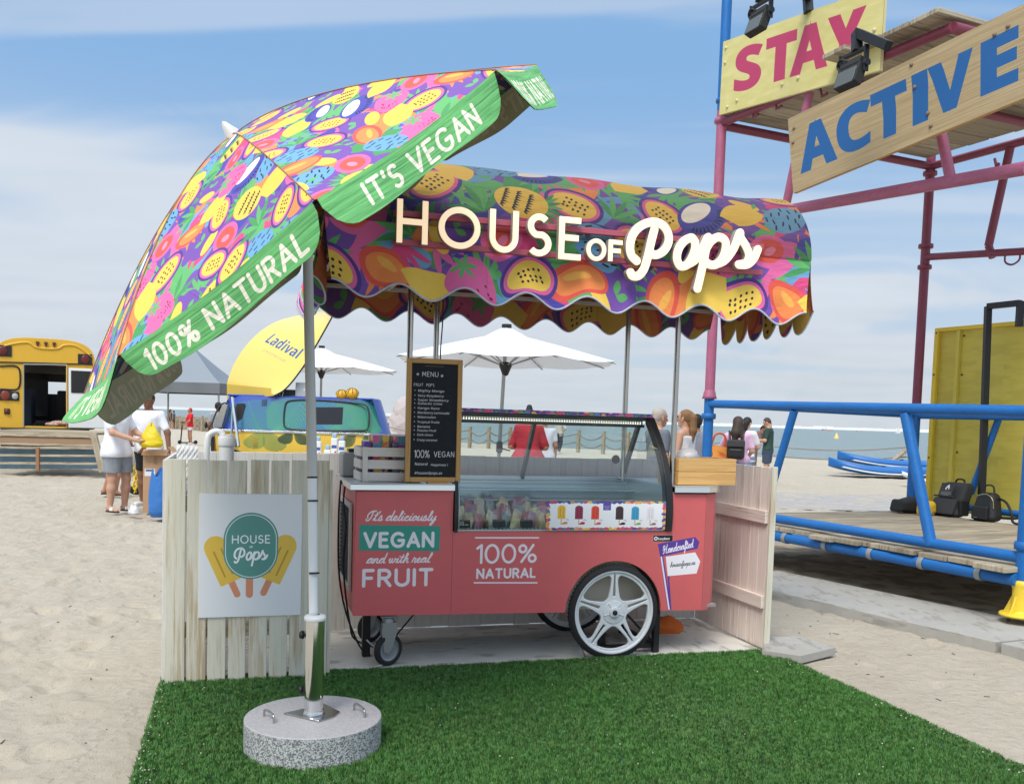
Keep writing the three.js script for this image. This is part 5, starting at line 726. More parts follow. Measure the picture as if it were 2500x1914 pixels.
// ---------------------------------------------------------------- the pipe tower with its decks and signs
const TP1 = V3(4.074, 0, -7.245), TP2 = V3(2.29, 0, -10.86), TP3 = V3(5.30, 0, -12.18), TP4 = TP3.clone().add(TP1).sub(TP2);
const onWall = (x, y, A, B, off = 0) => { const d = B.clone().sub(A).setY(0).normalize(), n = V3(-d.z, 0, d.x); return PL(x, y, A.clone().addScaledVector(n, off), n); };
const TD = TP1.clone().sub(TP2).normalize(), TA = TP3.clone().sub(TP2).normalize(), TO = TA.clone().negate();   // along the near side, across, outwards
{
  const t = thing('climbing_tower', 'blue and pink pipe tower with two plank decks', 'tower', V3(0, 0, 0));
  const blue = paint(srgb(16, 106, 182, 0.9), 0.5), pink = paint(srgb(188, 104, 136, 0.8), 0.45), shadedPink = paint(srgb(150, 64, 88, 0.7), 0.45), foot = mat(srgb(232, 200, 62), 0.45), yell = mat(srgb(205, 184, 58), 0.6);  // third paint is the pink darkened for pipes that lie in shade
  M.towerBlue = blue;
  const front = (x, y, off = 0) => onWall(x, y, TP2, TP1, off), far = (x, y, off = 0) => onWall(x, y, TP3, TP4, off), bk = (x, y, off = 0) => onWall(x, y, TP2, TP3, off);
  const post = (name, P, segs) => { for (const [y0, y1, m, r] of segs) part(name, pipe(P.clone().setY(y0), P.clone().setY(y1), r ?? 0.058, 20), m, t); };
  const ring = (P, y, m, r = 0.072, h = 0.05) => part('collar', lathe([[0.056, 0], [r, 0.004], [r + 0.004, h / 2], [r, h - 0.004], [0.056, h]], 20).translate(P.x, y, P.z), m, t);
  // posts; P2 is blue at the foot, pink in the middle and blue on top
  post('post', TP2, [[0.05, 1.86, blue], [1.86, 5.16, pink], [5.16, 8.2, blue]]);
  ring(TP2, 1.62, blue, 0.082, 0.07); part('collar', lathe([[0.058, 0.10], [0.068, 0.08], [0.078, 0.03], [0.088, 0.0], [0.06, 0.0]], 20).translate(TP2.x, 1.86, TP2.z), pink, t); ring(TP2, 5.02, pink, 0.082, 0.06); ring(TP2, 5.25, blue, 0.074, 0.05);
  post('post', TP3, [[0.5, 1.78, blue], [1.78, 5.16, shadedPink]]); ring(TP3, 0.62, blue, 0.10, 0.05); ring(TP3, 3.66, shadedPink, 0.085, 0.06); ring(TP3, 3.93, shadedPink, 0.09, 0.06); ring(TP3, 4.86, shadedPink, 0.085, 0.06);
  post('post', TP4, [[0.05, 1.78, blue], [1.78, 3.4, shadedPink]]);
  post('post', TP1, [[0.36, 2.6, blue]]); ring(TP1, 0.64, blue, 0.075, 0.07);
  // cast feet
  for (const P of [TP1, TP2, TP4]) {
    const f = part('foot', [lathe([[0.06, 0.40], [0.078, 0.39], [0.08, 0.36], [0.068, 0.33], [0.066, 0.16], [0.085, 0.14], [0.15, 0.135], [0.155, 0.125], [0.155, 0.11], [0.06, 0.108]], 28).translate(P.x, 0, P.z), ...[0, 1, 2, 3].map((i) => { const s = poly([[0.06, 0.13], [0.14, 0.13], [0.115, 0.18], [0.075, 0.27], [0.06, 0.27]]); return extrude(s, 0.014, 0.002, -0.007).rotateY(i * Math.PI / 2 + 0.5).translate(P.x, 0, P.z); })], foot, t);
    for (let i = 0; i < 4; i++) part('bolt', lathe([[0, 0.10], [0.014, 0.10], [0.014, 0.075], [0, 0.075]], 8).translate(P.x + 0.125 * Math.cos(i * 1.57 + 1.2), 0.0, P.z + 0.125 * Math.sin(i * 1.57 + 1.2)), M.blackMatt, f);
  }
  // rails; end points are measured on the vertical planes of the tower's sides
  const rail = (a, b, m, r = 0.042) => part('rail', pipe(a, b, r, 16), m, t), brace = (a, b, m, r = 0.042) => part('brace', pipe(a, b, r, 16), m, t);
  rail(TP2.clone().setY(1.80), TP1.clone().setY(1.735), blue, 0.047);
  rail(TP2.clone().setY(0.58), TP1.clone().setY(0.578), blue, 0.046);
  brace(front(1940, 1003), front(1847, 1318), blue); brace(front(2212, 1010), front(2275, 1332), blue, 0.05);
  rail(TP3.clone().setY(1.755), TP4.clone().setY(1.75), blue, 0.038); rail(TP2.clone().setY(1.79), TP3.clone().setY(1.755), blue, 0.03);
  brace(far(2440, 1022, -0.1), far(2372, 1205, -0.1), blue, 0.042); part('bracket', box(0.09, 0.20, 0.02, 0, 0, 0, 0.004, 0, 0.4, -0.3).translate(...far(2398, 1130, -0.16).toArray()), blue, t);
  rail(far(2368, 1240, -0.1), far(2560, 1264, -0.1), blue, 0.04);
  rail(front(1919, 514, 0.0), front(2510, 410, 0.0), pink, 0.055);
  brace(front(1978, 225), front(1917, 515), pink, 0.044); brace(front(2298, 320), front(2322, 436), pink, 0.046); brace(TP2.clone().setY(3.9), front(1960, 508), pink, 0.05);
  const UC = front(2326, 92), UP1 = V3(UC.x, 0, UC.z), UP4 = UP1.clone().add(TP3).sub(TP2); rail(TP2.clone().setY(5.02), UP1.clone().setY(5.0), shadedPink, 0.045); rail(TP2.clone().setY(5.0), TP3.clone().setY(4.98), shadedPink, 0.05); rail(TP3.clone().setY(4.98), UP4.clone().setY(4.98), shadedPink, 0.05); rail(UP4.clone().setY(5.0), UP1.clone().setY(5.0), shadedPink, 0.05);
  { const a = TP2.clone().lerp(UP1, 0.55).setY(5.0), b = TP3.clone().lerp(UP4, 0.55).setY(5.0); rail(a, b, shadedPink, 0.05); rail(TP2.clone().lerp(TP3, 0.5).setY(5.0), UP1.clone().lerp(UP4, 0.5).setY(5.0), shadedPink, 0.05); }
  rail(TP3.clone().setY(3.82), far(2560, 610), shadedPink, 0.045); brace(far(2468, 360), far(2415, 600), shadedPink, 0.05); brace(far(2415, 600), far(2425, 628), shadedPink, 0.045);
  part('cable', tube([far(2455, 622), far(2456, 640), far(2472, 646), far(2490, 634), far(2492, 616)], 0.012, 24, 6), shadedPink, t);
  for (const [x, y, dx] of [[1836, 275, 18], [1893, 255, 18], [2004, 225, 18], [2430, 395, 12]]) part('clamp', tube([front(x, y - 8), front(x + 6, y + 10), front(x + dx, y + 2), front(x + 2, y + 12)], 0.012, 12, 5), shadedPink, t);
  // plank decks, planks across the near side, ragged ends towards it
  const lim = UP1.distanceTo(TP2), deck = (y, n, over, name, seed) => {
    const L = TP1.distanceTo(TP2), w = L / n, r = rng(seed);
    for (let i = 0; i < n; i++) {
      const s = (i + 0.5) * w; if (!over && s > lim - w * 0.3) { r(); r(); r(); r(); r(); r(); continue; } const o = over ? over * (0.4 + 0.9 * r()) : (s > lim - 3.6 * w ? [0.10, 0.3, 0.2, 0.34][Math.floor(r() * 4)] : 0.0), len = TP2.distanceTo(TP3) + o - 0.1, th = 0.046, p = TP2.clone().addScaledVector(TD, s).addScaledVector(TA, (len / 2 - o));
      const g = uvm(box(len, th, w - 0.012, 0, 0, 0, 0.008), r() * 9, r() * 9, 0), q = part('plank', g, M.deck[Math.floor(r() * 3)], t); q.position.copy(p.setY(y - th / 2 + 0.004 * (r() - 0.5))); q.rotation.y = Math.atan2(-TA.z, TA.x); q.rotation.z = (r() - 0.5) * 0.006;
    }
  };
  deck(0.503, 13, 0.16, 'lower', 41); deck(5.12, 13, 0.0, 'upper', 43);
  const low = TP2.clone().addScaledVector(TO, 0.06).setY(0.405), low2 = TP1.clone().addScaledVector(TO, 0.06).setY(0.405); rail(low, low2, blue, 0.052); rail(TP3.clone().setY(0.405), TP4.clone().setY(0.405), blue, 0.05); rail(TP2.clone().setY(0.405), TP3.clone().setY(0.405), blue, 0.05); rail(TP1.clone().setY(0.405), TP4.clone().setY(0.405), blue, 0.05);
  for (let i = 0; i < 7; i++) { const q = low.clone().lerp(low2, 0.08 + i * 0.14); part('strap', lathe([[0.056, -0.025], [0.060, -0.025], [0.060, 0.025], [0.056, 0.025]], 18).applyQuaternion(new THREE.Quaternion().setFromUnitVectors(V3(0, 1, 0), TD)).translate(q.x, q.y, q.z), M.greyMetal, t); }
  // yellow board with its frame and the black handle bar in front of it
  const by = (x, y, off = -0.35) => far(x, y, off), A = by(2291, 803), B = by(2520, 787), bot = 0.52, top = A.y, dirB = B.clone().sub(A).setY(0).normalize(), end = A.clone().addScaledVector(dirB, 3.2), ya = Math.atan2(-dirB.z, dirB.x), nB = V3(-dirB.z, 0, dirB.x); if (nB.dot(V3(0, 0, 1)) < 0) nB.negate();
  const pan = (len, hh, th, s, y, off, m, nm) => { const q = part(nm, uvm(box(len, hh, th, 0, 0, 0, 0.003), s, y), m, t); q.position.copy(A.clone().addScaledVector(dirB, s).addScaledVector(nB, off).setY(y)); q.rotation.y = ya; return q; };
  const yTex = mat([1, 1, 1], 0.6, { map: tex(pix(256, 256, (x, y) => mix([214, 196, 84], [203, 184, 76], sstep(0.3, 0.7, fbm(x / 60, y / 16, 3, 91, 4.27, 16)))), 1, 1) });
  pan(3.2, top - bot, 0.02, 1.6, (top + bot) / 2, 0, yTex, 'yellow_board'); pan(3.2, 0.05, 0.05, 1.6, top - 0.02, 0.03, foot, 'board_frame'); pan(0.06, top - bot, 0.05, 0.03, (top + bot) / 2 - 0.01, 0.035, foot, 'board_frame'); pan(0.05, top - bot - 0.06, 0.05, 0.36, (top + bot) / 2 - 0.02, 0.034, yTex, 'batten');
  for (let i = 0; i < 5; i++) { const q = A.clone().addScaledVector(dirB, 0.03).addScaledVector(nB, 0.062).setY(top - 0.06 - i * 0.55); part('screw', new THREE.SphereGeometry(0.012, 8, 6).translate(q.x, q.y, q.z), M.black, t); const q2 = A.clone().addScaledVector(dirB, 0.42).addScaledVector(nB, 0.02).setY(top - 0.12 - i * 0.5); part('screw', new THREE.SphereGeometry(0.012, 8, 6).translate(q2.x, q2.y, q2.z), M.black, t); }
  const h0 = far(2414, 985, -0.02), h1 = far(2414, 748, -0.02), h2b = far(2492, 760, -0.02);
  part('handle_bar', [bar(V3(h0.x, 0.5, h0.z), h1, 0.07, 0.07, V3(1, 0, 0)), bar(h1, h2b.clone().setY(h1.y), 0.07, 0.07), bar(h2b.clone().setY(h1.y + 0.02), h2b.clone().setY(top - 0.1), 0.07, 0.07, V3(1, 0, 0))], M.black, t);
  // sign boards
  const sign = (name, label, corners, draw, thick, faceTex, off) => {                 // corners TL, TR, BR, BL in the photograph, on the near side of the tower
    const P = corners.map((c) => front(c[0], c[1], off)), O = P[3], ex = P[2].clone().sub(P[3]), ey = P[0].clone().sub(P[3]), sAt = (x, y) => { const d = front(x, y, off).sub(O), a = ex.dot(ex), b = ex.dot(ey), c = ey.dot(ey), e = d.dot(ex), f = d.dot(ey); return (e * c - f * b) / (a * c - b * b); }, g = thing(name, label, 'sign', O), q = P.map((p) => p.clone().sub(O));
    const faceG = sheet(1, 1, (s, t2) => { const p = q[3].clone().lerp(q[2], s).lerp(q[0].clone().lerp(q[1], s), t2); return [p.x, p.y, p.z, s, t2]; }); const out = V3(TO.x, 0, TO.z);
    part('face', faceG.translate(out.x * 0.003, 0, out.z * 0.003), mat([1, 1, 1], 0.6, { map: tex(faceTex(sAt)), bumpMap: woodBump, bumpScale: 0.001 }), g);
    const bd = []; const bk2 = q.map((p) => p.clone().addScaledVector(out, -thick)); const quad = (a, b, c, d) => sheet(1, 1, (s, t2) => { const p = a.clone().lerp(b, s).lerp(d.clone().lerp(c, s), t2); return [p.x, p.y, p.z, s * 2, t2]; });
    bd.push(quad(bk2[3], bk2[2], bk2[1], bk2[0])); for (let i = 0; i < 4; i++) { const j = (i + 1) % 4; bd.push(quad(q[i], q[j], bk2[j], bk2[i])); }
    part('board', bd, draw, g); return { g, P, q, out };
  };
  const bolt = (g, p, m, r = 0.018) => part('bolt_head', new THREE.SphereGeometry(r, 10, 8).translate(p.x, p.y, p.z), m, g);
  const lettersOn = (W, H, base, text, col) => canvas(W, H, (g) => { base(g, W, H); for (const [ch, x0, x1, y0, y1] of text) { g.save(); g.fillStyle = g.strokeStyle = col; if (ch === 'I') { g.fillRect(x0 * W, y0 * H, (x1 - x0) * W, (y1 - y0) * H); g.restore(); continue; } g.font = 'bold 400px sans-serif'; g.lineWidth = 22; g.lineJoin = 'miter'; const m = g.measureText(ch), a = m.actualBoundingBoxLeft + 11, b2 = m.actualBoundingBoxRight + 11, as = m.actualBoundingBoxAscent + 11, ds = m.actualBoundingBoxDescent + 11; g.translate(x0 * W, y0 * H); g.scale((x1 - x0) * W / (a + b2), (y1 - y0) * H / (as + ds)); g.fillText(ch, a, as); g.strokeText(ch, a, as); g.restore(); } });
  const noisy = (g, W, H, a, b, sx, sy, seed, k = 1) => { const im = g.createImageData(W, H); for (let y = 0; y < H; y++) for (let x = 0; x < W; x++) { const c = mix(a, b, clamp((fbm(x / sx, y / sy, 4, seed) - 0.3) * 2)), o = (y * W + x) * 4; im.data[o] = c[0]; im.data[o + 1] = c[1]; im.data[o + 2] = c[2]; im.data[o + 3] = 255; } g.putImageData(im, 0, 0); };
  const stay = (at) => lettersOn(1024, 512, (g, W, H) => noisy(g, W, H, [206, 196, 124], [216, 206, 142], 60, 30, 5), [['S', 1793, 1862, 160], ['T', 1870, 1946, 135], ['A', 1934, 2025, 112], ['Y', 2023, 2114, 80]].map(([c, a, b, y]) => [c, at(a, y + 12), at(b, y - 12), 0.16, 0.76]), '#b63a62', 0.165);
  const s1 = sign('stay_sign', 'yellow board reading STAY high on the pipe tower', [[1767, 102], [2163, -38], [2150, 172], [1757, 281]], mat([0.62, 0.55, 0.28], 0.6), 0.03, stay, 0.09);
  for (const [a, b] of [[0.025, 0.9], [0.025, 0.7], [0.06, 0.08], [0.13, 0.13], [0.44, 0.17], [0.54, 0.19], [0.96, 0.5]]) bolt(s1.g, s1.q[3].clone().lerp(s1.q[2], a).lerp(s1.q[0].clone().lerp(s1.q[1], a), b).addScaledVector(s1.out, 0.004), mat([0.6, 0.55, 0.3], 0.6), 0.02);
  const act = (at) => lettersOn(1280, 512, (g, W, H) => { noisy(g, W, H, [160, 138, 100], [184, 162, 124], 180, 5, 8); }, [['A', 1953, 2039, 360], ['C', 2039, 2124, 315], ['T', 2123, 2209, 272], ['I', 2222, 2258, 240], ['V', 2260, 2368, 205], ['E', 2383, 2481, 155]].map(([c, a, b, y]) => [c, at(a, y + 18), at(b, y - 18), 0.19, 0.79]), '#1a5a96', 0.165);
  const s2 = sign('active_sign', 'wooden board reading ACTIVE on the pipe tower', [[1925, 291], [2505, 8], [2504, 239], [1938, 472]], M.frameWood, 0.035, act, 0.36);
  for (const [a, b] of [[0.03, 0.84], [0.02, 0.66], [0.59, 0.93], [0.6, 0.65], [0.66, 0.12], [0.65, 0.28], [0.945, 0.84], [0.9, 0.82]]) bolt(s2.g, s2.q[3].clone().lerp(s2.q[2], a).lerp(s2.q[0].clone().lerp(s2.q[1], a), b).addScaledVector(s2.out, 0.004), mat([0.2, 0.14, 0.1], 0.6));
  // floodlights on square arms
  const flood = (label, arm, cx, top2, w, tilt, off) => {
    const P = (x, y) => front(x, y, off), o = P(cx, top2), g = thing('floodlight', label, 'floodlight', o), L = (x, y, d = 0) => front(x, y, off).sub(o).addScaledVector(TO, d);
    const k = P(cx, top2).distanceTo(P(cx + 10, top2)) / 10, ang = Math.atan2(TO.x, TO.z), loc = (geo) => geo.rotateY(ang), H = w * 1.15;
    part('arm', arm.map(([a, b]) => bar(L(...a), L(...b), 0.075, 0.075, Math.abs(a[0] - b[0]) < Math.abs(a[1] - b[1]) ? V3(1, 0, 0) : V3(0, 1, 0))), M.black, g);
    part('housing', [loc(box(w, H * 0.62, 0.09, 0, -H * 0.78, 0.03, 0.012, -0.35)), loc(box(w * 0.92, H * 0.26, 0.11, 0, -H * 0.42, -0.01, 0.015, -0.35))], M.blackMatt, g);
    part('lens', loc(box(w * 0.84, H * 0.5, 0.01, 0, -H * 0.80, 0.079, 0.002, -0.35)), mat([0.07, 0.08, 0.07], 0.2), g);
    part('bracket', [loc(box(w + 0.05, 0.03, 0.035, 0, -0.02, 0, 0.004)), loc(box(0.014, H * 0.75, 0.05, w / 2 + 0.02, -H * 0.36, 0, 0.003)), loc(box(0.014, H * 0.75, 0.05, -w / 2 - 0.02, -H * 0.36, 0, 0.003)), loc(pipe(V3(w / 2 + 0.01, -H * 0.5, 0), V3(w / 2 + 0.045, -H * 0.5, 0), 0.03, 10))], M.black, g);
    part('cable', tube([V3(-w * 0.1, -H * 0.3, 0.03), V3(-w * 0.4, -H * 0.18, 0.05), V3(-w * 0.62, -H * 0.3, 0.03), V3(-w * 0.5, -H * 0.5, 0.02)].map((p) => p.applyAxisAngle(V3(0, 1, 0), ang)), 0.009, 20, 6), M.black, g);
  };
  flood('black floodlight over the left end of the STAY board', [[[1856, 2], [1856, -40]], [[1856, -36], [1965, -14]]], 1860, 2, 0.25, 0, 0.75);
  flood('black floodlight on a bent arm before the ACTIVE board', [[[2093, 124], [2093, 78]], [[2093, 80], [2170, 112]]], 2086, 124, 0.25, 0, 0.85);
  const arm = thing('lamp_arm', 'bent black arm above the middle of the STAY board', 'bracket', front(1975, 28, 0.1)); const o = arm.position; part('bar', [bar(front(1975, 30, 0.1).sub(o), front(1972, -12, 0.1).sub(o), 0.08, 0.08, V3(1, 0, 0)), bar(front(1975, -10, 0.1).sub(o), front(1935, -26, 0.5).sub(o), 0.08, 0.08)], M.black, arm);
}
// bags on the lower deck
{
  const D = 0.505, soft = (w, h, d, f, seg = 20) => { const g = new RoundedBoxGeometry(w, h, d, 8, Math.min(w, h, d) * 0.32), p = g.attributes.position; for (let i = 0; i < p.count; i++) { const v = V3().fromBufferAttribute(p, i), q = f(v); p.setXYZ(i, q.x, q.y, q.z); } g.computeVertexNormals(); return g; };
  const grey = mat([0.04, 0.04, 0.042], 0.85), blk = mat([0.012, 0.013, 0.015], 0.6), face = Math.atan2(TO.x, TO.z) + 0.35;
  const p1 = G(2316, 1260, D); const b1 = thing('backpack', 'charcoal grey backpack with a white flame print on the tower deck', 'backpack', p1, face - 0.35);
  const lean = (v) => { const t = (v.y + 0.21) / 0.42; return V3(v.x * (1.02 - 0.1 * t), v.y, v.z - 0.16 * t + 0.015 * Math.sin(v.x * 20 + v.y * 13)); };
  const body = soft(0.40, 0.42, 0.2, lean).translate(0, 0.21, 0); part('body', body, grey, b1);
  part('front_pocket', soft(0.34, 0.2, 0.08, (v) => V3(v.x, v.y, v.z - 0.38 * (v.y + 0.1))).translate(0, 0.13, 0.115), grey, b1); part('zip', [box(0.34, 0.022, 0.012, 0, 0.25, 0.075, 0.004, -0.3)], blk, b1); part('side_pocket', soft(0.06, 0.2, 0.15, (v) => v).translate(0.2, 0.12, -0.02), blk, b1);
  part('carry_handle', tube([V3(-0.07, 0.41, -0.17), V3(-0.05, 0.455, -0.18), V3(0.05, 0.455, -0.18), V3(0.07, 0.41, -0.17)], 0.012, 20, 6), blk, b1);
  { const cv = canvas(256, 256, (g) => { g.fillStyle = '#39393b'; g.fillRect(0, 0, 256, 256); g.fillStyle = '#e6e6e6'; g.beginPath(); g.moveTo(150, 20); g.bezierCurveTo(160, 70, 190, 90, 150, 140); g.bezierCurveTo(165, 100, 145, 90, 142, 70); g.bezierCurveTo(130, 90, 110, 105, 120, 140); g.bezierCurveTo(75, 115, 110, 70, 150, 20); g.fill(); g.font = 'bold 26px sans-serif'; g.globalAlpha = 0.6; for (const [y, w] of [[175, 170], [205, 200], [228, 120]]) { for (let x = 0; x < w; x += 14) g.fillRect(128 - w / 2 + x, y, 9, 9); } }); part('print', new THREE.PlaneGeometry(0.2, 0.17).rotateX(-0.37).translate(0, 0.335, 0.052), mat([1, 1, 1], 0.85, { map: tex(cv) }), b1); }
  const p2 = G(2408, 1272, D), b2 = thing('handbag', 'black leather backpack purse with a looped strap on the tower deck', 'bag', p2, face - 0.2);
  part('body', soft(0.32, 0.34, 0.2, (v) => { const t = (v.y + 0.17) / 0.34; return V3(v.x * (1 - 0.38 * t * t), v.y, v.z * (1 - 0.25 * t) - 0.04 * t + 0.01 * Math.sin(v.x * 24)); }).translate(0, 0.17, 0), blk, b2); part('pocket', soft(0.2, 0.16, 0.06, (v) => v).translate(-0.02, 0.10, 0.095), blk, b2);
  part('zip', tube([V3(-0.09, 0.30, 0.06), V3(0.02, 0.325, 0.055), V3(0.10, 0.27, 0.06), V3(0.125, 0.16, 0.07)], 0.005, 24, 5), mat([0.5, 0.42, 0.25], 0.35, { metalness: 0.8 }), b2);
  part('carry_handle', tube([V3(-0.07, 0.33, -0.03), V3(-0.05, 0.42, -0.04), V3(0.04, 0.42, -0.04), V3(0.07, 0.33, -0.03)], 0.011, 20, 6), blk, b2);
  part('strap', tube([V3(0.12, 0.28, -0.05), V3(0.25, 0.24, 0.02), V3(0.34, 0.12, 0.06), V3(0.36, 0.03, 0.06), V3(0.45, 0.015, 0.08), V3(0.52, 0.03, 0.04), V3(0.44, 0.08, -0.02), V3(0.3, 0.06, -0.04), V3(0.14, 0.05, -0.05)], 0.015, 60, 6), blk, b2); part('label_tag', box(0.05, 0.006, 0.004, -0.06, 0.045, 0.128, 0.001), M.steel, b2);
  const p3 = G(2212, 1252, D), b3 = single('cloth_pile', soft(0.34, 0.2, 0.24, (v) => V3(v.x * (1.15 - 1.4 * (v.y + 0.1)), v.y * (0.9 + 0.3 * Math.sin(v.x * 22)), v.z)).translate(0, 0.095, 0), M.blackMatt, 'folded black cloth pile at the foot of the far blue post', 'clothes'); b3.position.copy(p3); b3.rotation.y = 0.3;
  const p4 = G(2262, 1258, D), b4 = single('yellow_cloth', soft(0.22, 0.16, 0.16, (v) => V3(v.x * (1 + 0.6 * (0.08 - v.y)), v.y + 0.02 * Math.sin(v.x * 30), v.z)).translate(0, 0.08, 0), mat([0.72, 0.46, 0.03], 0.8), 'yellow cloth beside the black cloth pile on the tower deck', 'cloth'); b4.position.copy(p4); b4.rotation.y = 0.5;
  const p5 = G(2216, 1248, D).addScaledVector(TA, 0.25), b5 = thing('water_bottle', 'clear water bottle with red cap behind the black cloth pile', 'bottle', p5); part('bottle', lathe([[0, 0], [0.036, 0], [0.038, 0.02], [0.037, 0.15], [0.03, 0.19], [0.014, 0.215], [0.013, 0.235]], 20), phys([0.85, 0.92, 0.98], 0.08, { transmission: 0.9, thickness: 0 }), b5); part('cap', lathe([[0, 0.262], [0.015, 0.26], [0.016, 0.236], [0, 0.236]], 14), mat([0.5, 0.08, 0.06], 0.5), b5); b5.scale.setScalar(1.25);
}
// ---------------------------------------------------------------- the yellow bus and its wooden steps
const depthAt = (x, y, z) => Zp(x, y, -z);
{
  const Zb = 22.8, yellow = mat(srgb(212, 166, 52), 0.42), O = depthAt(110, 1045, Zb), px = (x, y, d = 0) => depthAt(x, y, Zb).sub(V3(O.x, 0, O.z)).add(V3(0, 0, d)), X = (x) => px(x, 1000).x, Y = (y) => px(110, y).y;
  const b = thing('school_bus', 'yellow school bus seen from behind with an open rear doorway', 'bus', V3(O.x, 0, O.z), 0.46); b.scale.x = 0.9;
  const W = X(232) - X(-14), h0 = Y(1046), hw = W / 2, cx = (X(232) + X(-14)) / 2, roofY = Y(826), eave = Y(882);
  // rear wall: an arch topped outline with openings for the door and the windows
  const out = new THREE.Shape(); out.moveTo(cx - hw, h0); out.lineTo(cx + hw, h0); out.lineTo(cx + hw, eave); for (let i = 0; i <= 24; i++) { const a = Math.PI * i / 24; out.lineTo(cx + hw * Math.sign(Math.cos(a)) * Math.pow(Math.abs(Math.cos(a)), 0.55), eave + (roofY - eave) * Math.pow(Math.sin(a), 0.8)); } out.closePath();
  const hole = (x0, y0, x1, y1, r = 0.02) => { const a = X(x0), c = X(x1), d = Y(y1), e = Y(y0), p = new THREE.Path(); p.moveTo(a + r, d); p.lineTo(c - r, d); p.quadraticCurveTo(c, d, c, d + r); p.lineTo(c, e - r); p.quadraticCurveTo(c, e, c - r, e); p.lineTo(a + r, e); p.quadraticCurveTo(a, e, a, e - r); p.lineTo(a, d + r); p.quadraticCurveTo(a, d, a + r, d); return p; };
  out.holes.push(hole(57, 891, 160, 1041), hole(-30 + 30 * 0 + 4, 896, 47, 951, 0.1));
  const wall = part('rear_wall', extrude(out, 0.05, 0.01, -0.05, 8), yellow, b);
  const roof = []; for (let i = 0; i <= 24; i++) { const a = Math.PI * i / 24; roof.push([cx + hw * Math.sign(Math.cos(a)) * Math.pow(Math.abs(Math.cos(a)), 0.55), eave + (roofY - eave) * Math.pow(Math.sin(a), 0.8)]); }
  part('roof', sheet(24, 1, (s, t, i) => [roof[i][0], roof[i][1], -0.04 - 9 * t]), yellow, b);
  part('side_panel', [box(0.04, 0.95, 9, cx - hw + 0.02, h0 + 0.475, -4.54, 0), box(0.04, 0.95, 9, cx + hw - 0.02, h0 + 0.475, -4.54, 0), box(0.04, eave - h0 - 1.55, 9, cx - hw + 0.02, (eave + h0 + 1.55) / 2, -4.54, 0), box(0.04, eave - h0 - 1.55, 9, cx + hw - 0.02, (eave + h0 + 1.55) / 2, -4.54, 0)], yellow, b);
  for (let i = 0; i < 8; i++) for (const s of [-1, 1]) part('window_post', box(0.05, 0.62, 0.12, cx + s * (hw - 0.025), h0 + 1.25, -0.3 - i * 1.15, 0.005), M.black, b);
  part('floor', box(W - 0.1, 0.06, 9, cx, h0 + 0.02, -4.54, 0), M.blackMatt, b);
  for (let i = 0; i < 4; i++) { part('bus_seat', box(0.8, 1.0, 0.2, cx - hw + 0.5, h0 + 0.5, -1.2 - i * 1.4, 0.05), mat([0.02, 0.03, 0.05], 0.7), b); part('bus_seat', box(0.7, 0.95, 0.2, cx + hw - 0.6, h0 + 0.5, -2.2 - i * 1.4, 0.05), mat([0.03, 0.02, 0.02], 0.7), b); }
  part('front_bulkhead', [box(W * 0.5, 1.6, 0.05, cx - W * 0.25, h0 + 1.0, -8.9, 0), box(W * 0.2, 1.6, 0.05, cx + W * 0.4, h0 + 1.0, -8.9, 0), box(W - 0.1, 0.45, 0.05, cx, h0 + 1.62, -8.9, 0), box(W - 0.1, 0.05, 8.8, cx, eave - 0.02, -4.5, 0), box(W - 0.1, 0.9, 0.06, cx, h0 + 0.5, -9, 0), box(W - 0.1, 0.4, 0.06, cx, eave - 0.1, -9, 0)], mat([0.04, 0.04, 0.04], 0.8), b);
  const trim = (x0, y0, x1, y1, w, m, nm, d = 0.012) => part(nm, bar(px(x0, y0, d), px(x1, y1, d), w, 0.03), m, b);
  trim(56, 890, 162, 890, 0.03, M.greyMetal, 'door_frame'); trim(57, 890, 57, 1042, 0.03, M.greyMetal, 'door_frame'); trim(162, 890, 162, 1044, 0.04, mat(srgb(200, 170, 110), 0.6), 'door_frame'); trim(-10, 886, 226, 888, 0.025, M.black, 'seam'); trim(-10, 1044, 226, 1049, 0.05, mat([0.1, 0.08, 0.03], 0.5), 'bumper_lip');
  part('window', sheet(1, 1, (s, t) => [lerp(X(0), X(48), s), lerp(Y(952), Y(895), t), -0.02]), phys([0.25, 0.28, 0.28], 0.1, { transmission: 0.5, thickness: 0 }), b); part('window_seal', tube([[1, 896], [40, 896], [47, 903], [47, 944], [40, 951], [1, 951]].map((p) => px(p[0], p[1], 0.008)), 0.025, 40, 6), M.black, b);
  const lamp = (x, y, r, w, h, col, name) => { const l = part(name, box(w, h, 0.03, X(x), Y(y), 0.012, 0.012), M.black, b); part('lens', lathe([[0, 0.05], [r * 0.8, 0.04], [r, 0.02], [r, 0]], 20).rotateX(Math.PI / 2).translate(X(x), Y(y), 0.02), mat(col, 0.25), l); return l; };
  lamp(9, 862, 0.11, 0.42, 0.27, [0.12, 0.015, 0.012], 'warning_light'); lamp(207, 873, 0.11, 0.36, 0.27, [0.12, 0.015, 0.012], 'warning_light'); lamp(14, 969, 0.115, 0.30, 0.24, [0.2, 0.035, 0.02], 'tail_light'); lamp(37, 970, 0.075, 0.20, 0.22, [0.4, 0.4, 0.42], 'reverse_light'); lamp(18, 1007, 0.06, 0.14, 0.14, [0.1, 0.02, 0.015], 'reflector');
  for (const x of [91, 111, 131]) part('marker_light', extrude(poly([[-0.045, 0.05], [0.045, 0.05], [0.03, -0.04], [0, -0.06], [-0.03, -0.04]]), 0.04, 0.008, 0).translate(X(x), Y(840), 0), mat([0.09, 0.02, 0.015], 0.3), b);
  part('moulding', tube([[-8, 855], [30, 842], [70, 838], [85, 848], [140, 850], [155, 842], [185, 843], [225, 870]].map((p) => px(p[0], p[1], 0.0)), 0.03, 60, 6), yellow, b);
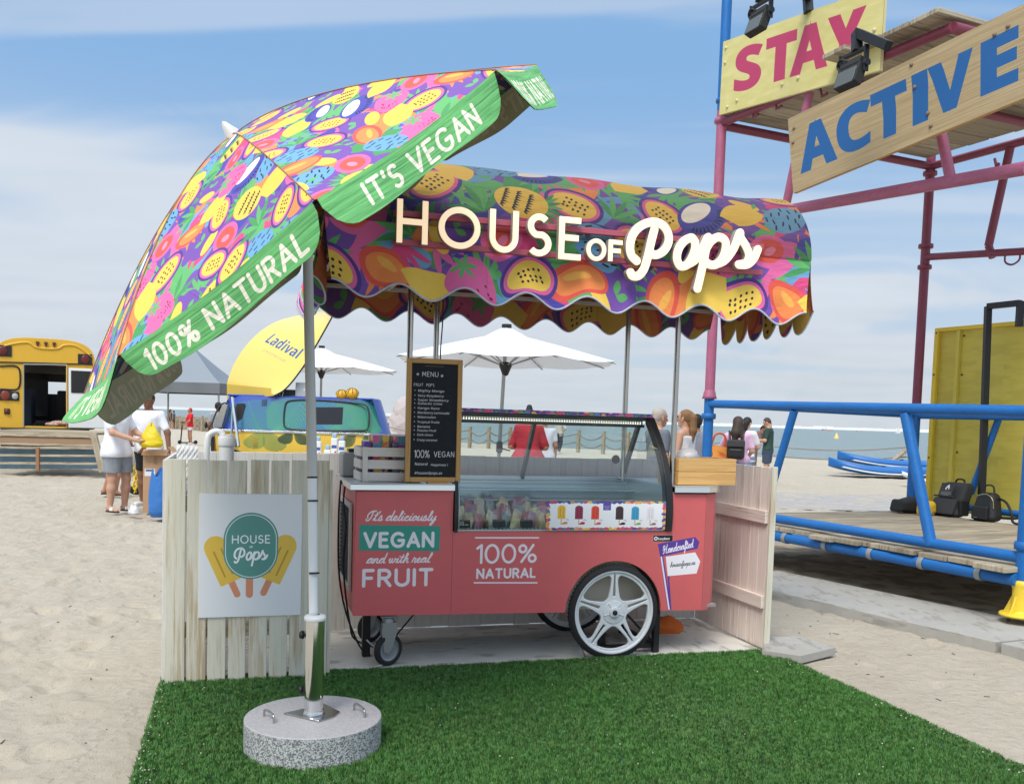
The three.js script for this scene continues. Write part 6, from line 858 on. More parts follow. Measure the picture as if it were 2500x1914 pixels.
  const dr = part('open_door', extrude(poly([[0, 0], [X(265) - X(166), 0], [X(265) - X(166), Y(896) - Y(1043)], [0, Y(896) - Y(1043)]]), 0.05, 0.015, 0).translate(X(166), Y(1043), 0.06), mat([0.75, 0.76, 0.76], 0.4), b, 'white door folded back'); part('pane', box(X(238) - X(172), Y(902) - Y(957), 0.02, (X(238) + X(172)) / 2, (Y(902) + Y(957)) / 2, 0.115, 0.01), mat([0.015, 0.016, 0.016], 0.15), dr);
  part('under_body', box(W - 0.3, 0.5, 8, cx, h0 - 0.27, -4.3, 0.02), M.blackMatt, b); for (const s of [-1, 1]) for (const z of [-2.2, -7.5]) part('wheel', lathe([[0, -0.14], [0.3, -0.14], [0.48, -0.12], [0.5, 0], [0.48, 0.12], [0.3, 0.14], [0, 0.14]], 28).rotateZ(Math.PI / 2).translate(cx + s * (hw - 0.2), 0.5, z), M.rubber, b);
  // clutter on the door sill
  const cl = single('cloth_heap', [0, 1, 2, 3, 4].map((i) => new THREE.IcosahedronGeometry(0.12, 2).scale(1.6, 0.5, 1).translate(X(115 + i * 11), h0 + 0.10 + 0.04 * (i % 2), -0.25 - 0.05 * (i % 3)).translate(O.x, 0, O.z)), boxPrint, 'colourful cloth heap on the sill of the bus doorway', 'cloth');
  // steps and rail in front of the bus
  const Zs = 20.6, st = thing('wooden_steps', 'weathered wooden landing with railings in front of the yellow bus', 'steps', V3(0, 0, -Zs)), P = (x, y, d = 0) => { const q = depthAt(x, y, Zs); return V3(q.x, q.y, d); };
  const beam = (x0, y0, x1, y1, h, d = 0, m = M.deck[0]) => part('plank', bar(P(x0, y0, d), P(x1, y1, d), 0.06, h, V3(0, 1, 0)), m, st);
  beam(-30, 1058, 230, 1064, 0.10, 0, M.deck[0]); beam(-30, 1072, 225, 1078, 0.13, -0.03, mat(srgb(150, 122, 96), 0.8)); beam(-30, 1082, 228, 1088, 0.05, 0.02); beam(-30, 1092, 236, 1094, 0.055, 0.05); beam(-30, 1111, 240, 1113, 0.05, 0.05); beam(-30, 1130, 243, 1132, 0.05, 0.05);
  for (const [x, y0, y1] of [[96, 1092, 1148], [-20, 1090, 1146]]) part('post', bar(P(x, y1, 0.08), P(x, y0, 0.08), 0.07, 0.07, V3(0, 0, 1)), mat(srgb(146, 108, 78), 0.8), st);
  part('stringer', bar(P(231, 1058, 0.08), P(253, 1152, 0.08), 0.14, 0.06, V3(0, 0, 1)), M.deck[0], st); part('deck_top', box(P(228, 1060).x - P(-30, 1060).x, 0.05, 1.9, (P(228, 1060).x + P(-30, 1060).x) / 2, P(100, 1056).y, -1.0, 0.004), M.deck[1], st);
  part('post', bar(P(252, 1150, -0.2), P(252, 1050, -0.2), 0.09, 0.09, V3(0, 0, 1)), M.greyMetal, st);
  part('skirt_cloth', sheet(20, 1, (s, t) => { const q = P(lerp(-30, 246, s), lerp(1146, 1092, t), -0.25 + 0.03 * Math.sin(s * 40)); return [q.x, q.y, q.z]; }), mat(srgb(112, 142, 160), 0.8), st, 'blue grey cloth behind the railing');
  for (let i = 0; i < 3; i++) part('plank', bar(P(262 + i * 8, 1150, -0.5), P(260 + i * 8, 1075, -0.9), 0.05, 0.08, V3(0, 0, 1)), M.deck[2], st);
}
// ---------------------------------------------------------------- grey gazebo
{
  const Zg = 28, P = (x, y) => depthAt(x, y, Zg), a = P(330, 948), b = P(536, 952), w = b.x - a.x, c = V3((a.x + b.x) / 2, 0, -Zg - w / 2), y1 = P(550, 962).y, y2 = P(550, 936).y, pk = P(440, 838).y, cloth = mat(srgb(128, 137, 146), 0.7);
  const g = thing('gazebo', 'grey pop up gazebo between the bus and the camper van', 'gazebo', c), H = w / 2;
  for (let k = 0; k < 4; k++) part('roof_panel', sheet(10, 10, (s, t) => { const r = 1 - t, x = (s - 0.5) * w * r, yy = lerp(y2, pk, Math.pow(t, 1.15)) - 0.06 * Math.sin(Math.PI * s) * (1 - t), z = H * r; return [x, yy, z]; }).rotateY(k * Math.PI / 2), cloth, g);
  for (let k = 0; k < 4; k++) part('hem', sheet(12, 1, (s, t) => [(s - 0.5) * w, lerp(y2, y1, t), H + 0.005 + 0.02 * t * Math.sin(s * 15)]).rotateY(k * Math.PI / 2), mat(srgb(112, 117, 122), 0.7), g);
  for (const x of [-1, 1]) for (const z of [-1, 1]) part('leg', pipe(V3(x * (H - 0.05), 0, z * (H - 0.05)), V3(x * (H - 0.05), y2, z * (H - 0.05)), 0.03, 8), M.greyMetal, g);
}
// ---------------------------------------------------------------- camper van with its roof up
{
  const Zv = 22.5, O = depthAt(720, 1150, Zv), v = thing('camper_van', 'blue and yellow camper van with palm leaves and raised yellow roof', 'van', V3(O.x, 0, O.z)), P = (x, y, d = 0) => { const q = depthAt(x, y, Zv - d); return V3(q.x - O.x, q.y, d); };
  const blue = srgb(36, 70, 158), yel = mat(srgb(222, 186, 66), 0.35);
  // side: lower yellow band, upper blue band sloping in
  const L = P(515, 1060).x, Rr = P(932, 1060).x, beltY = (P(600, 1055).y + P(900, 1058).y) / 2, topY = P(800, 972).y, botY = 0.42, lean = 0.22, wd = 1.7;
  const xTopL = P(545, 985).x, xTopR = P(905, 985).x;
  const palm = canvas(1024, 420, (g, w, h) => {
    g.fillStyle = '#24469e'; g.fillRect(0, 0, w, h); const r = rng(17);
    const gr = g.createLinearGradient(0, 0, 300, 0); gr.addColorStop(0, '#2c4aa6'); gr.addColorStop(1, '#24469e'); g.fillStyle = gr; g.fillRect(0, 0, 300, h);
    const frond = (x, y, t, l, c) => { g.save(); g.translate(x, y); g.rotate(t); g.strokeStyle = c; g.lineCap = 'round'; for (let i = 0; i < 26; i++) { const s = i / 26 * l, k = Math.sin(Math.PI * (0.12 + 0.85 * i / 26)) * l * 0.42; for (const q of [-1, 1]) { g.lineWidth = 9 - 5 * i / 26; g.beginPath(); g.moveTo(s, 0); g.quadraticCurveTo(s + k * 0.45, q * k * 0.4, s + k * 0.65, q * k); g.stroke(); } } g.lineWidth = 5; g.beginPath(); g.moveTo(0, 0); g.lineTo(l, 0); g.stroke(); g.restore(); };
    for (const [x, y, t, l, c] of [[300, 460, -1.9, 420, '#2f7f6a'], [380, 440, -1.2, 430, '#3f9a55'], [520, 440, -1.75, 400, '#2f7a72'], [560, 420, -0.9, 330, '#2c6f86'], [760, 430, -1.6, 400, '#3a8f5a'], [840, 440, -1.1, 400, '#2f8060'], [980, 430, -1.8, 420, '#388a52'], [640, 30, 1.2, 320, '#2b6a8a'], [930, 60, 1.9, 300, '#2f7f66']]) frond(x, y, t, l, c);
  });
  part('upper_side', sheet(24, 8, (s, t) => { const x = lerp(lerp(L, xTopL, t), lerp(Rr, xTopR, t), s), e = Math.pow(Math.abs(2 * s - 1), 8); return [x, lerp(beltY + 0.03, topY, t), -lean * t - 0.25 * e, s, t]; }), phys([1, 1, 1], 0.25, { map: tex(palm), clearcoat: 0.8 }), v);
  const low = canvas(1024, 256, (g, w, h) => { g.fillStyle = '#deba42'; g.fillRect(0, 0, w, h); for (const [x, t, l, c] of [[300, 1.9, 190, '#5a8a4a'], [330, 1.2, 210, '#3f7a4a'], [480, 2.0, 130, '#2f4a34'], [505, 1.0, 140, '#2c4432'], [860, 2.1, 150, '#2f4a34'], [930, 1.3, 150, '#3a5a3c']]) { g.save(); g.translate(x, -14); g.rotate(t); g.strokeStyle = c; for (let i = 0; i < 20; i++) { const s = i / 20 * l, k = Math.sin(Math.PI * (0.12 + 0.85 * i / 20)) * l * 0.34; for (const q of [-1, 1]) { g.lineWidth = 5; g.beginPath(); g.moveTo(s, 0); g.quadraticCurveTo(s + k * 0.4, q * k * 0.4, s + k * 0.7, q * k); g.stroke(); } } g.restore(); } });
  part('lower_side', sheet(24, 6, (s, t) => { const e = Math.pow(Math.abs(2 * s - 1), 10); return [lerp(L, Rr, s), lerp(botY, beltY - 0.03, t), 0.02 - 0.3 * e - 0.1 * (1 - t) * (1 - t), s, t]; }), phys([1, 1, 1], 0.35, { map: tex(low), clearcoat: 0.5 }), v);
  part('belt_trim', [bar(V3(L + 0.1, beltY, 0.02), V3(Rr - 0.12, beltY, 0.02), 0.05, 0.05)], M.chrome, v);
  part('back_side', [box(Rr - L - 0.1, beltY - botY, 0.04, (L + Rr) / 2, (beltY + botY) / 2, -wd, 0.02), box(xTopR - xTopL, topY - beltY, 0.04, (xTopL + xTopR) / 2, (topY + beltY) / 2, -wd + 0.2, 0.02)], yel, v);
  part('rear_end', [sheet(8, 6, (s, t) => { const z = lerp(-0.26, -wd + 0.2, s); return [lerp(Rr, xTopR, t) + 0.10 * Math.sin(Math.PI * s), lerp(beltY, topY, t), z]; })], mat(blue, 0.3), v); part('rear_end', sheet(8, 4, (s, t) => [Rr + 0.1 * Math.sin(Math.PI * s), lerp(botY, beltY, t), lerp(-0.26, -wd + 0.2, s)]), yel, v);
  part('front_end', sheet(8, 4, (s, t) => [L - 0.1 * Math.sin(Math.PI * s), lerp(botY, beltY, t), lerp(-0.26, -wd + 0.2, s)]), yel, v); part('windscreen', sheet(8, 4, (s, t) => [lerp(L, xTopL, t) - 0.08 * Math.sin(Math.PI * s), lerp(beltY, topY - 0.1, t), lerp(-0.3, -wd + 0.25, s)]), phys([0.3, 0.34, 0.34], 0.05, { transmission: 0.6, thickness: 0 }), v);
  part('roof_deck', box(xTopR - xTopL, 0.05, wd - 0.45, (xTopL + xTopR) / 2, topY + 0.01, -wd / 2 - 0.05, 0.02), mat(blue, 0.3), v);
  // side window: black seal, leaf film with a clear dark pane
  const seal = [[697, 980], [870, 985], [893, 992], [899, 1040], [895, 1049], [880, 1051], [700, 1046], [693, 1040], [692, 990]].map((p) => P(p[0], p[1], 0)); seal.forEach((p) => { p.z = -lean * clamp((p.y - beltY) / (topY - beltY)) + 0.015; }); const win = part('window_seal', tube(seal, 0.022, 80, 6, true), M.black, v);
  part('window_pane', sheet(1, 1, (s, t) => { const q = P(lerp(756, 834, s), lerp(1036, 994, t), 0); return [q.x, q.y, -lean * clamp((q.y - beltY) / (topY - beltY)) + 0.012]; }), mat([0.012, 0.01, 0.012], 0.12), v);
  for (let i = 0; i < 4; i++) { const q = P(640, 977 + i * 4.2, 0); part('vent_slit', box(0.13, 0.018, 0.02, q.x, q.y, -lean * (q.y - beltY) / (topY - beltY) + 0.004, 0.004, 0, 0, 0.08), M.black, v); } for (let i = 0; i < 5; i++) { const q = P(622, 1066 + i * 5, 0); part('vent_slit', box(0.11, 0.02, 0.02, q.x, q.y, 0.012, 0.004), mat(srgb(190, 150, 50), 0.5), v); }
  // open side door and windows at the front
  part('cab_window', sheet(1, 1, (s, t) => { const q = P(lerp(lerp(520, 536, t), lerp(540, 549, t), s), lerp(1043, 987, t), 0); return [q.x, q.y, -lean * t + 0.02]; }), mat([0.10, 0.10, 0.09], 0.15), v); part('cab_window_seal', tube([[518, 1045], [534, 986], [550, 986], [542, 1046]].map((p) => { const q = P(p[0], p[1], 0); q.z = p[1] < 1000 ? -lean + 0.02 : 0.02; return q; }), 0.02, 30, 6, true), M.black, v);
  part('doorway', sheet(1, 1, (s, t) => { const q = P(lerp(lerp(560, 572, t), lerp(578, 594, t), s), lerp(1090, 985, t), 0); return [q.x, q.y, (q.y > beltY ? -lean * (q.y - beltY) / (topY - beltY) : 0) + 0.028]; }), M.blackMatt, v, 'dark open doorway'); part('open_door', [bar(P(567, 970, 0.10), P(582, 1090, 0.35), 0.05, 0.10, V3(0, 0, 1)), bar(P(562, 1090, 0.1), P(568, 985, 0.05), 0.03, 0.05, V3(0, 0, 1))], M.brushed, v);
  part('mirror', [pipe(P(515, 1050, 0.1), P(503, 1040, 0.3), 0.01, 6), new THREE.SphereGeometry(0.07, 12, 8).scale(0.5, 1.2, 1).translate(...P(502, 1038, 0.32).toArray())], M.black, v);
  for (const x of [570, 865]) part('wheel', lathe([[0, 0.08], [0.2, 0.09], [0.31, 0.07], [0.33, 0], [0.31, -0.07], [0, -0.08]], 28).rotateX(Math.PI / 2).translate(P(x, 1100).x, 0.33, -0.12), M.rubber, v);
  // raised yellow roof: a shallow shell hinged at the front
  const c = [[553, 972], [556, 925], [598, 846], [668, 788], [800, 757]].map((p) => P(p[0], p[1], -1.55)), e = [[662, 966], [690, 950], [735, 895], [775, 828], [812, 762]].map((p) => P(p[0], p[1], 0));
  const far = new THREE.CatmullRomCurve3(c), nearC = new THREE.CatmullRomCurve3(e.map((p, i) => V3(p.x, p.y, -0.15)));
  const shell = (o) => sheet(14, 20, (s, t) => { const A = far.getPoint(t), B = nearC.getPoint(t), bulge = Math.sin(Math.PI * Math.pow(s, 0.8)) * 0.05 * Math.sin(Math.PI * Math.min(1, t * 1.1 + 0.05)); return [lerp(A.x, B.x, s) - bulge * 0.6, lerp(A.y, B.y, s) + bulge * 0.7 + o, lerp(A.z, B.z, s), s, t]; });
  const roofTex = canvas(512, 1024, (g, w, h) => { g.fillStyle = '#e6cf6c'; g.fillRect(0, 0, w, h); const L2 = (u, vv) => [u * w, (1 - vv) * h]; g.save(); const p = L2(0.54, 0.56); g.translate(p[0], p[1]); g.rotate(0.12); g.transform(1, 0, 0, 1.3, 0, 0); g.fillStyle = '#3c5f9c'; g.font = 'bold 96px sans-serif'; g.textAlign = 'center'; g.fillText('Ladival', 0, 0); g.fillStyle = '#9a9a84'; g.font = '20px sans-serif'; g.fillText('LA PROTEZIONE SOLARE', 0, 52); g.restore(); });
  part('raised_roof', shell(0), phys([1, 1, 1], 0.3, { map: tex(roofTex), clearcoat: 0.5 }), v, 'yellow roof with blue lettering, hinged up'); part('roof_edge', tube(e.map((p) => V3(p.x + 0.01, p.y - 0.01, -0.13)), 0.02, 40, 6), M.black, v); part('roof_front', sheet(10, 4, (s, t) => { const q = P(lerp(553, 662, s), lerp(lerp(974, 967, s), lerp(938, 948, s), t), lerp(-1.5, -0.12, s)); return [q.x, q.y, q.z + 0.10 * Math.sin(Math.PI * s)]; }), mat(srgb(206, 176, 80), 0.35), v);
  part('roof_strut', [pipe(P(700, 922, -0.3), P(688, 968, -0.25), 0.012, 8), pipe(P(676, 952, -0.3), P(684, 966, -0.3), 0.012, 8)], M.brushed, v); part('roof_bed', box(P(712, 960).x - P(668, 960).x, 0.22, 1.0, P(690, 962).x, P(690, 961).y, -0.8, 0.02), M.blackMatt, v);
  // things on it
  const lp = thing('laptop', 'open silver laptop on the roof of the camper van', 'laptop', V3(O.x + P(736, 972).x, topY + 0.03, O.z - 0.35)); part('screen', box(P(758, 950).x - P(710, 950).x, 0.34, 0.015, 0, 0.17, 0, 0.006, -0.12), mat([0.42, 0.42, 0.43], 0.35, { metalness: 0.6 }), lp); part('keyboard', box(0.46, 0.015, 0.3, 0, 0.008, -0.16, 0.004), M.greyMetal, lp); part('emblem', new THREE.SphereGeometry(0.025, 10, 8).scale(0.8, 1, 0.15).translate(-0.02, 0.16, 0.012), M.white, lp);
  [['left one of two yellow striped headgears on the van roof', 828], ['right one of two yellow striped headgears on the van roof', 854]].forEach(([l, x], i) => { const y = thing('headgear', l, 'hat', V3(O.x + P(x, 975).x, topY + 0.03, O.z - 0.3)); part('dome', new THREE.SphereGeometry(0.14 + 0.02 * i, 20, 12).scale(1, 0.85, 1).translate(0, 0.07 + 0.03 * i, 0), mat(srgb(214, 160, 40), 0.5), y); for (let k = 0; k < 4; k++) part('stripe', new THREE.TorusGeometry(0.142 + 0.02 * i, 0.008, 6, 24, Math.PI).scale(1, 0.85, 1).rotateY(0.3 + k * 0.75).translate(0, 0.07 + 0.03 * i, 0), M.blackMatt, y); });
  // sunscreen bottles standing behind the fence
  [[776, 1090, 0.9], [799, 1096, 0.62], [816, 1088, 1.0], [834, 1090, 0.92]].forEach(([x, y, k], i) => { const q = depthAt(x, y, 9.2), tb = thing('sunscreen_bottle', ['white sunscreen bottle with blue cap, leftmost of the four above the fence', 'shortest white sunscreen bottle above the fence', 'tallest white sunscreen bottle with blue cap above the fence', 'white sunscreen bottle with orange mark, next to the fence end'][i], 'bottle', V3(q.x, q.y - 0.14, q.z)); part('bottle', box(0.07, 0.22 * k, 0.04, 0, 0.11 * k, 0, 0.018), M.white, tb); part('cap', box(0.045, 0.045, 0.035, 0, 0.22 * k + 0.02, 0, 0.01), mat(srgb(150, 180, 205), 0.5), tb); part('print', box(0.05, 0.03, 0.002, 0, 0.13 * k, 0.0212, 0), mat(srgb(60, 90, 150), 0.6), tb); part('print', box(0.02, 0.03, 0.002, 0.014, 0.07 * k, 0.0212, 0), mat([srgb(200, 60, 50), srgb(220, 190, 120), srgb(190, 80, 60), srgb(220, 150, 160)][i], 0.6), tb); });
  const tb0 = depthAt(805, 1105, 9.2), table = thing('table', 'white table behind the fence that carries the sunscreen bottles', 'table', V3(tb0.x, 0, tb0.z)); part('tabletop', box(0.5, 0.03, 0.3, 0, tb0.y - 0.095, 0, 0.005), M.white, table); for (const x of [-0.22, 0.22]) for (const z of [-0.12, 0.12]) part('leg', box(0.03, tb0.y - 0.11, 0.03, x, (tb0.y - 0.11) / 2, z, 0.004), M.white, table);
}
// ---------------------------------------------------------------- two white parasols on the beach
{
  const cloth = phys([0.82, 0.84, 0.88], 0.75, { transmission: 0.22, thickness: 0 });
  const make = (label, pole, apex, Zw, R, rimY, turn, tilt = 0) => {
    const base = depthAt(pole[0], pole[1], Zw), ap = depthAt(apex[0], apex[1], Zw), p = thing('beach_parasol', label, 'parasol', V3(base.x, 0, base.z), 0, 'white parasols on the beach'), H = ap.y, rim = rimY, dx = ap.x - base.x, top = V3(dx, H, 0), N = 8;
    const rib = (k, r) => { const t = turn + k * Math.PI * 2 / N; return V3(dx + R * r * Math.cos(t), lerp(H - 0.12, rim, Math.pow(r, 1.12)), R * r * Math.sin(t)); };
    for (let k = 0; k < N; k++) { part('panel', sheet(8, 8, (s, t) => { const r = 0.05 + 0.95 * t, q = rib(k, r).lerp(rib(k + 1, r), s); return [q.x, q.y - 0.05 * Math.sin(Math.PI * s) * t, q.z]; }), cloth, p); const a = rib(k, 0.03), b = rib(k, 1.01), hub = V3(dx, rim - 0.12, 0), m = rib(k, 0.5); a.y -= 0.03; b.y -= 0.03; m.y -= 0.04; const rb = part('rib', pipe(a, b, 0.016, 6), M.greyMetal, p); part('strut', pipe(hub, m, 0.014, 6), M.greyMetal, rb); part('joint', new THREE.SphereGeometry(0.04, 8, 6).translate(m.x, m.y, m.z), M.black, rb); }
    part('vent_cap', sheet(32, 3, (s, t) => { const a = s * Math.PI * 2, r = 0.02 + 0.46 * t; return [dx + r * Math.cos(a), H - 0.26 * Math.pow(t, 1.2) + 0.03 * t * Math.cos(a * 8), r * Math.sin(a)]; }), cloth, p);
    part('knob', pipe(V3(dx, H - 0.02, 0), V3(dx, H + 0.05, 0), 0.10, 12), M.black, p); part('runner', lathe([[0.03, -0.2], [0.06, -0.18], [0.13, 0], [0.12, 0.06], [0.03, 0.08]], 16).translate(dx, rim - 0.1, 0), M.black, p);
    part('pole', pipe(V3(0, 0, 0), V3(dx, H - 0.05, 0), 0.038, 14), M.greyMetal, p); const cb = part('crank_box', box(0.13, 0.24, 0.13, dx * 0.3, lerp(0, H, 0.29), 0.02, 0.04), mat([0.1, 0.1, 0.11], 0.5), p); part('crank_handle', pipe(V3(dx * 0.3 + 0.06, lerp(0, H, 0.28), 0.02), V3(dx * 0.3 + 0.22, lerp(0, H, 0.27), 0.05), 0.015, 6), M.black, cb);
    part('base', lathe([[0, 0.1], [0.38, 0.1], [0.4, 0.06], [0.4, 0], [0, 0]], 28), M.greyMetal, p);
  };
  make('white parasol standing behind the camper van', [780, 1120], [785, 848], 30, 2.55, depthAt(980, 908, 30).y, 0.2); make('white parasol right of the menu board, behind the cart', [1215, 1110], [1237, 798], 18.6, 2.25, depthAt(1400, 886, 18.6).y, 0.36);
}
// ---------------------------------------------------------------- rope fence along the shore
{
  const posts = [[410, 1040], [492, 1052], [944, 1080], [1146, 1092], [1192, 1094], [1244, 1093], [1411, 1103], [1472, 1107], [1532, 1110], [1596, 1114], [1786, 1122], [2222, 1145]], pw = M.deck[1], tops = [];
  const where = ['beside the two far children', 'right of the child in red', 'just right of the camper van', 'right of the menu board', 'second from the menu board', 'at the left arm of the woman in red', 'right of the standing man with a hand on his hip', 'behind the middle of the freezer case', 'behind the right half of the freezer case', 'behind the right end of the freezer case', 'behind the orange bag', 'with a slanted brace, right of the man in green'];
  posts.forEach(([x, y], i) => {
    const p = G(x, y), h = i === posts.length - 1 ? 1.5 : 1.25, q = thing('rope_post', ['wooden rope fence post ' + where[i]][0], 'post', V3(p.x, sandY(p.x, p.z) - 0.1, p.z), 0, 'posts of the rope fence along the shore');
    part('post', pipe(V3(0, 0, 0), V3(0.02, h, 0), 0.11, 10, 0.10), pw, q); if (i === posts.length - 1) part('brace', pipe(V3(-1.35, -0.1, 0), V3(0, h * 0.72, 0), 0.09, 8), pw, q); tops.push(V3(p.x, sandY(p.x, p.z) - 0.1, p.z));
  });
  const ropeM = mat([0.24, 0.22, 0.18], 0.9);
  for (let i = 0; i < tops.length - 1; i++) { const rope = []; for (const h of [1.05, 0.65]) { const a = tops[i].clone().setY(tops[i].y + h), b = tops[i + 1].clone().setY(tops[i + 1].y + h), m = a.clone().lerp(b, 0.5); m.y -= 0.28; rope.push(tube([a, a.clone().lerp(b, 0.25).setY(lerp(a.y, m.y, 0.75)), m, a.clone().lerp(b, 0.75).setY(lerp(b.y, m.y, 0.75)), b], 0.03, 16, 5)); } single('rope', rope, ropeM, 'pair of sagging ropes between two posts of the shore fence', 'rope', 'ropes of the shore fence'); }
  // low picket fence far left by the water
  const pk = thing('beach_fence', 'low wooden picket fence at the water left of the van', 'fence', V3(0, 0, 0)); for (let i = 0; i < 40; i++) { const a = G(372, 1042), b = G(508, 1052), p = a.lerp(b, i / 39); part('picket', box(0.28, 1.0 + 0.3 * h2(i, 2), 0.1, p.x, 0.35, p.z, 0), M.deck[i % 3], pk); }
}
// ---------------------------------------------------------------- boards, boats and the buoy
{
  const hull = (L, W, H) => { const f = (s, t) => { const x = (s - 0.5) * L, e = Math.abs(2 * s - 1), w = W / 2 * Math.pow(1 - Math.pow(e, 3.2), 0.6), up = 0.14 * Math.pow(Math.max(0, 2 * s - 1), 3) + 0.34 * Math.pow(Math.max(0, 1 - 2 * s - 0.1), 2.2), a = t * Math.PI * 2, c = Math.cos(a), d = Math.sin(a); return [x, H / 2 + up + H / 2 * Math.sign(d) * Math.pow(Math.abs(d), 0.5), w * Math.sign(c) * Math.pow(Math.abs(c), 0.55), s, t]; }; return sheet(40, 20, f); };
  const mk = (x0, x1, y, z, label, base, lift) => { const a = depthAt(x0, y, z), b = depthAt(x1, y + 4, z), L = a.distanceTo(b), p = thing('paddle_board', label, 'paddle board', a.clone().lerp(b, 0.5).setY(lift), 0, 'inflatable paddle boards on the sand'), W = 1.5, H = 0.30; part('hull', hull(L, W, H), mat(srgb(28, 100, 168), 0.4), p); part('side_band', sheet(40, 2, (s, t) => { const x = (s - 0.5) * L * 0.985, e = Math.abs(2 * s - 1), w = W / 2 * Math.pow(1 - Math.pow(e, 3.2), 0.6) + 0.012, up = 0.14 * Math.pow(Math.max(0, 2 * s - 1), 3) + 0.34 * Math.pow(Math.max(0, 1 - 2 * s - 0.1), 2.2); return [x, H * 0.22 + up + 0.045 * t, w]; }), M.white, p); for (const q of [-0.3, -0.1, 0.12, 0.3]) part('handle', box(0.14, 0.03, 0.05, q * L, H + 0.02, 0.25, 0.01), M.blackMatt, p);
    const cv = canvas(256, 64, (g) => { g.fillStyle = '#2268b4'; g.fillRect(0, 0, 256, 64); g.fillStyle = '#eef2f8'; g.font = 'bold 50px sans-serif'; g.textAlign = 'center'; g.fillText('SHARK', 128, 50); }); part('print', new THREE.PlaneGeometry(0.62, 0.13).translate(0.1 * L, H * 0.62, W / 2 + 0.02), mat([1, 1, 1], 0.4, { map: tex(cv) }), p); return p; };
  mk(2022, 2345, 1150, 31, 'front blue inflatable paddle board on the sand', 0, 0.04); mk(2044, 2420, 1134, 32.8, 'rear blue paddle board propped up behind the front one', 0, 0.22);
  const wb = thing('paddle_board', 'white edged paddle board behind the yellow board on the sand', 'paddle board', depthAt(2330, 1172, 26.4).setY(0.02)); part('hull', hull(3.0, 0.75, 0.12), M.white, wb);
  const buoy = thing('buoy', 'yellow cone buoy floating off the beach', 'buoy', depthAt(2043, 1072, 190).setY(SEA)); part('cone', lathe([[0, 1.25], [0.12, 1.22], [0.55, 0.2], [0.6, 0.1], [0.6, -0.3], [0, -0.3]], 20).scale(0.85, 0.95, 0.85), mat(srgb(240, 200, 120), 0.5), buoy);
  const ship = (label, x, y, z, L, s) => { const p = depthAt(x, y, z), g = thing('ship', label, 'ship', V3(p.x, SEA, p.z)); const h = new THREE.Shape(); h.moveTo(-L / 2, 0.16 * L); h.lineTo(-L / 2 + 0.03 * L, 0); h.lineTo(L / 2 - 0.04 * L, 0); h.lineTo(L / 2, 0.11 * L); h.lineTo(-0.1 * L, 0.1 * L); h.closePath(); part('hull', extrude(h, L * 0.2, 0, -L * 0.1), mat([0.42, 0.30, 0.28], 0.6), g); part('cabin', [box(0.2 * L, 0.14 * L, 0.14 * L, -0.12 * L, 0.17 * L, 0, 0), box(0.12 * L, 0.1 * L, 0.1 * L, -0.13 * L, 0.28 * L, 0, 0)], M.white, g); part('mast', [pipe(V3(-0.12 * L, 0.3 * L, 0), V3(-0.12 * L, 0.52 * L, 0), 0.008 * L, 6), pipe(V3(0.2 * L, 0.1 * L, 0), V3(0.2 * L, 0.22 * L, 0), 0.008 * L, 6)], M.white, g); return g; };
  ship('tug boat on the horizon right of the beach', 2022, 1053, 900, 11.5); ship('white boat on the horizon right of the camper van', 943, 1014, 900, 12); ship('small dark boat near the horizon', 2098, 1056, 1100, 7);
  const sp = depthAt(2193, 1056, 800), sail = thing('sail_boat', 'tiny white sail boat on the horizon', 'boat', V3(sp.x, SEA, sp.z)); part('sail', [extrude(poly([[0, 0.6], [2.2, 0.6], [0.1, 6]]), 0.1), extrude(poly([[-0.15, 0.8], [-1.4, 0.8], [-0.15, 5]]), 0.1)], M.white, sail); part('hull', box(4, 0.6, 1, 0, 0.2, 0, 0.1), M.white, sail);
  // rocks by the water behind the cart
  const rk = single('breakwater', Array.from({ length: 16 }, (_, i) => { const p = depthAt(975 + i * 4.2, 1058, 66), g = new THREE.IcosahedronGeometry(1.0 + 0.5 * h2(i, 5), 2), q = g.attributes.position; for (let k = 0; k < q.count; k++) { const v = V3().fromBufferAttribute(q, k), s = 0.75 + 0.5 * fbm(v.x + i, v.y + v.z, 3, 7); q.setXYZ(k, v.x * s, v.y * s * 1.1, v.z * s); } g.computeVertexNormals(); return g.translate(p.x, 0.2 + 0.85 * Math.sin(Math.PI * Math.min(1, i / 13)) * (0.6 + h2(i, 8)), p.z); }), mat(srgb(176, 166, 164), 0.9), 'pale rocks at the water behind the menu board', 'rocks');
}
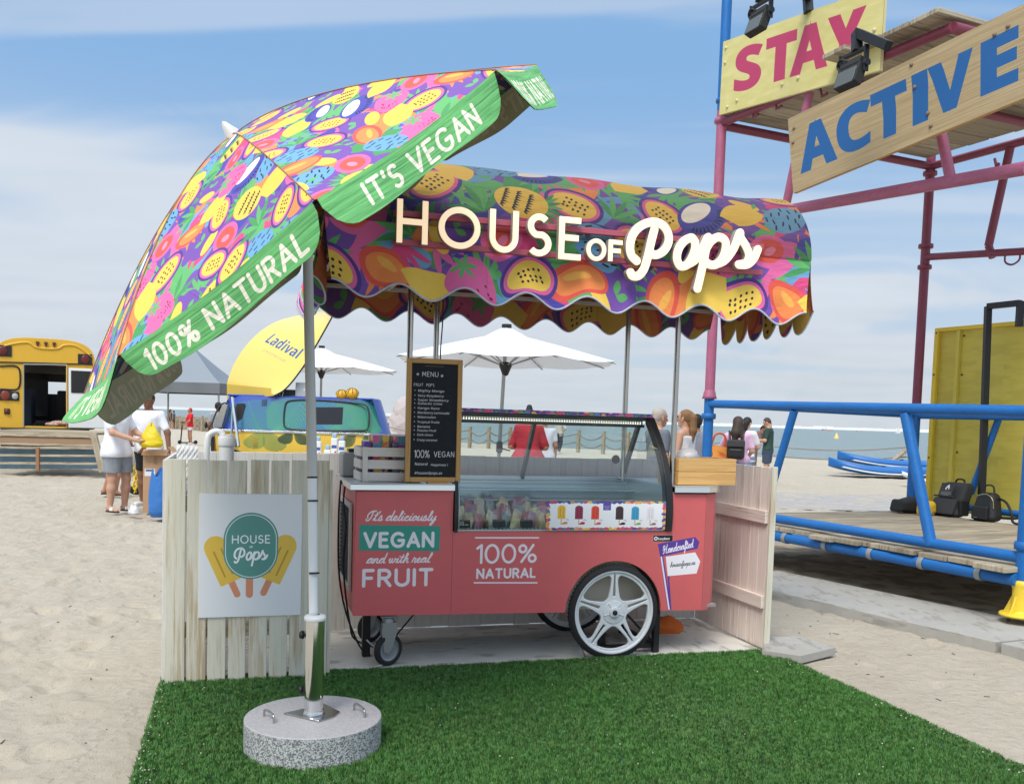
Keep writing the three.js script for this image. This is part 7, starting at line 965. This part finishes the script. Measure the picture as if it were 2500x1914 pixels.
// boxes and bags by the men at the left
{
  const card = mat(srgb(178, 142, 108), 0.8), B = G(378, 1252), bx = thing('cardboard_box', 'tall cardboard box with open flaps and a shipping label', 'box', B, 0.12); const w = 0.36;
  part('carton', [box(w, 0.86, 0.34, 0, 0.43, -0.17, 0.004)], card, bx); part('flap', box(w, 0.008, 0.16, 0, 0.90, 0.03, 0.002, 0.5), card, bx); part('flap', box(0.14, 0.008, 0.3, -w / 2 - 0.05, 0.93, -0.17, 0.002, 0, 0, 0.9), card, bx); part('flap', box(0.14, 0.008, 0.3, w / 2 + 0.04, 0.93, -0.17, 0.002, 0, 0, -0.8), card, bx); part('tape', box(0.05, 0.12, 0.002, 0.0, 0.78, 0.0012, 0), mat(srgb(150, 118, 84), 0.4), bx); part('shipping_label', box(0.15, 0.11, 0.002, -0.08, 0.60, 0.0012, 0), M.white, bx); part('label_print', box(0.12, 0.03, 0.002, -0.08, 0.63, 0.0028, 0), mat(srgb(90, 100, 150), 0.7), bx);
  const bag = (name, label, cat, p, w2, h, d, m, seed, top) => { const g = sheet(28, 24, (s, t) => { const a = s * Math.PI * 2, r = 1 + 0.25 * (fbm(s * 9, t * 6, 3, seed, 9) - 0.5), k = t < 0.12 ? 0.75 + 2 * t : lerp(1, top, Math.pow((t - 0.12) / 0.88, 1.6)); return [w2 / 2 * r * k * Math.cos(a), h * t * (0.95 + 0.1 * Math.sin(a * 3)), d / 2 * r * k * Math.sin(a)]; }); const o = single(name, g, m, label, cat); o.position.copy(p); return o; };
  bag('plastic_bag', 'large blue plastic bag leaning on the cardboard box', 'bag', G(386, 1262), 0.30, 0.68, 0.26, phys(srgb(58, 118, 190), 0.4, { transmission: 0.15, thickness: 0 }), 3, 0.62);
  bag('plastic_bag', 'small white plastic bag on the sand at the sandals', 'bag', G(326, 1256), 0.18, 0.15, 0.16, phys([0.75, 0.75, 0.76], 0.4, { transmission: 0.3, thickness: 0 }), 5, 0.3);
  const hand = depthAt(372, 1036, 13.5); const yb = bag('plastic_bag', 'bright yellow plastic bag held over the cardboard box', 'bag', V3(hand.x - 0.02, hand.y - 0.34, hand.z), 0.34, 0.36, 0.2, phys(srgb(230, 206, 20), 0.45, { transmission: 0.2, thickness: 0 }), 9, 0.12);
  const rp = G(332, 1228), rope = []; for (let i = 0; i < 7; i++) rope.push(tube([0, 1, 2, 3, 4].map((k) => V3(0.05 * Math.sin(i * 2 + k), 0.42 - 0.09 * k + 0.015 * i, 0.03 * Math.cos(i + k * 2))), 0.012, 14, 5)); const yr = single('yellow_strap', rope, mat(srgb(226, 196, 28), 0.6), 'tangle of yellow straps hanging beside the cardboard box', 'straps'); yr.position.copy(rp); yr.position.y = 0.1;
  const bb = single('black_bag', new THREE.SphereGeometry(0.14, 20, 12).scale(1, 0.6, 0.8).translate(0, 0.07, 0), M.blackMatt, 'small black bag on the sand behind the sandals', 'bag'); bb.position.copy(G(332, 1206));
}
// ---------------------------------------------------------------- people: bodies meshed from tapered limbs joined by a smooth union
function fieldMesh(bones, cell, k, clip) {                            // bones: [a, b, ra, rb]; the surface where their smooth union is zero
  const lo = V3(1e9, 1e9, 1e9), hi = V3(-1e9, -1e9, -1e9); for (const [a, b, ra, rb] of bones) for (const [p, r] of [[a, ra], [b, rb]]) { lo.min(p.clone().addScalar(-r - 0.02)); hi.max(p.clone().addScalar(r + 0.02)); }
  const size = hi.clone().sub(lo), n = Math.min(150, Math.max(14, Math.ceil(Math.max(size.x, size.z, size.y * 0.75) / cell) + 7)), mc = new MarchingCubes(n, new THREE.MeshBasicMaterial(), false, false, 60000), pad = 3.5;
  const st = [size.x / (n - 1 - 2 * pad), size.y / (n - 1 - 2 * pad), size.z / (n - 1 - 2 * pad)], D = new Float32Array(n * n * n).fill(1e3);
  for (const [a, b, ra, rb] of bones) {
    const m = Math.max(ra, rb) + k * 1.5 + 2 * Math.max(...st), d = b.clone().sub(a), L2 = d.lengthSq() || 1e-9;
    const rg = ['x', 'y', 'z'].map((q, i) => [Math.max(0, Math.floor((Math.min(a[q], b[q]) - m - lo[q]) / st[i] + pad)), Math.min(n - 1, Math.ceil((Math.max(a[q], b[q]) + m - lo[q]) / st[i] + pad))]);
    for (let z = rg[2][0]; z <= rg[2][1]; z++) for (let y = rg[1][0]; y <= rg[1][1]; y++) for (let x = rg[0][0]; x <= rg[0][1]; x++) {
      const px = lo.x + (x - pad) * st[0] - a.x, py = lo.y + (y - pad) * st[1] - a.y, pz = lo.z + (z - pad) * st[2] - a.z, t = clamp((px * d.x + py * d.y + pz * d.z) / L2);
      const v = Math.hypot(px - d.x * t, py - d.y * t, pz - d.z * t) - (ra + (rb - ra) * t), o = x + y * n + z * n * n, c = D[o], h = clamp(0.5 + 0.5 * (c - v) / k); D[o] = c > 900 ? v : c + (v - c) * h - k * h * (1 - h);
    }
  }
  if (clip) for (let z = 0; z < n; z++) for (let y = 0; y < n; y++) for (let x = 0; x < n; x++) { const o = x + y * n + z * n * n, c = clip(V3(lo.x + (x - pad) * st[0], lo.y + (y - pad) * st[1], lo.z + (z - pad) * st[2])); if (c > D[o]) D[o] = c; }
  for (let i = 0; i < D.length; i++) mc.field[i] = -D[i];
  mc.isolation = 0; mc.update();
  const N = mc.count, p = new Float32Array(N * 3), half = n / 2; for (let i = 0; i < N; i++) { p[i * 3] = lo.x + (mc.positionArray[i * 3] * half + half - pad) * st[0]; p[i * 3 + 1] = lo.y + (mc.positionArray[i * 3 + 1] * half + half - pad) * st[1]; p[i * 3 + 2] = lo.z + (mc.positionArray[i * 3 + 2] * half + half - pad) * st[2]; }
  let g = new THREE.BufferGeometry(); g.setAttribute('position', new THREE.BufferAttribute(p, 3)); g = mergeVertices(g, 1e-5); g.computeVertexNormals(); return g;
}
const B3 = (a, b, ra, rb) => [V3(...a), V3(...b), ra, rb ?? ra];
const headGeo = fieldMesh([B3([0, 0.035, -0.012], [0, 0.03, 0.012], 0.082, 0.08), B3([0, -0.02, 0.03], [0, -0.075, 0.052], 0.062, 0.036), B3([0, -0.03, -0.02], [0, -0.11, -0.02], 0.06, 0.05), B3([0, 0.01, 0.09], [0, -0.03, 0.108], 0.008, 0.013), B3([-0.035, 0.022, 0.078], [0.035, 0.022, 0.078], 0.012, 0.012), B3([-0.02, -0.06, 0.085], [0.02, -0.06, 0.085], 0.008, 0.008), B3([0.078, 0.01, -0.008], [0.082, -0.03, 0.0], 0.014, 0.01), B3([-0.078, 0.01, -0.008], [-0.082, -0.03, 0.0], 0.014, 0.01)], 0.0065, 0.018);
const handGeo = fieldMesh([B3([0, 0, 0], [0, -0.06, 0.005], 0.026, 0.03), B3([-0.02, -0.02, 0.004], [-0.022, -0.075, 0.006], 0.016, 0.014), B3([0.02, -0.02, 0.004], [0.022, -0.075, 0.006], 0.016, 0.014),
  ...[[-0.028, 0.028], [-0.010, 0.036], [0.010, 0.034], [0.028, 0.026]].flatMap(([x, l]) => [B3([x, -0.08, 0.006], [x * 1.1, -0.08 - l, 0.012], 0.0095, 0.009), B3([x * 1.1, -0.08 - l, 0.012], [x * 1.1, -0.08 - l * 1.6, 0.03], 0.009, 0.0085), B3([x * 1.1, -0.08 - l * 1.6, 0.03], [x * 1.05, -0.08 - l * 1.85, 0.048], 0.0085, 0.007)]), B3([-0.024, -0.02, 0.01], [-0.045, -0.05, 0.028], 0.014, 0.011), B3([-0.045, -0.05, 0.028], [-0.046, -0.08, 0.042], 0.011, 0.008)], 0.0048, 0.006);
function along(g, at, dir, s, turn = 0, flip = false) { g = g.clone(); if (flip) { g.scale(-1, 1, 1); const i = g.index.array; for (let q = 0; q < i.length; q += 3) { const t = i[q]; i[q] = i[q + 1]; i[q + 1] = t; } } g.rotateY(turn); g.scale(s, s, s); g.applyQuaternion(new THREE.Quaternion().setFromUnitVectors(V3(0, -1, 0), dir.clone().normalize())); g.translate(at.x, at.y, at.z); g.computeVertexNormals(); return g; }
const SKIN = { light: srgb(205, 158, 132, 0.85), tan: srgb(176, 126, 98, 0.85), brown: srgb(132, 92, 70, 0.85) };
// pose: joint overrides in metres for a body 1.75 m tall standing at the origin and facing +z
function person(label, P, face, o = {}) {
  const s = (o.tall ?? 1.75) / 1.75, J = { hip: [0, 0.93, 0], waist: [0, 1.08, 0], chest: [0, 1.3, 0.01], neck: [0, 1.47, -0.01], head: [0, 1.635, 0.015], shL: [0.18, 1.42, -0.01], shR: [-0.18, 1.42, -0.01], elL: [0.23, 1.14, -0.03], elR: [-0.23, 1.14, -0.03], wrL: [0.24, 0.89, 0.03], wrR: [-0.24, 0.89, 0.03], hpL: [0.09, 0.9, 0], hpR: [-0.09, 0.9, 0], knL: [0.10, 0.49, 0.015], knR: [-0.10, 0.49, 0.015], anL: [0.105, 0.08, -0.02], anR: [-0.105, 0.08, -0.02], ...(o.pose || {}) };
  const j = {}; for (const q in J) j[q] = V3(...J[q]).multiplyScalar(s);
  const w = (o.wide ?? 1) * s, toe = (a, k) => a.clone().add(V3(k * 0.03, -0.05, 0.15).multiplyScalar(s)), cell = o.cell ?? 0.02, sm0 = 0.035;
  const limbs = { armUL: [j.shL, j.elL, 0.052 * w, 0.04 * w], armUR: [j.shR, j.elR, 0.052 * w, 0.04 * w], armLL: [j.elL, j.wrL, 0.041 * w, 0.027 * w], armLR: [j.elR, j.wrR, 0.041 * w, 0.027 * w], thL: [j.hpL, j.knL, 0.088 * w, 0.058 * w], thR: [j.hpR, j.knR, 0.088 * w, 0.058 * w], shinL: [j.knL.clone().lerp(j.anL, 0.0), j.knL.clone().lerp(j.anL, 0.35), 0.054 * w, 0.06 * w], shinR: [j.knR, j.knR.clone().lerp(j.anR, 0.35), 0.054 * w, 0.06 * w], calfL: [j.knL.clone().lerp(j.anL, 0.35), j.anL, 0.06 * w, 0.036 * w], calfR: [j.knR.clone().lerp(j.anR, 0.35), j.anR, 0.06 * w, 0.036 * w] };
  const side = (a, b, t) => a.clone().lerp(b, t), torso = [[side(j.shL, j.shR, 0.12), side(j.shL, j.shR, 0.88), 0.07 * w, 0.07 * w], [side(j.chest, j.shL, 0.45), side(j.waist, j.hpL, 0.5), 0.105 * w, 0.095 * w], [side(j.chest, j.shR, 0.45), side(j.waist, j.hpR, 0.5), 0.105 * w, 0.095 * w], [j.chest, j.waist, 0.115 * w, 0.105 * w], [j.hpL, j.hpR, 0.105 * w, 0.105 * w], [j.neck, j.chest, 0.05 * w, 0.08 * w]];
  const skin = mat(o.skin ?? SKIN.light, 0.6), feet = [[j.anL.clone().add(V3(0, -0.03 * s, -0.03 * s)), toe(j.anL, 1), 0.036 * s, 0.028 * s], [j.anR.clone().add(V3(0, -0.03 * s, -0.03 * s)), toe(j.anR, -1), 0.036 * s, 0.028 * s]];
  const geos = [fieldMesh([...Object.values(limbs), ...torso, [j.neck.clone().add(V3(0, -0.02, 0)), j.head.clone().add(V3(0, -0.06 * s, -0.01)), 0.055 * w, 0.052 * w], ...feet], cell, sm0)];
  const hg = headGeo.clone().scale(s * 1.02, s * 1.06, s * 1.02); const q = new THREE.Quaternion().setFromEuler(new THREE.Euler(...(o.look ?? [0, 0, 0]), 'YXZ')); hg.applyQuaternion(q).translate(j.head.x, j.head.y, j.head.z); geos.push(hg);
  geos.push(along(handGeo, j.wrL, j.wrL.clone().sub(j.elL), s, -1.2, true), along(handGeo, j.wrR, j.wrR.clone().sub(j.elR), s, 1.2));
  const body = part('person', merge(geos), skin, scene); body.name = numbered('person'); body.position.copy(P); body.rotation.y = face; tag(body, label, 'person', null);
  const up = (list, r) => list.map(([a, b, ra, rb]) => [a, b, ra + r, rb + r]), wear = (name, bones, m, k = sm0, clip, c2) => { const g = fieldMesh(bones, c2 ?? cell, k, clip); if (name !== 'hair' && name !== 'shoe' && name !== 'sandal') { const p = g.attributes.position, n = g.attributes.normal; for (let i = 0; i < p.count; i++) { const x = p.getX(i), y = p.getY(i), z = p.getZ(i), d = 0.030 * (fbm(x * 9 + z * 5 + 40, y * 7 + x * 6 + 20 + z * 9, 3, 13) - 0.42); p.setXYZ(i, x + n.getX(i) * d, y, z + n.getZ(i) * d); } g.computeVertexNormals(); } return part(name, g, m, body); };
  const cut = (b, t0, t1) => [b[0].clone().lerp(b[1], t0), b[0].clone().lerp(b[1], t1), lerp(b[2], b[3], t0), lerp(b[2], b[3], t1)];
  if (o.top) { const sl = o.sleeve ?? 0.62, hem = (o.hem ?? 0.82) * s, t = up([...torso, ...(sl > 0 ? [cut(limbs.armUL, 0, Math.min(1, sl)), cut(limbs.armUR, 0, Math.min(1, sl))] : []), ...(sl > 1 ? [cut(limbs.armLL, 0, sl - 1), cut(limbs.armLR, 0, sl - 1)] : [])], 0.014 * s); t.push([j.hpL.clone().setY(hem + 0.06 * s), j.waist.clone().add(V3(0.05 * s, 0, 0)), (o.flare ?? 0.12) * w, 0.115 * w], [j.hpR.clone().setY(hem + 0.06 * s), j.waist.clone().add(V3(-0.05 * s, 0, 0)), (o.flare ?? 0.12) * w, 0.115 * w]); const neckY = (o.neckline ?? 1.485) * s; wear('shirt', t, o.top, sm0, (p) => Math.max(hem - p.y, p.y - neckY)); }
  if (o.legs) { const len = o.leg ?? 0.75, t = up([[j.hpL, j.hpR, 0.105 * w, 0.105 * w], [j.hip.clone().add(V3(0, 0.035 * s, 0)), j.hip, 0.095 * w, 0.105 * w], cut(limbs.thL, 0, Math.min(1, len)), cut(limbs.thR, 0, Math.min(1, len)), ...(len > 1 ? [limbs.shinL, limbs.shinR, cut(limbs.calfL, 0, Math.min(1, (len - 1) * 1.3)), cut(limbs.calfR, 0, Math.min(1, (len - 1) * 1.3))] : [])], 0.012 * s + (o.loose ?? 0.012) * s); wear(len > 1 ? 'trousers' : 'shorts', t, o.legs, 0.02, len > 1 ? null : (p) => Math.max(lerp(j.hpL.y, j.knL.y, len) - p.y, o.top ? p.y - ((o.hem ?? 0.82) + 0.02) * s : -1)); }
  if (o.skirt) wear('skirt', [[j.waist, j.hip, 0.13 * w, 0.15 * w], [j.hip, V3(0, o.skirt * s, 0), 0.15 * w, 0.17 * w]], o.top, 0.03);
  if (o.hair) { const H = j.head, m = mat(o.hair, 0.7), hb = o.bald ? [] : [[H.clone().add(V3(0, 0.045 * s, -0.02 * s).applyQuaternion(q)), H.clone().add(V3(0, 0.04 * s, 0.0).applyQuaternion(q)), 0.092 * s, 0.088 * s], [H.clone().add(V3(0, -0.01, -0.045 * s).applyQuaternion(q)), H.clone().add(V3(0, -0.05, -0.045 * s).applyQuaternion(q)), 0.07 * s, 0.05 * s]]; for (const [a, b, ra, rb] of o.hairBits || []) hb.push([H.clone().add(V3(...a).multiplyScalar(s)), H.clone().add(V3(...b).multiplyScalar(s)), ra * s, rb * s]); const fwd = V3(0, 0, 1).applyQuaternion(q), upq = V3(0, 1, 0).applyQuaternion(q); wear('hair', hb, m, 0.02, (p) => { const d = p.clone().sub(H); return Math.min(d.dot(fwd) - 0.03 * s, d.dot(fwd) * 0.8 + 0.05 * s - d.dot(upq)); }, Math.min(cell, 0.012)); }
  if (o.shoes) { for (const [a, b, ra, rb] of feet) { const t = [[a.clone().setY(Math.max(0.022, a.y - 0.012)), b.clone().setY(Math.max(0.018, b.y - 0.006)), ra + 0.008, rb + 0.01]]; wear(o.sandal ? 'sandal' : 'shoe', o.sandal ? [[a.clone().setY(a.y - 0.04), b.clone().setY(b.y - 0.02), 0.036 * s, 0.04 * s]] : t, o.shoes, 0.01, o.sandal ? (p) => Math.max(p.y - 0.018 - (a.y - 0.05), -p.y) : null, 0.01); } }
  body.userData.joints = undefined; delete body.userData.joints;
  return { body, j, s, q, wear };
}
{
  const cl = (r, g, b, rough = 0.85) => mat(srgb(r, g, b), rough), HAIR = { black: [0.012, 0.011, 0.011], brown: [0.045, 0.028, 0.02], blond: srgb(150, 112, 74, 0.7) };
  const white = cl(228, 230, 238), grey = cl(136, 142, 148), at = (x, y, z) => { const p = depthAt(x, y, z); return V3(p.x, 0, p.z); };
  // the man in the foreground at the left, turned to the boxes
  { const P = G(283, 1249), m = person('man in white polo shirt and grey shorts holding a yellow bag over the box', P, 1.25, { tall: 1.78, cell: 0.016, wide: 1.08, top: white, hem: 0.80, flare: 0.15, sleeve: 0.7, legs: grey, leg: 0.80, loose: 0.03, hair: HAIR.brown, shoes: M.blackMatt, sandal: 1, look: [0.3, 0.2, 0],
      pose: { wrR: [-0.10, 1.06, 0.42], elR: [-0.24, 1.16, 0.14], elL: [0.28, 1.16, 0.10], wrL: [0.18, 1.10, 0.38], knL: [0.13, 0.49, 0.06], anL: [0.14, 0.08, 0.02], anR: [-0.10, 0.08, -0.03] } });
    for (const [a, k] of [[m.j.anL, 1], [m.j.anR, -1]]) for (const t of [0.35, 0.5, 0.65]) part('sandal_strap', new THREE.TorusGeometry(0.048, 0.008, 6, 14, Math.PI).rotateX(-0.35).translate(a.x + k * 0.03 * t, a.y - 0.055, a.z + 0.16 * t), M.white, m.body); }
  // third man half hidden behind him, a hand to his head
  person('man in grey shorts half hidden behind the white polo shirt, hand to his head', G(262, 1212).add(V3(0, 0, -0.3)), 2.2, { tall: 1.76, cell: 0.018, skin: SKIN.tan, top: white, sleeve: 0.6, legs: grey, leg: 0.8, loose: 0.03, hair: HAIR.black, shoes: M.blackMatt, sandal: 1, pose: { elR: [-0.40, 1.30, 0.08], wrR: [-0.22, 1.52, 0.14], elL: [0.30, 1.18, 0.08], wrL: [0.34, 1.42, 0.16], anL: [0.16, 0.08, -0.14], knL: [0.14, 0.49, 0.0] } });
  // man facing the camera
  person('man in white polo shirt facing the stall behind the cardboard box', at(361, 1200, 14.6), -0.12, { tall: 1.78, cell: 0.018, wide: 1.12, skin: SKIN.brown, top: white, hem: 0.84, sleeve: 0.75, legs: cl(28, 30, 36), leg: 0.85, hair: HAIR.black, shoes: M.white, pose: { elL: [0.31, 1.15, 0.0], wrL: [0.36, 0.90, 0.05], elR: [-0.27, 1.14, 0.05], wrR: [-0.16, 1.0, 0.25] } });
  // child in red on a scooter
  { const P = at(463, 1080, 41), m = person('child in red top and red cap riding a scooter', P, -0.9, { tall: 1.6, cell: 0.028, skin: SKIN.tan, top: cl(206, 30, 36), sleeve: 0.7, legs: cl(214, 200, 208), leg: 0.55, hair: [0.4, 0.02, 0.03], hairBits: [[[0, 0.03, 0.06], [0, 0.03, 0.13], 0.05, 0.02]], shoes: M.white, pose: { wrL: [0.14, 0.98, 0.34], elL: [0.25, 1.14, 0.12], wrR: [-0.14, 0.98, 0.34], elR: [-0.25, 1.14, 0.12] } });
    const sc = thing('scooter', 'dark kick scooter under the child in red', 'scooter', P, -0.9); part('deck', box(0.14, 0.05, 0.6, 0, 0.07, 0.1, 0.01), M.black, sc); part('stem', pipe(V3(0, 0.06, 0.42), V3(0, 0.98, 0.34), 0.03, 8), M.black, sc); part('handlebar', pipe(V3(-0.24, 0.98, 0.34), V3(0.24, 0.98, 0.34), 0.02, 8), M.black, sc); for (const z of [-0.25, 0.46]) part('wheel', lathe([[0, -0.02], [0.08, -0.02], [0.09, 0], [0.08, 0.02], [0, 0.02]], 16).rotateZ(Math.PI / 2).translate(0, 0.09, z), M.rubber, sc); }
  person('child in a black top with long dark hair by the sea', at(415, 1040, 72), 1.9, { tall: 1.5, cell: 0.045, skin: SKIN.tan, top: M.blackMatt, hem: 0.72, sleeve: 0, hair: HAIR.black, hairBits: [[[0, 0, -0.07], [0, -0.25, -0.09], 0.07, 0.05]] });
  person('smaller child beside the child in black by the sea', at(423, 1040, 73), -1.6, { tall: 1.4, cell: 0.045, skin: SKIN.tan, top: cl(90, 100, 110), legs: cl(60, 70, 80), leg: 0.6, hair: HAIR.black });
  person('person in a grey shirt standing behind the nose of the camper van', at(531, 1100, 25), -2.6, { tall: 1.75, cell: 0.026, skin: SKIN.brown, top: cl(150, 156, 164), legs: cl(40, 44, 52), leg: 1.9, hair: HAIR.black });
  // woman in red and her companion
  person('woman in dark red top with her hair in a bun behind the case', at(1288, 1150, 16.0), Math.PI - 0.15, { tall: 1.72, cell: 0.018, wide: 1.28, skin: SKIN.tan, top: cl(168, 36, 52), hem: 0.80, flare: 0.17, sleeve: 0.95, legs: cl(44, 52, 60), leg: 1.9, hair: HAIR.black, hairBits: [[[0, 0.08, -0.03], [0.0, 0.16, -0.03], 0.07, 0.05], [[0.01, -0.02, -0.07], [0.02, -0.05, -0.075], 0.08, 0.07]], pose: { elL: [0.30, 1.10, 0.02], wrL: [0.16, 1.05, 0.24], elR: [-0.30, 1.10, 0.02], wrR: [-0.16, 1.05, 0.24] } });
  person('person in white shirt and light blue shorts beside the woman in red', at(1326, 1150, 17.2), Math.PI + 0.2, { tall: 1.66, cell: 0.02, skin: SKIN.tan, top: cl(216, 216, 228), sleeve: 0.6, hem: 0.86, legs: cl(120, 158, 206), leg: 0.7, loose: 0.03, hair: HAIR.black, shoes: M.white });
  person('person in beige shirt and dark trousers with a hand on the hip', at(1364, 1108, 44), Math.PI - 0.5, { tall: 1.72, cell: 0.03, skin: SKIN.light, top: cl(188, 180, 168), sleeve: 0.95, legs: cl(52, 58, 70), leg: 1.95, hair: HAIR.brown, shoes: M.white, pose: { elR: [-0.38, 1.2, -0.08], wrR: [-0.17, 1.02, 0.06], knL: [0.08, 0.5, 0.12], anL: [0.09, 0.1, 0.2], anR: [-0.1, 0.1, -0.2] } });
  person('grey haired person with sunglasses leaning behind the right end of the case', at(1604, 1150, 12.0), Math.PI * 0.62, { tall: 1.74, cell: 0.018, skin: SKIN.light, top: cl(104, 110, 120), sleeve: 0.7, legs: cl(62, 66, 74), leg: 1.9, hair: srgb(170, 160, 150), pose: { wrL: [0.1, 1.1, 0.42], elL: [0.24, 1.14, 0.15] } });
  // ponytail and grey dress
  { const m = person('woman with a long blond ponytail, white tank top and denim shorts', at(1668, 1180, 12.8), Math.PI * 1.32, { tall: 1.74, cell: 0.016, skin: SKIN.light, top: cl(232, 232, 238), hem: 0.97, flare: 0.105, sleeve: 0, neckline: 1.40, legs: cl(182, 196, 216), leg: 0.4, loose: 0.02, hair: HAIR.blond, hairBits: [[[0, 0.06, -0.08], [0, 0.02, -0.13], 0.05, 0.045], [[0, 0.02, -0.13], [0, -0.16, -0.13], 0.045, 0.055], [[0, -0.16, -0.13], [0.01, -0.34, -0.12], 0.055, 0.02]], pose: { wrL: [0.20, 1.02, 0.26], elL: [0.25, 1.14, 0.02] } }); part('belt', new THREE.TorusGeometry(0.145, 0.014, 8, 28).rotateX(Math.PI / 2).scale(1.15, 1, 0.85).translate(0, 1.0, 0), M.black, m.body); part('sunglasses', [box(0.15, 0.035, 0.02, 0, 1.655, 0.105, 0.008)], M.black, m.body); }
  person('woman with short dark hair in a grey patterned dress', at(1696, 1170, 14.4), Math.PI * 1.05, { tall: 1.70, cell: 0.018, wide: 0.95, skin: SKIN.tan, top: mat([1, 1, 1], 0.9, { map: tex(pix(128, 128, (x, y) => (h2(x >> 2, y >> 2, 3) > 0.6 ? [170, 172, 182] : [92, 96, 110])), 3, 3) }), hem: 0.7, flare: 0.16, sleeve: 0, skirt: 0.55, hair: HAIR.black });
  // woman with the backpack, and the two beyond her
  { const P = at(1797, 1170, 16.0), f = Math.PI * 0.92, m = person('woman in pink T shirt and jeans with a black backpack', P, f, { tall: 1.70, cell: 0.017, wide: 1.05, skin: SKIN.light, top: cl(216, 178, 206), hem: 0.94, flare: 0.13, sleeve: 0.75, legs: cl(122, 150, 184), leg: 1.95, hair: HAIR.brown, look: [0.2, -0.6, 0], hairBits: [[[0, 0, -0.06], [0.03, -0.16, -0.11], 0.09, 0.09], [[0.03, -0.16, -0.11], [0.06, -0.32, -0.14], 0.09, 0.03], [[-0.04, -0.1, -0.09], [-0.08, -0.26, -0.13], 0.06, 0.03]], pose: { elL: [0.30, 1.16, 0.06], wrL: [0.20, 1.0, 0.28], elR: [-0.26, 1.16, -0.02], wrR: [-0.20, 1.05, 0.25], shL: [0.18, 1.40, 0] } });
    const tb = (x, y, z) => P.clone().add(V3(x, y, z).applyAxisAngle(V3(0, 1, 0), f)), bp = thing('backpack', 'small black backpack worn by the woman in pink', 'backpack', tb(0.02, 0.98, -0.21), f); part('body', new RoundedBoxGeometry(0.30, 0.34, 0.15, 5, 0.06).translate(0, 0.17, 0), M.black, bp); part('pocket', new RoundedBoxGeometry(0.22, 0.14, 0.05, 4, 0.022).translate(0, 0.11, -0.09), M.black, bp); part('flap', new RoundedBoxGeometry(0.29, 0.12, 0.03, 4, 0.012).rotateX(0.2).translate(0, 0.27, -0.075), M.black, bp); for (const x of [-0.11, 0.11]) part('strap', tube([V3(x, 0.33, 0.05), V3(x * 1.1, 0.47, 0.14), V3(x * 1.2, 0.44, 0.29), V3(x * 1.35, 0.25, 0.30), V3(x * 1.35, 0.06, 0.16), V3(x, 0.04, 0.06)], 0.018, 30, 6), M.black, bp);
    const tote = thing('tote_bag', 'large orange and yellow beach bag on the left of the woman in pink', 'bag', tb(0.33, 0.64, -0.14), f + 0.3); part('body', sheet(24, 14, (s, t) => { const a = s * Math.PI * 2, k = lerp(0.8, 1.05, t); return [0.28 * k * Math.cos(a), 0.56 * t + 0.04 * Math.cos(a) * t, 0.13 * k * Math.sin(a), s, t]; }), mat([1, 1, 1], 0.7, { map: tex(pix(128, 128, (x, y) => mix([226, 150, 66], [206, 82, 44], sstep(0.45, 0.6, fbm(x / 30 + y / 60, y / 25, 3, 5, 4.27, 5.12))))) }), tote); part('strap', tube([V3(-0.15, 0.52, 0), V3(-0.1, 0.75, -0.02), V3(0.05, 0.76, -0.05), V3(0.12, 0.54, 0)], 0.018, 20, 6), cl(200, 90, 50), tote); }
  person('woman with dark hair looking at a phone behind the woman in pink', at(1818, 1160, 19), Math.PI * 0.75, { tall: 1.72, cell: 0.022, skin: SKIN.light, top: cl(220, 216, 222), sleeve: 0.7, legs: cl(110, 130, 160), leg: 1.9, hair: HAIR.black, look: [0.4, 0, 0], hairBits: [[[0, 0, -0.06], [0, -0.2, -0.08], 0.07, 0.04]], pose: { wrL: [0.06, 1.2, 0.32], elL: [0.24, 1.15, 0.1], wrR: [-0.06, 1.2, 0.32], elR: [-0.24, 1.15, 0.1] } });
  person('person in brown clothes bending forward behind the man in green', at(1838, 1160, 30), Math.PI * 0.35, { tall: 1.7, cell: 0.026, skin: SKIN.tan, top: cl(120, 92, 86), sleeve: 0.9, hem: 0.85, legs: cl(128, 106, 92), leg: 1.95, hair: HAIR.black, look: [0.6, 0, 0], pose: { chest: [0, 1.27, 0.10], neck: [0, 1.40, 0.2], head: [0, 1.52, 0.29], shL: [0.18, 1.37, 0.16], shR: [-0.18, 1.37, 0.16], elL: [0.22, 1.12, 0.24], wrL: [0.1, 1.1, 0.42], elR: [-0.22, 1.12, 0.24], wrR: [-0.1, 1.1, 0.42] } });
  person('man in dark green T shirt and denim shorts looking down at his phone', at(1871, 1190, 25), -Math.PI * 0.62, { tall: 1.8, cell: 0.02, wide: 1.02, skin: SKIN.light, top: cl(44, 68, 62), sleeve: 0.75, hem: 0.86, legs: cl(64, 74, 94), leg: 0.85, loose: 0.03, hair: [0.06, 0.045, 0.035], look: [0.55, 0, 0], shoes: M.white, pose: { head: [0, 1.62, 0.05], elL: [0.25, 1.15, 0.06], wrL: [0.08, 1.15, 0.30], elR: [-0.25, 1.15, 0.06], wrR: [-0.08, 1.15, 0.30] } });
}
renderer.render(scene, camera);
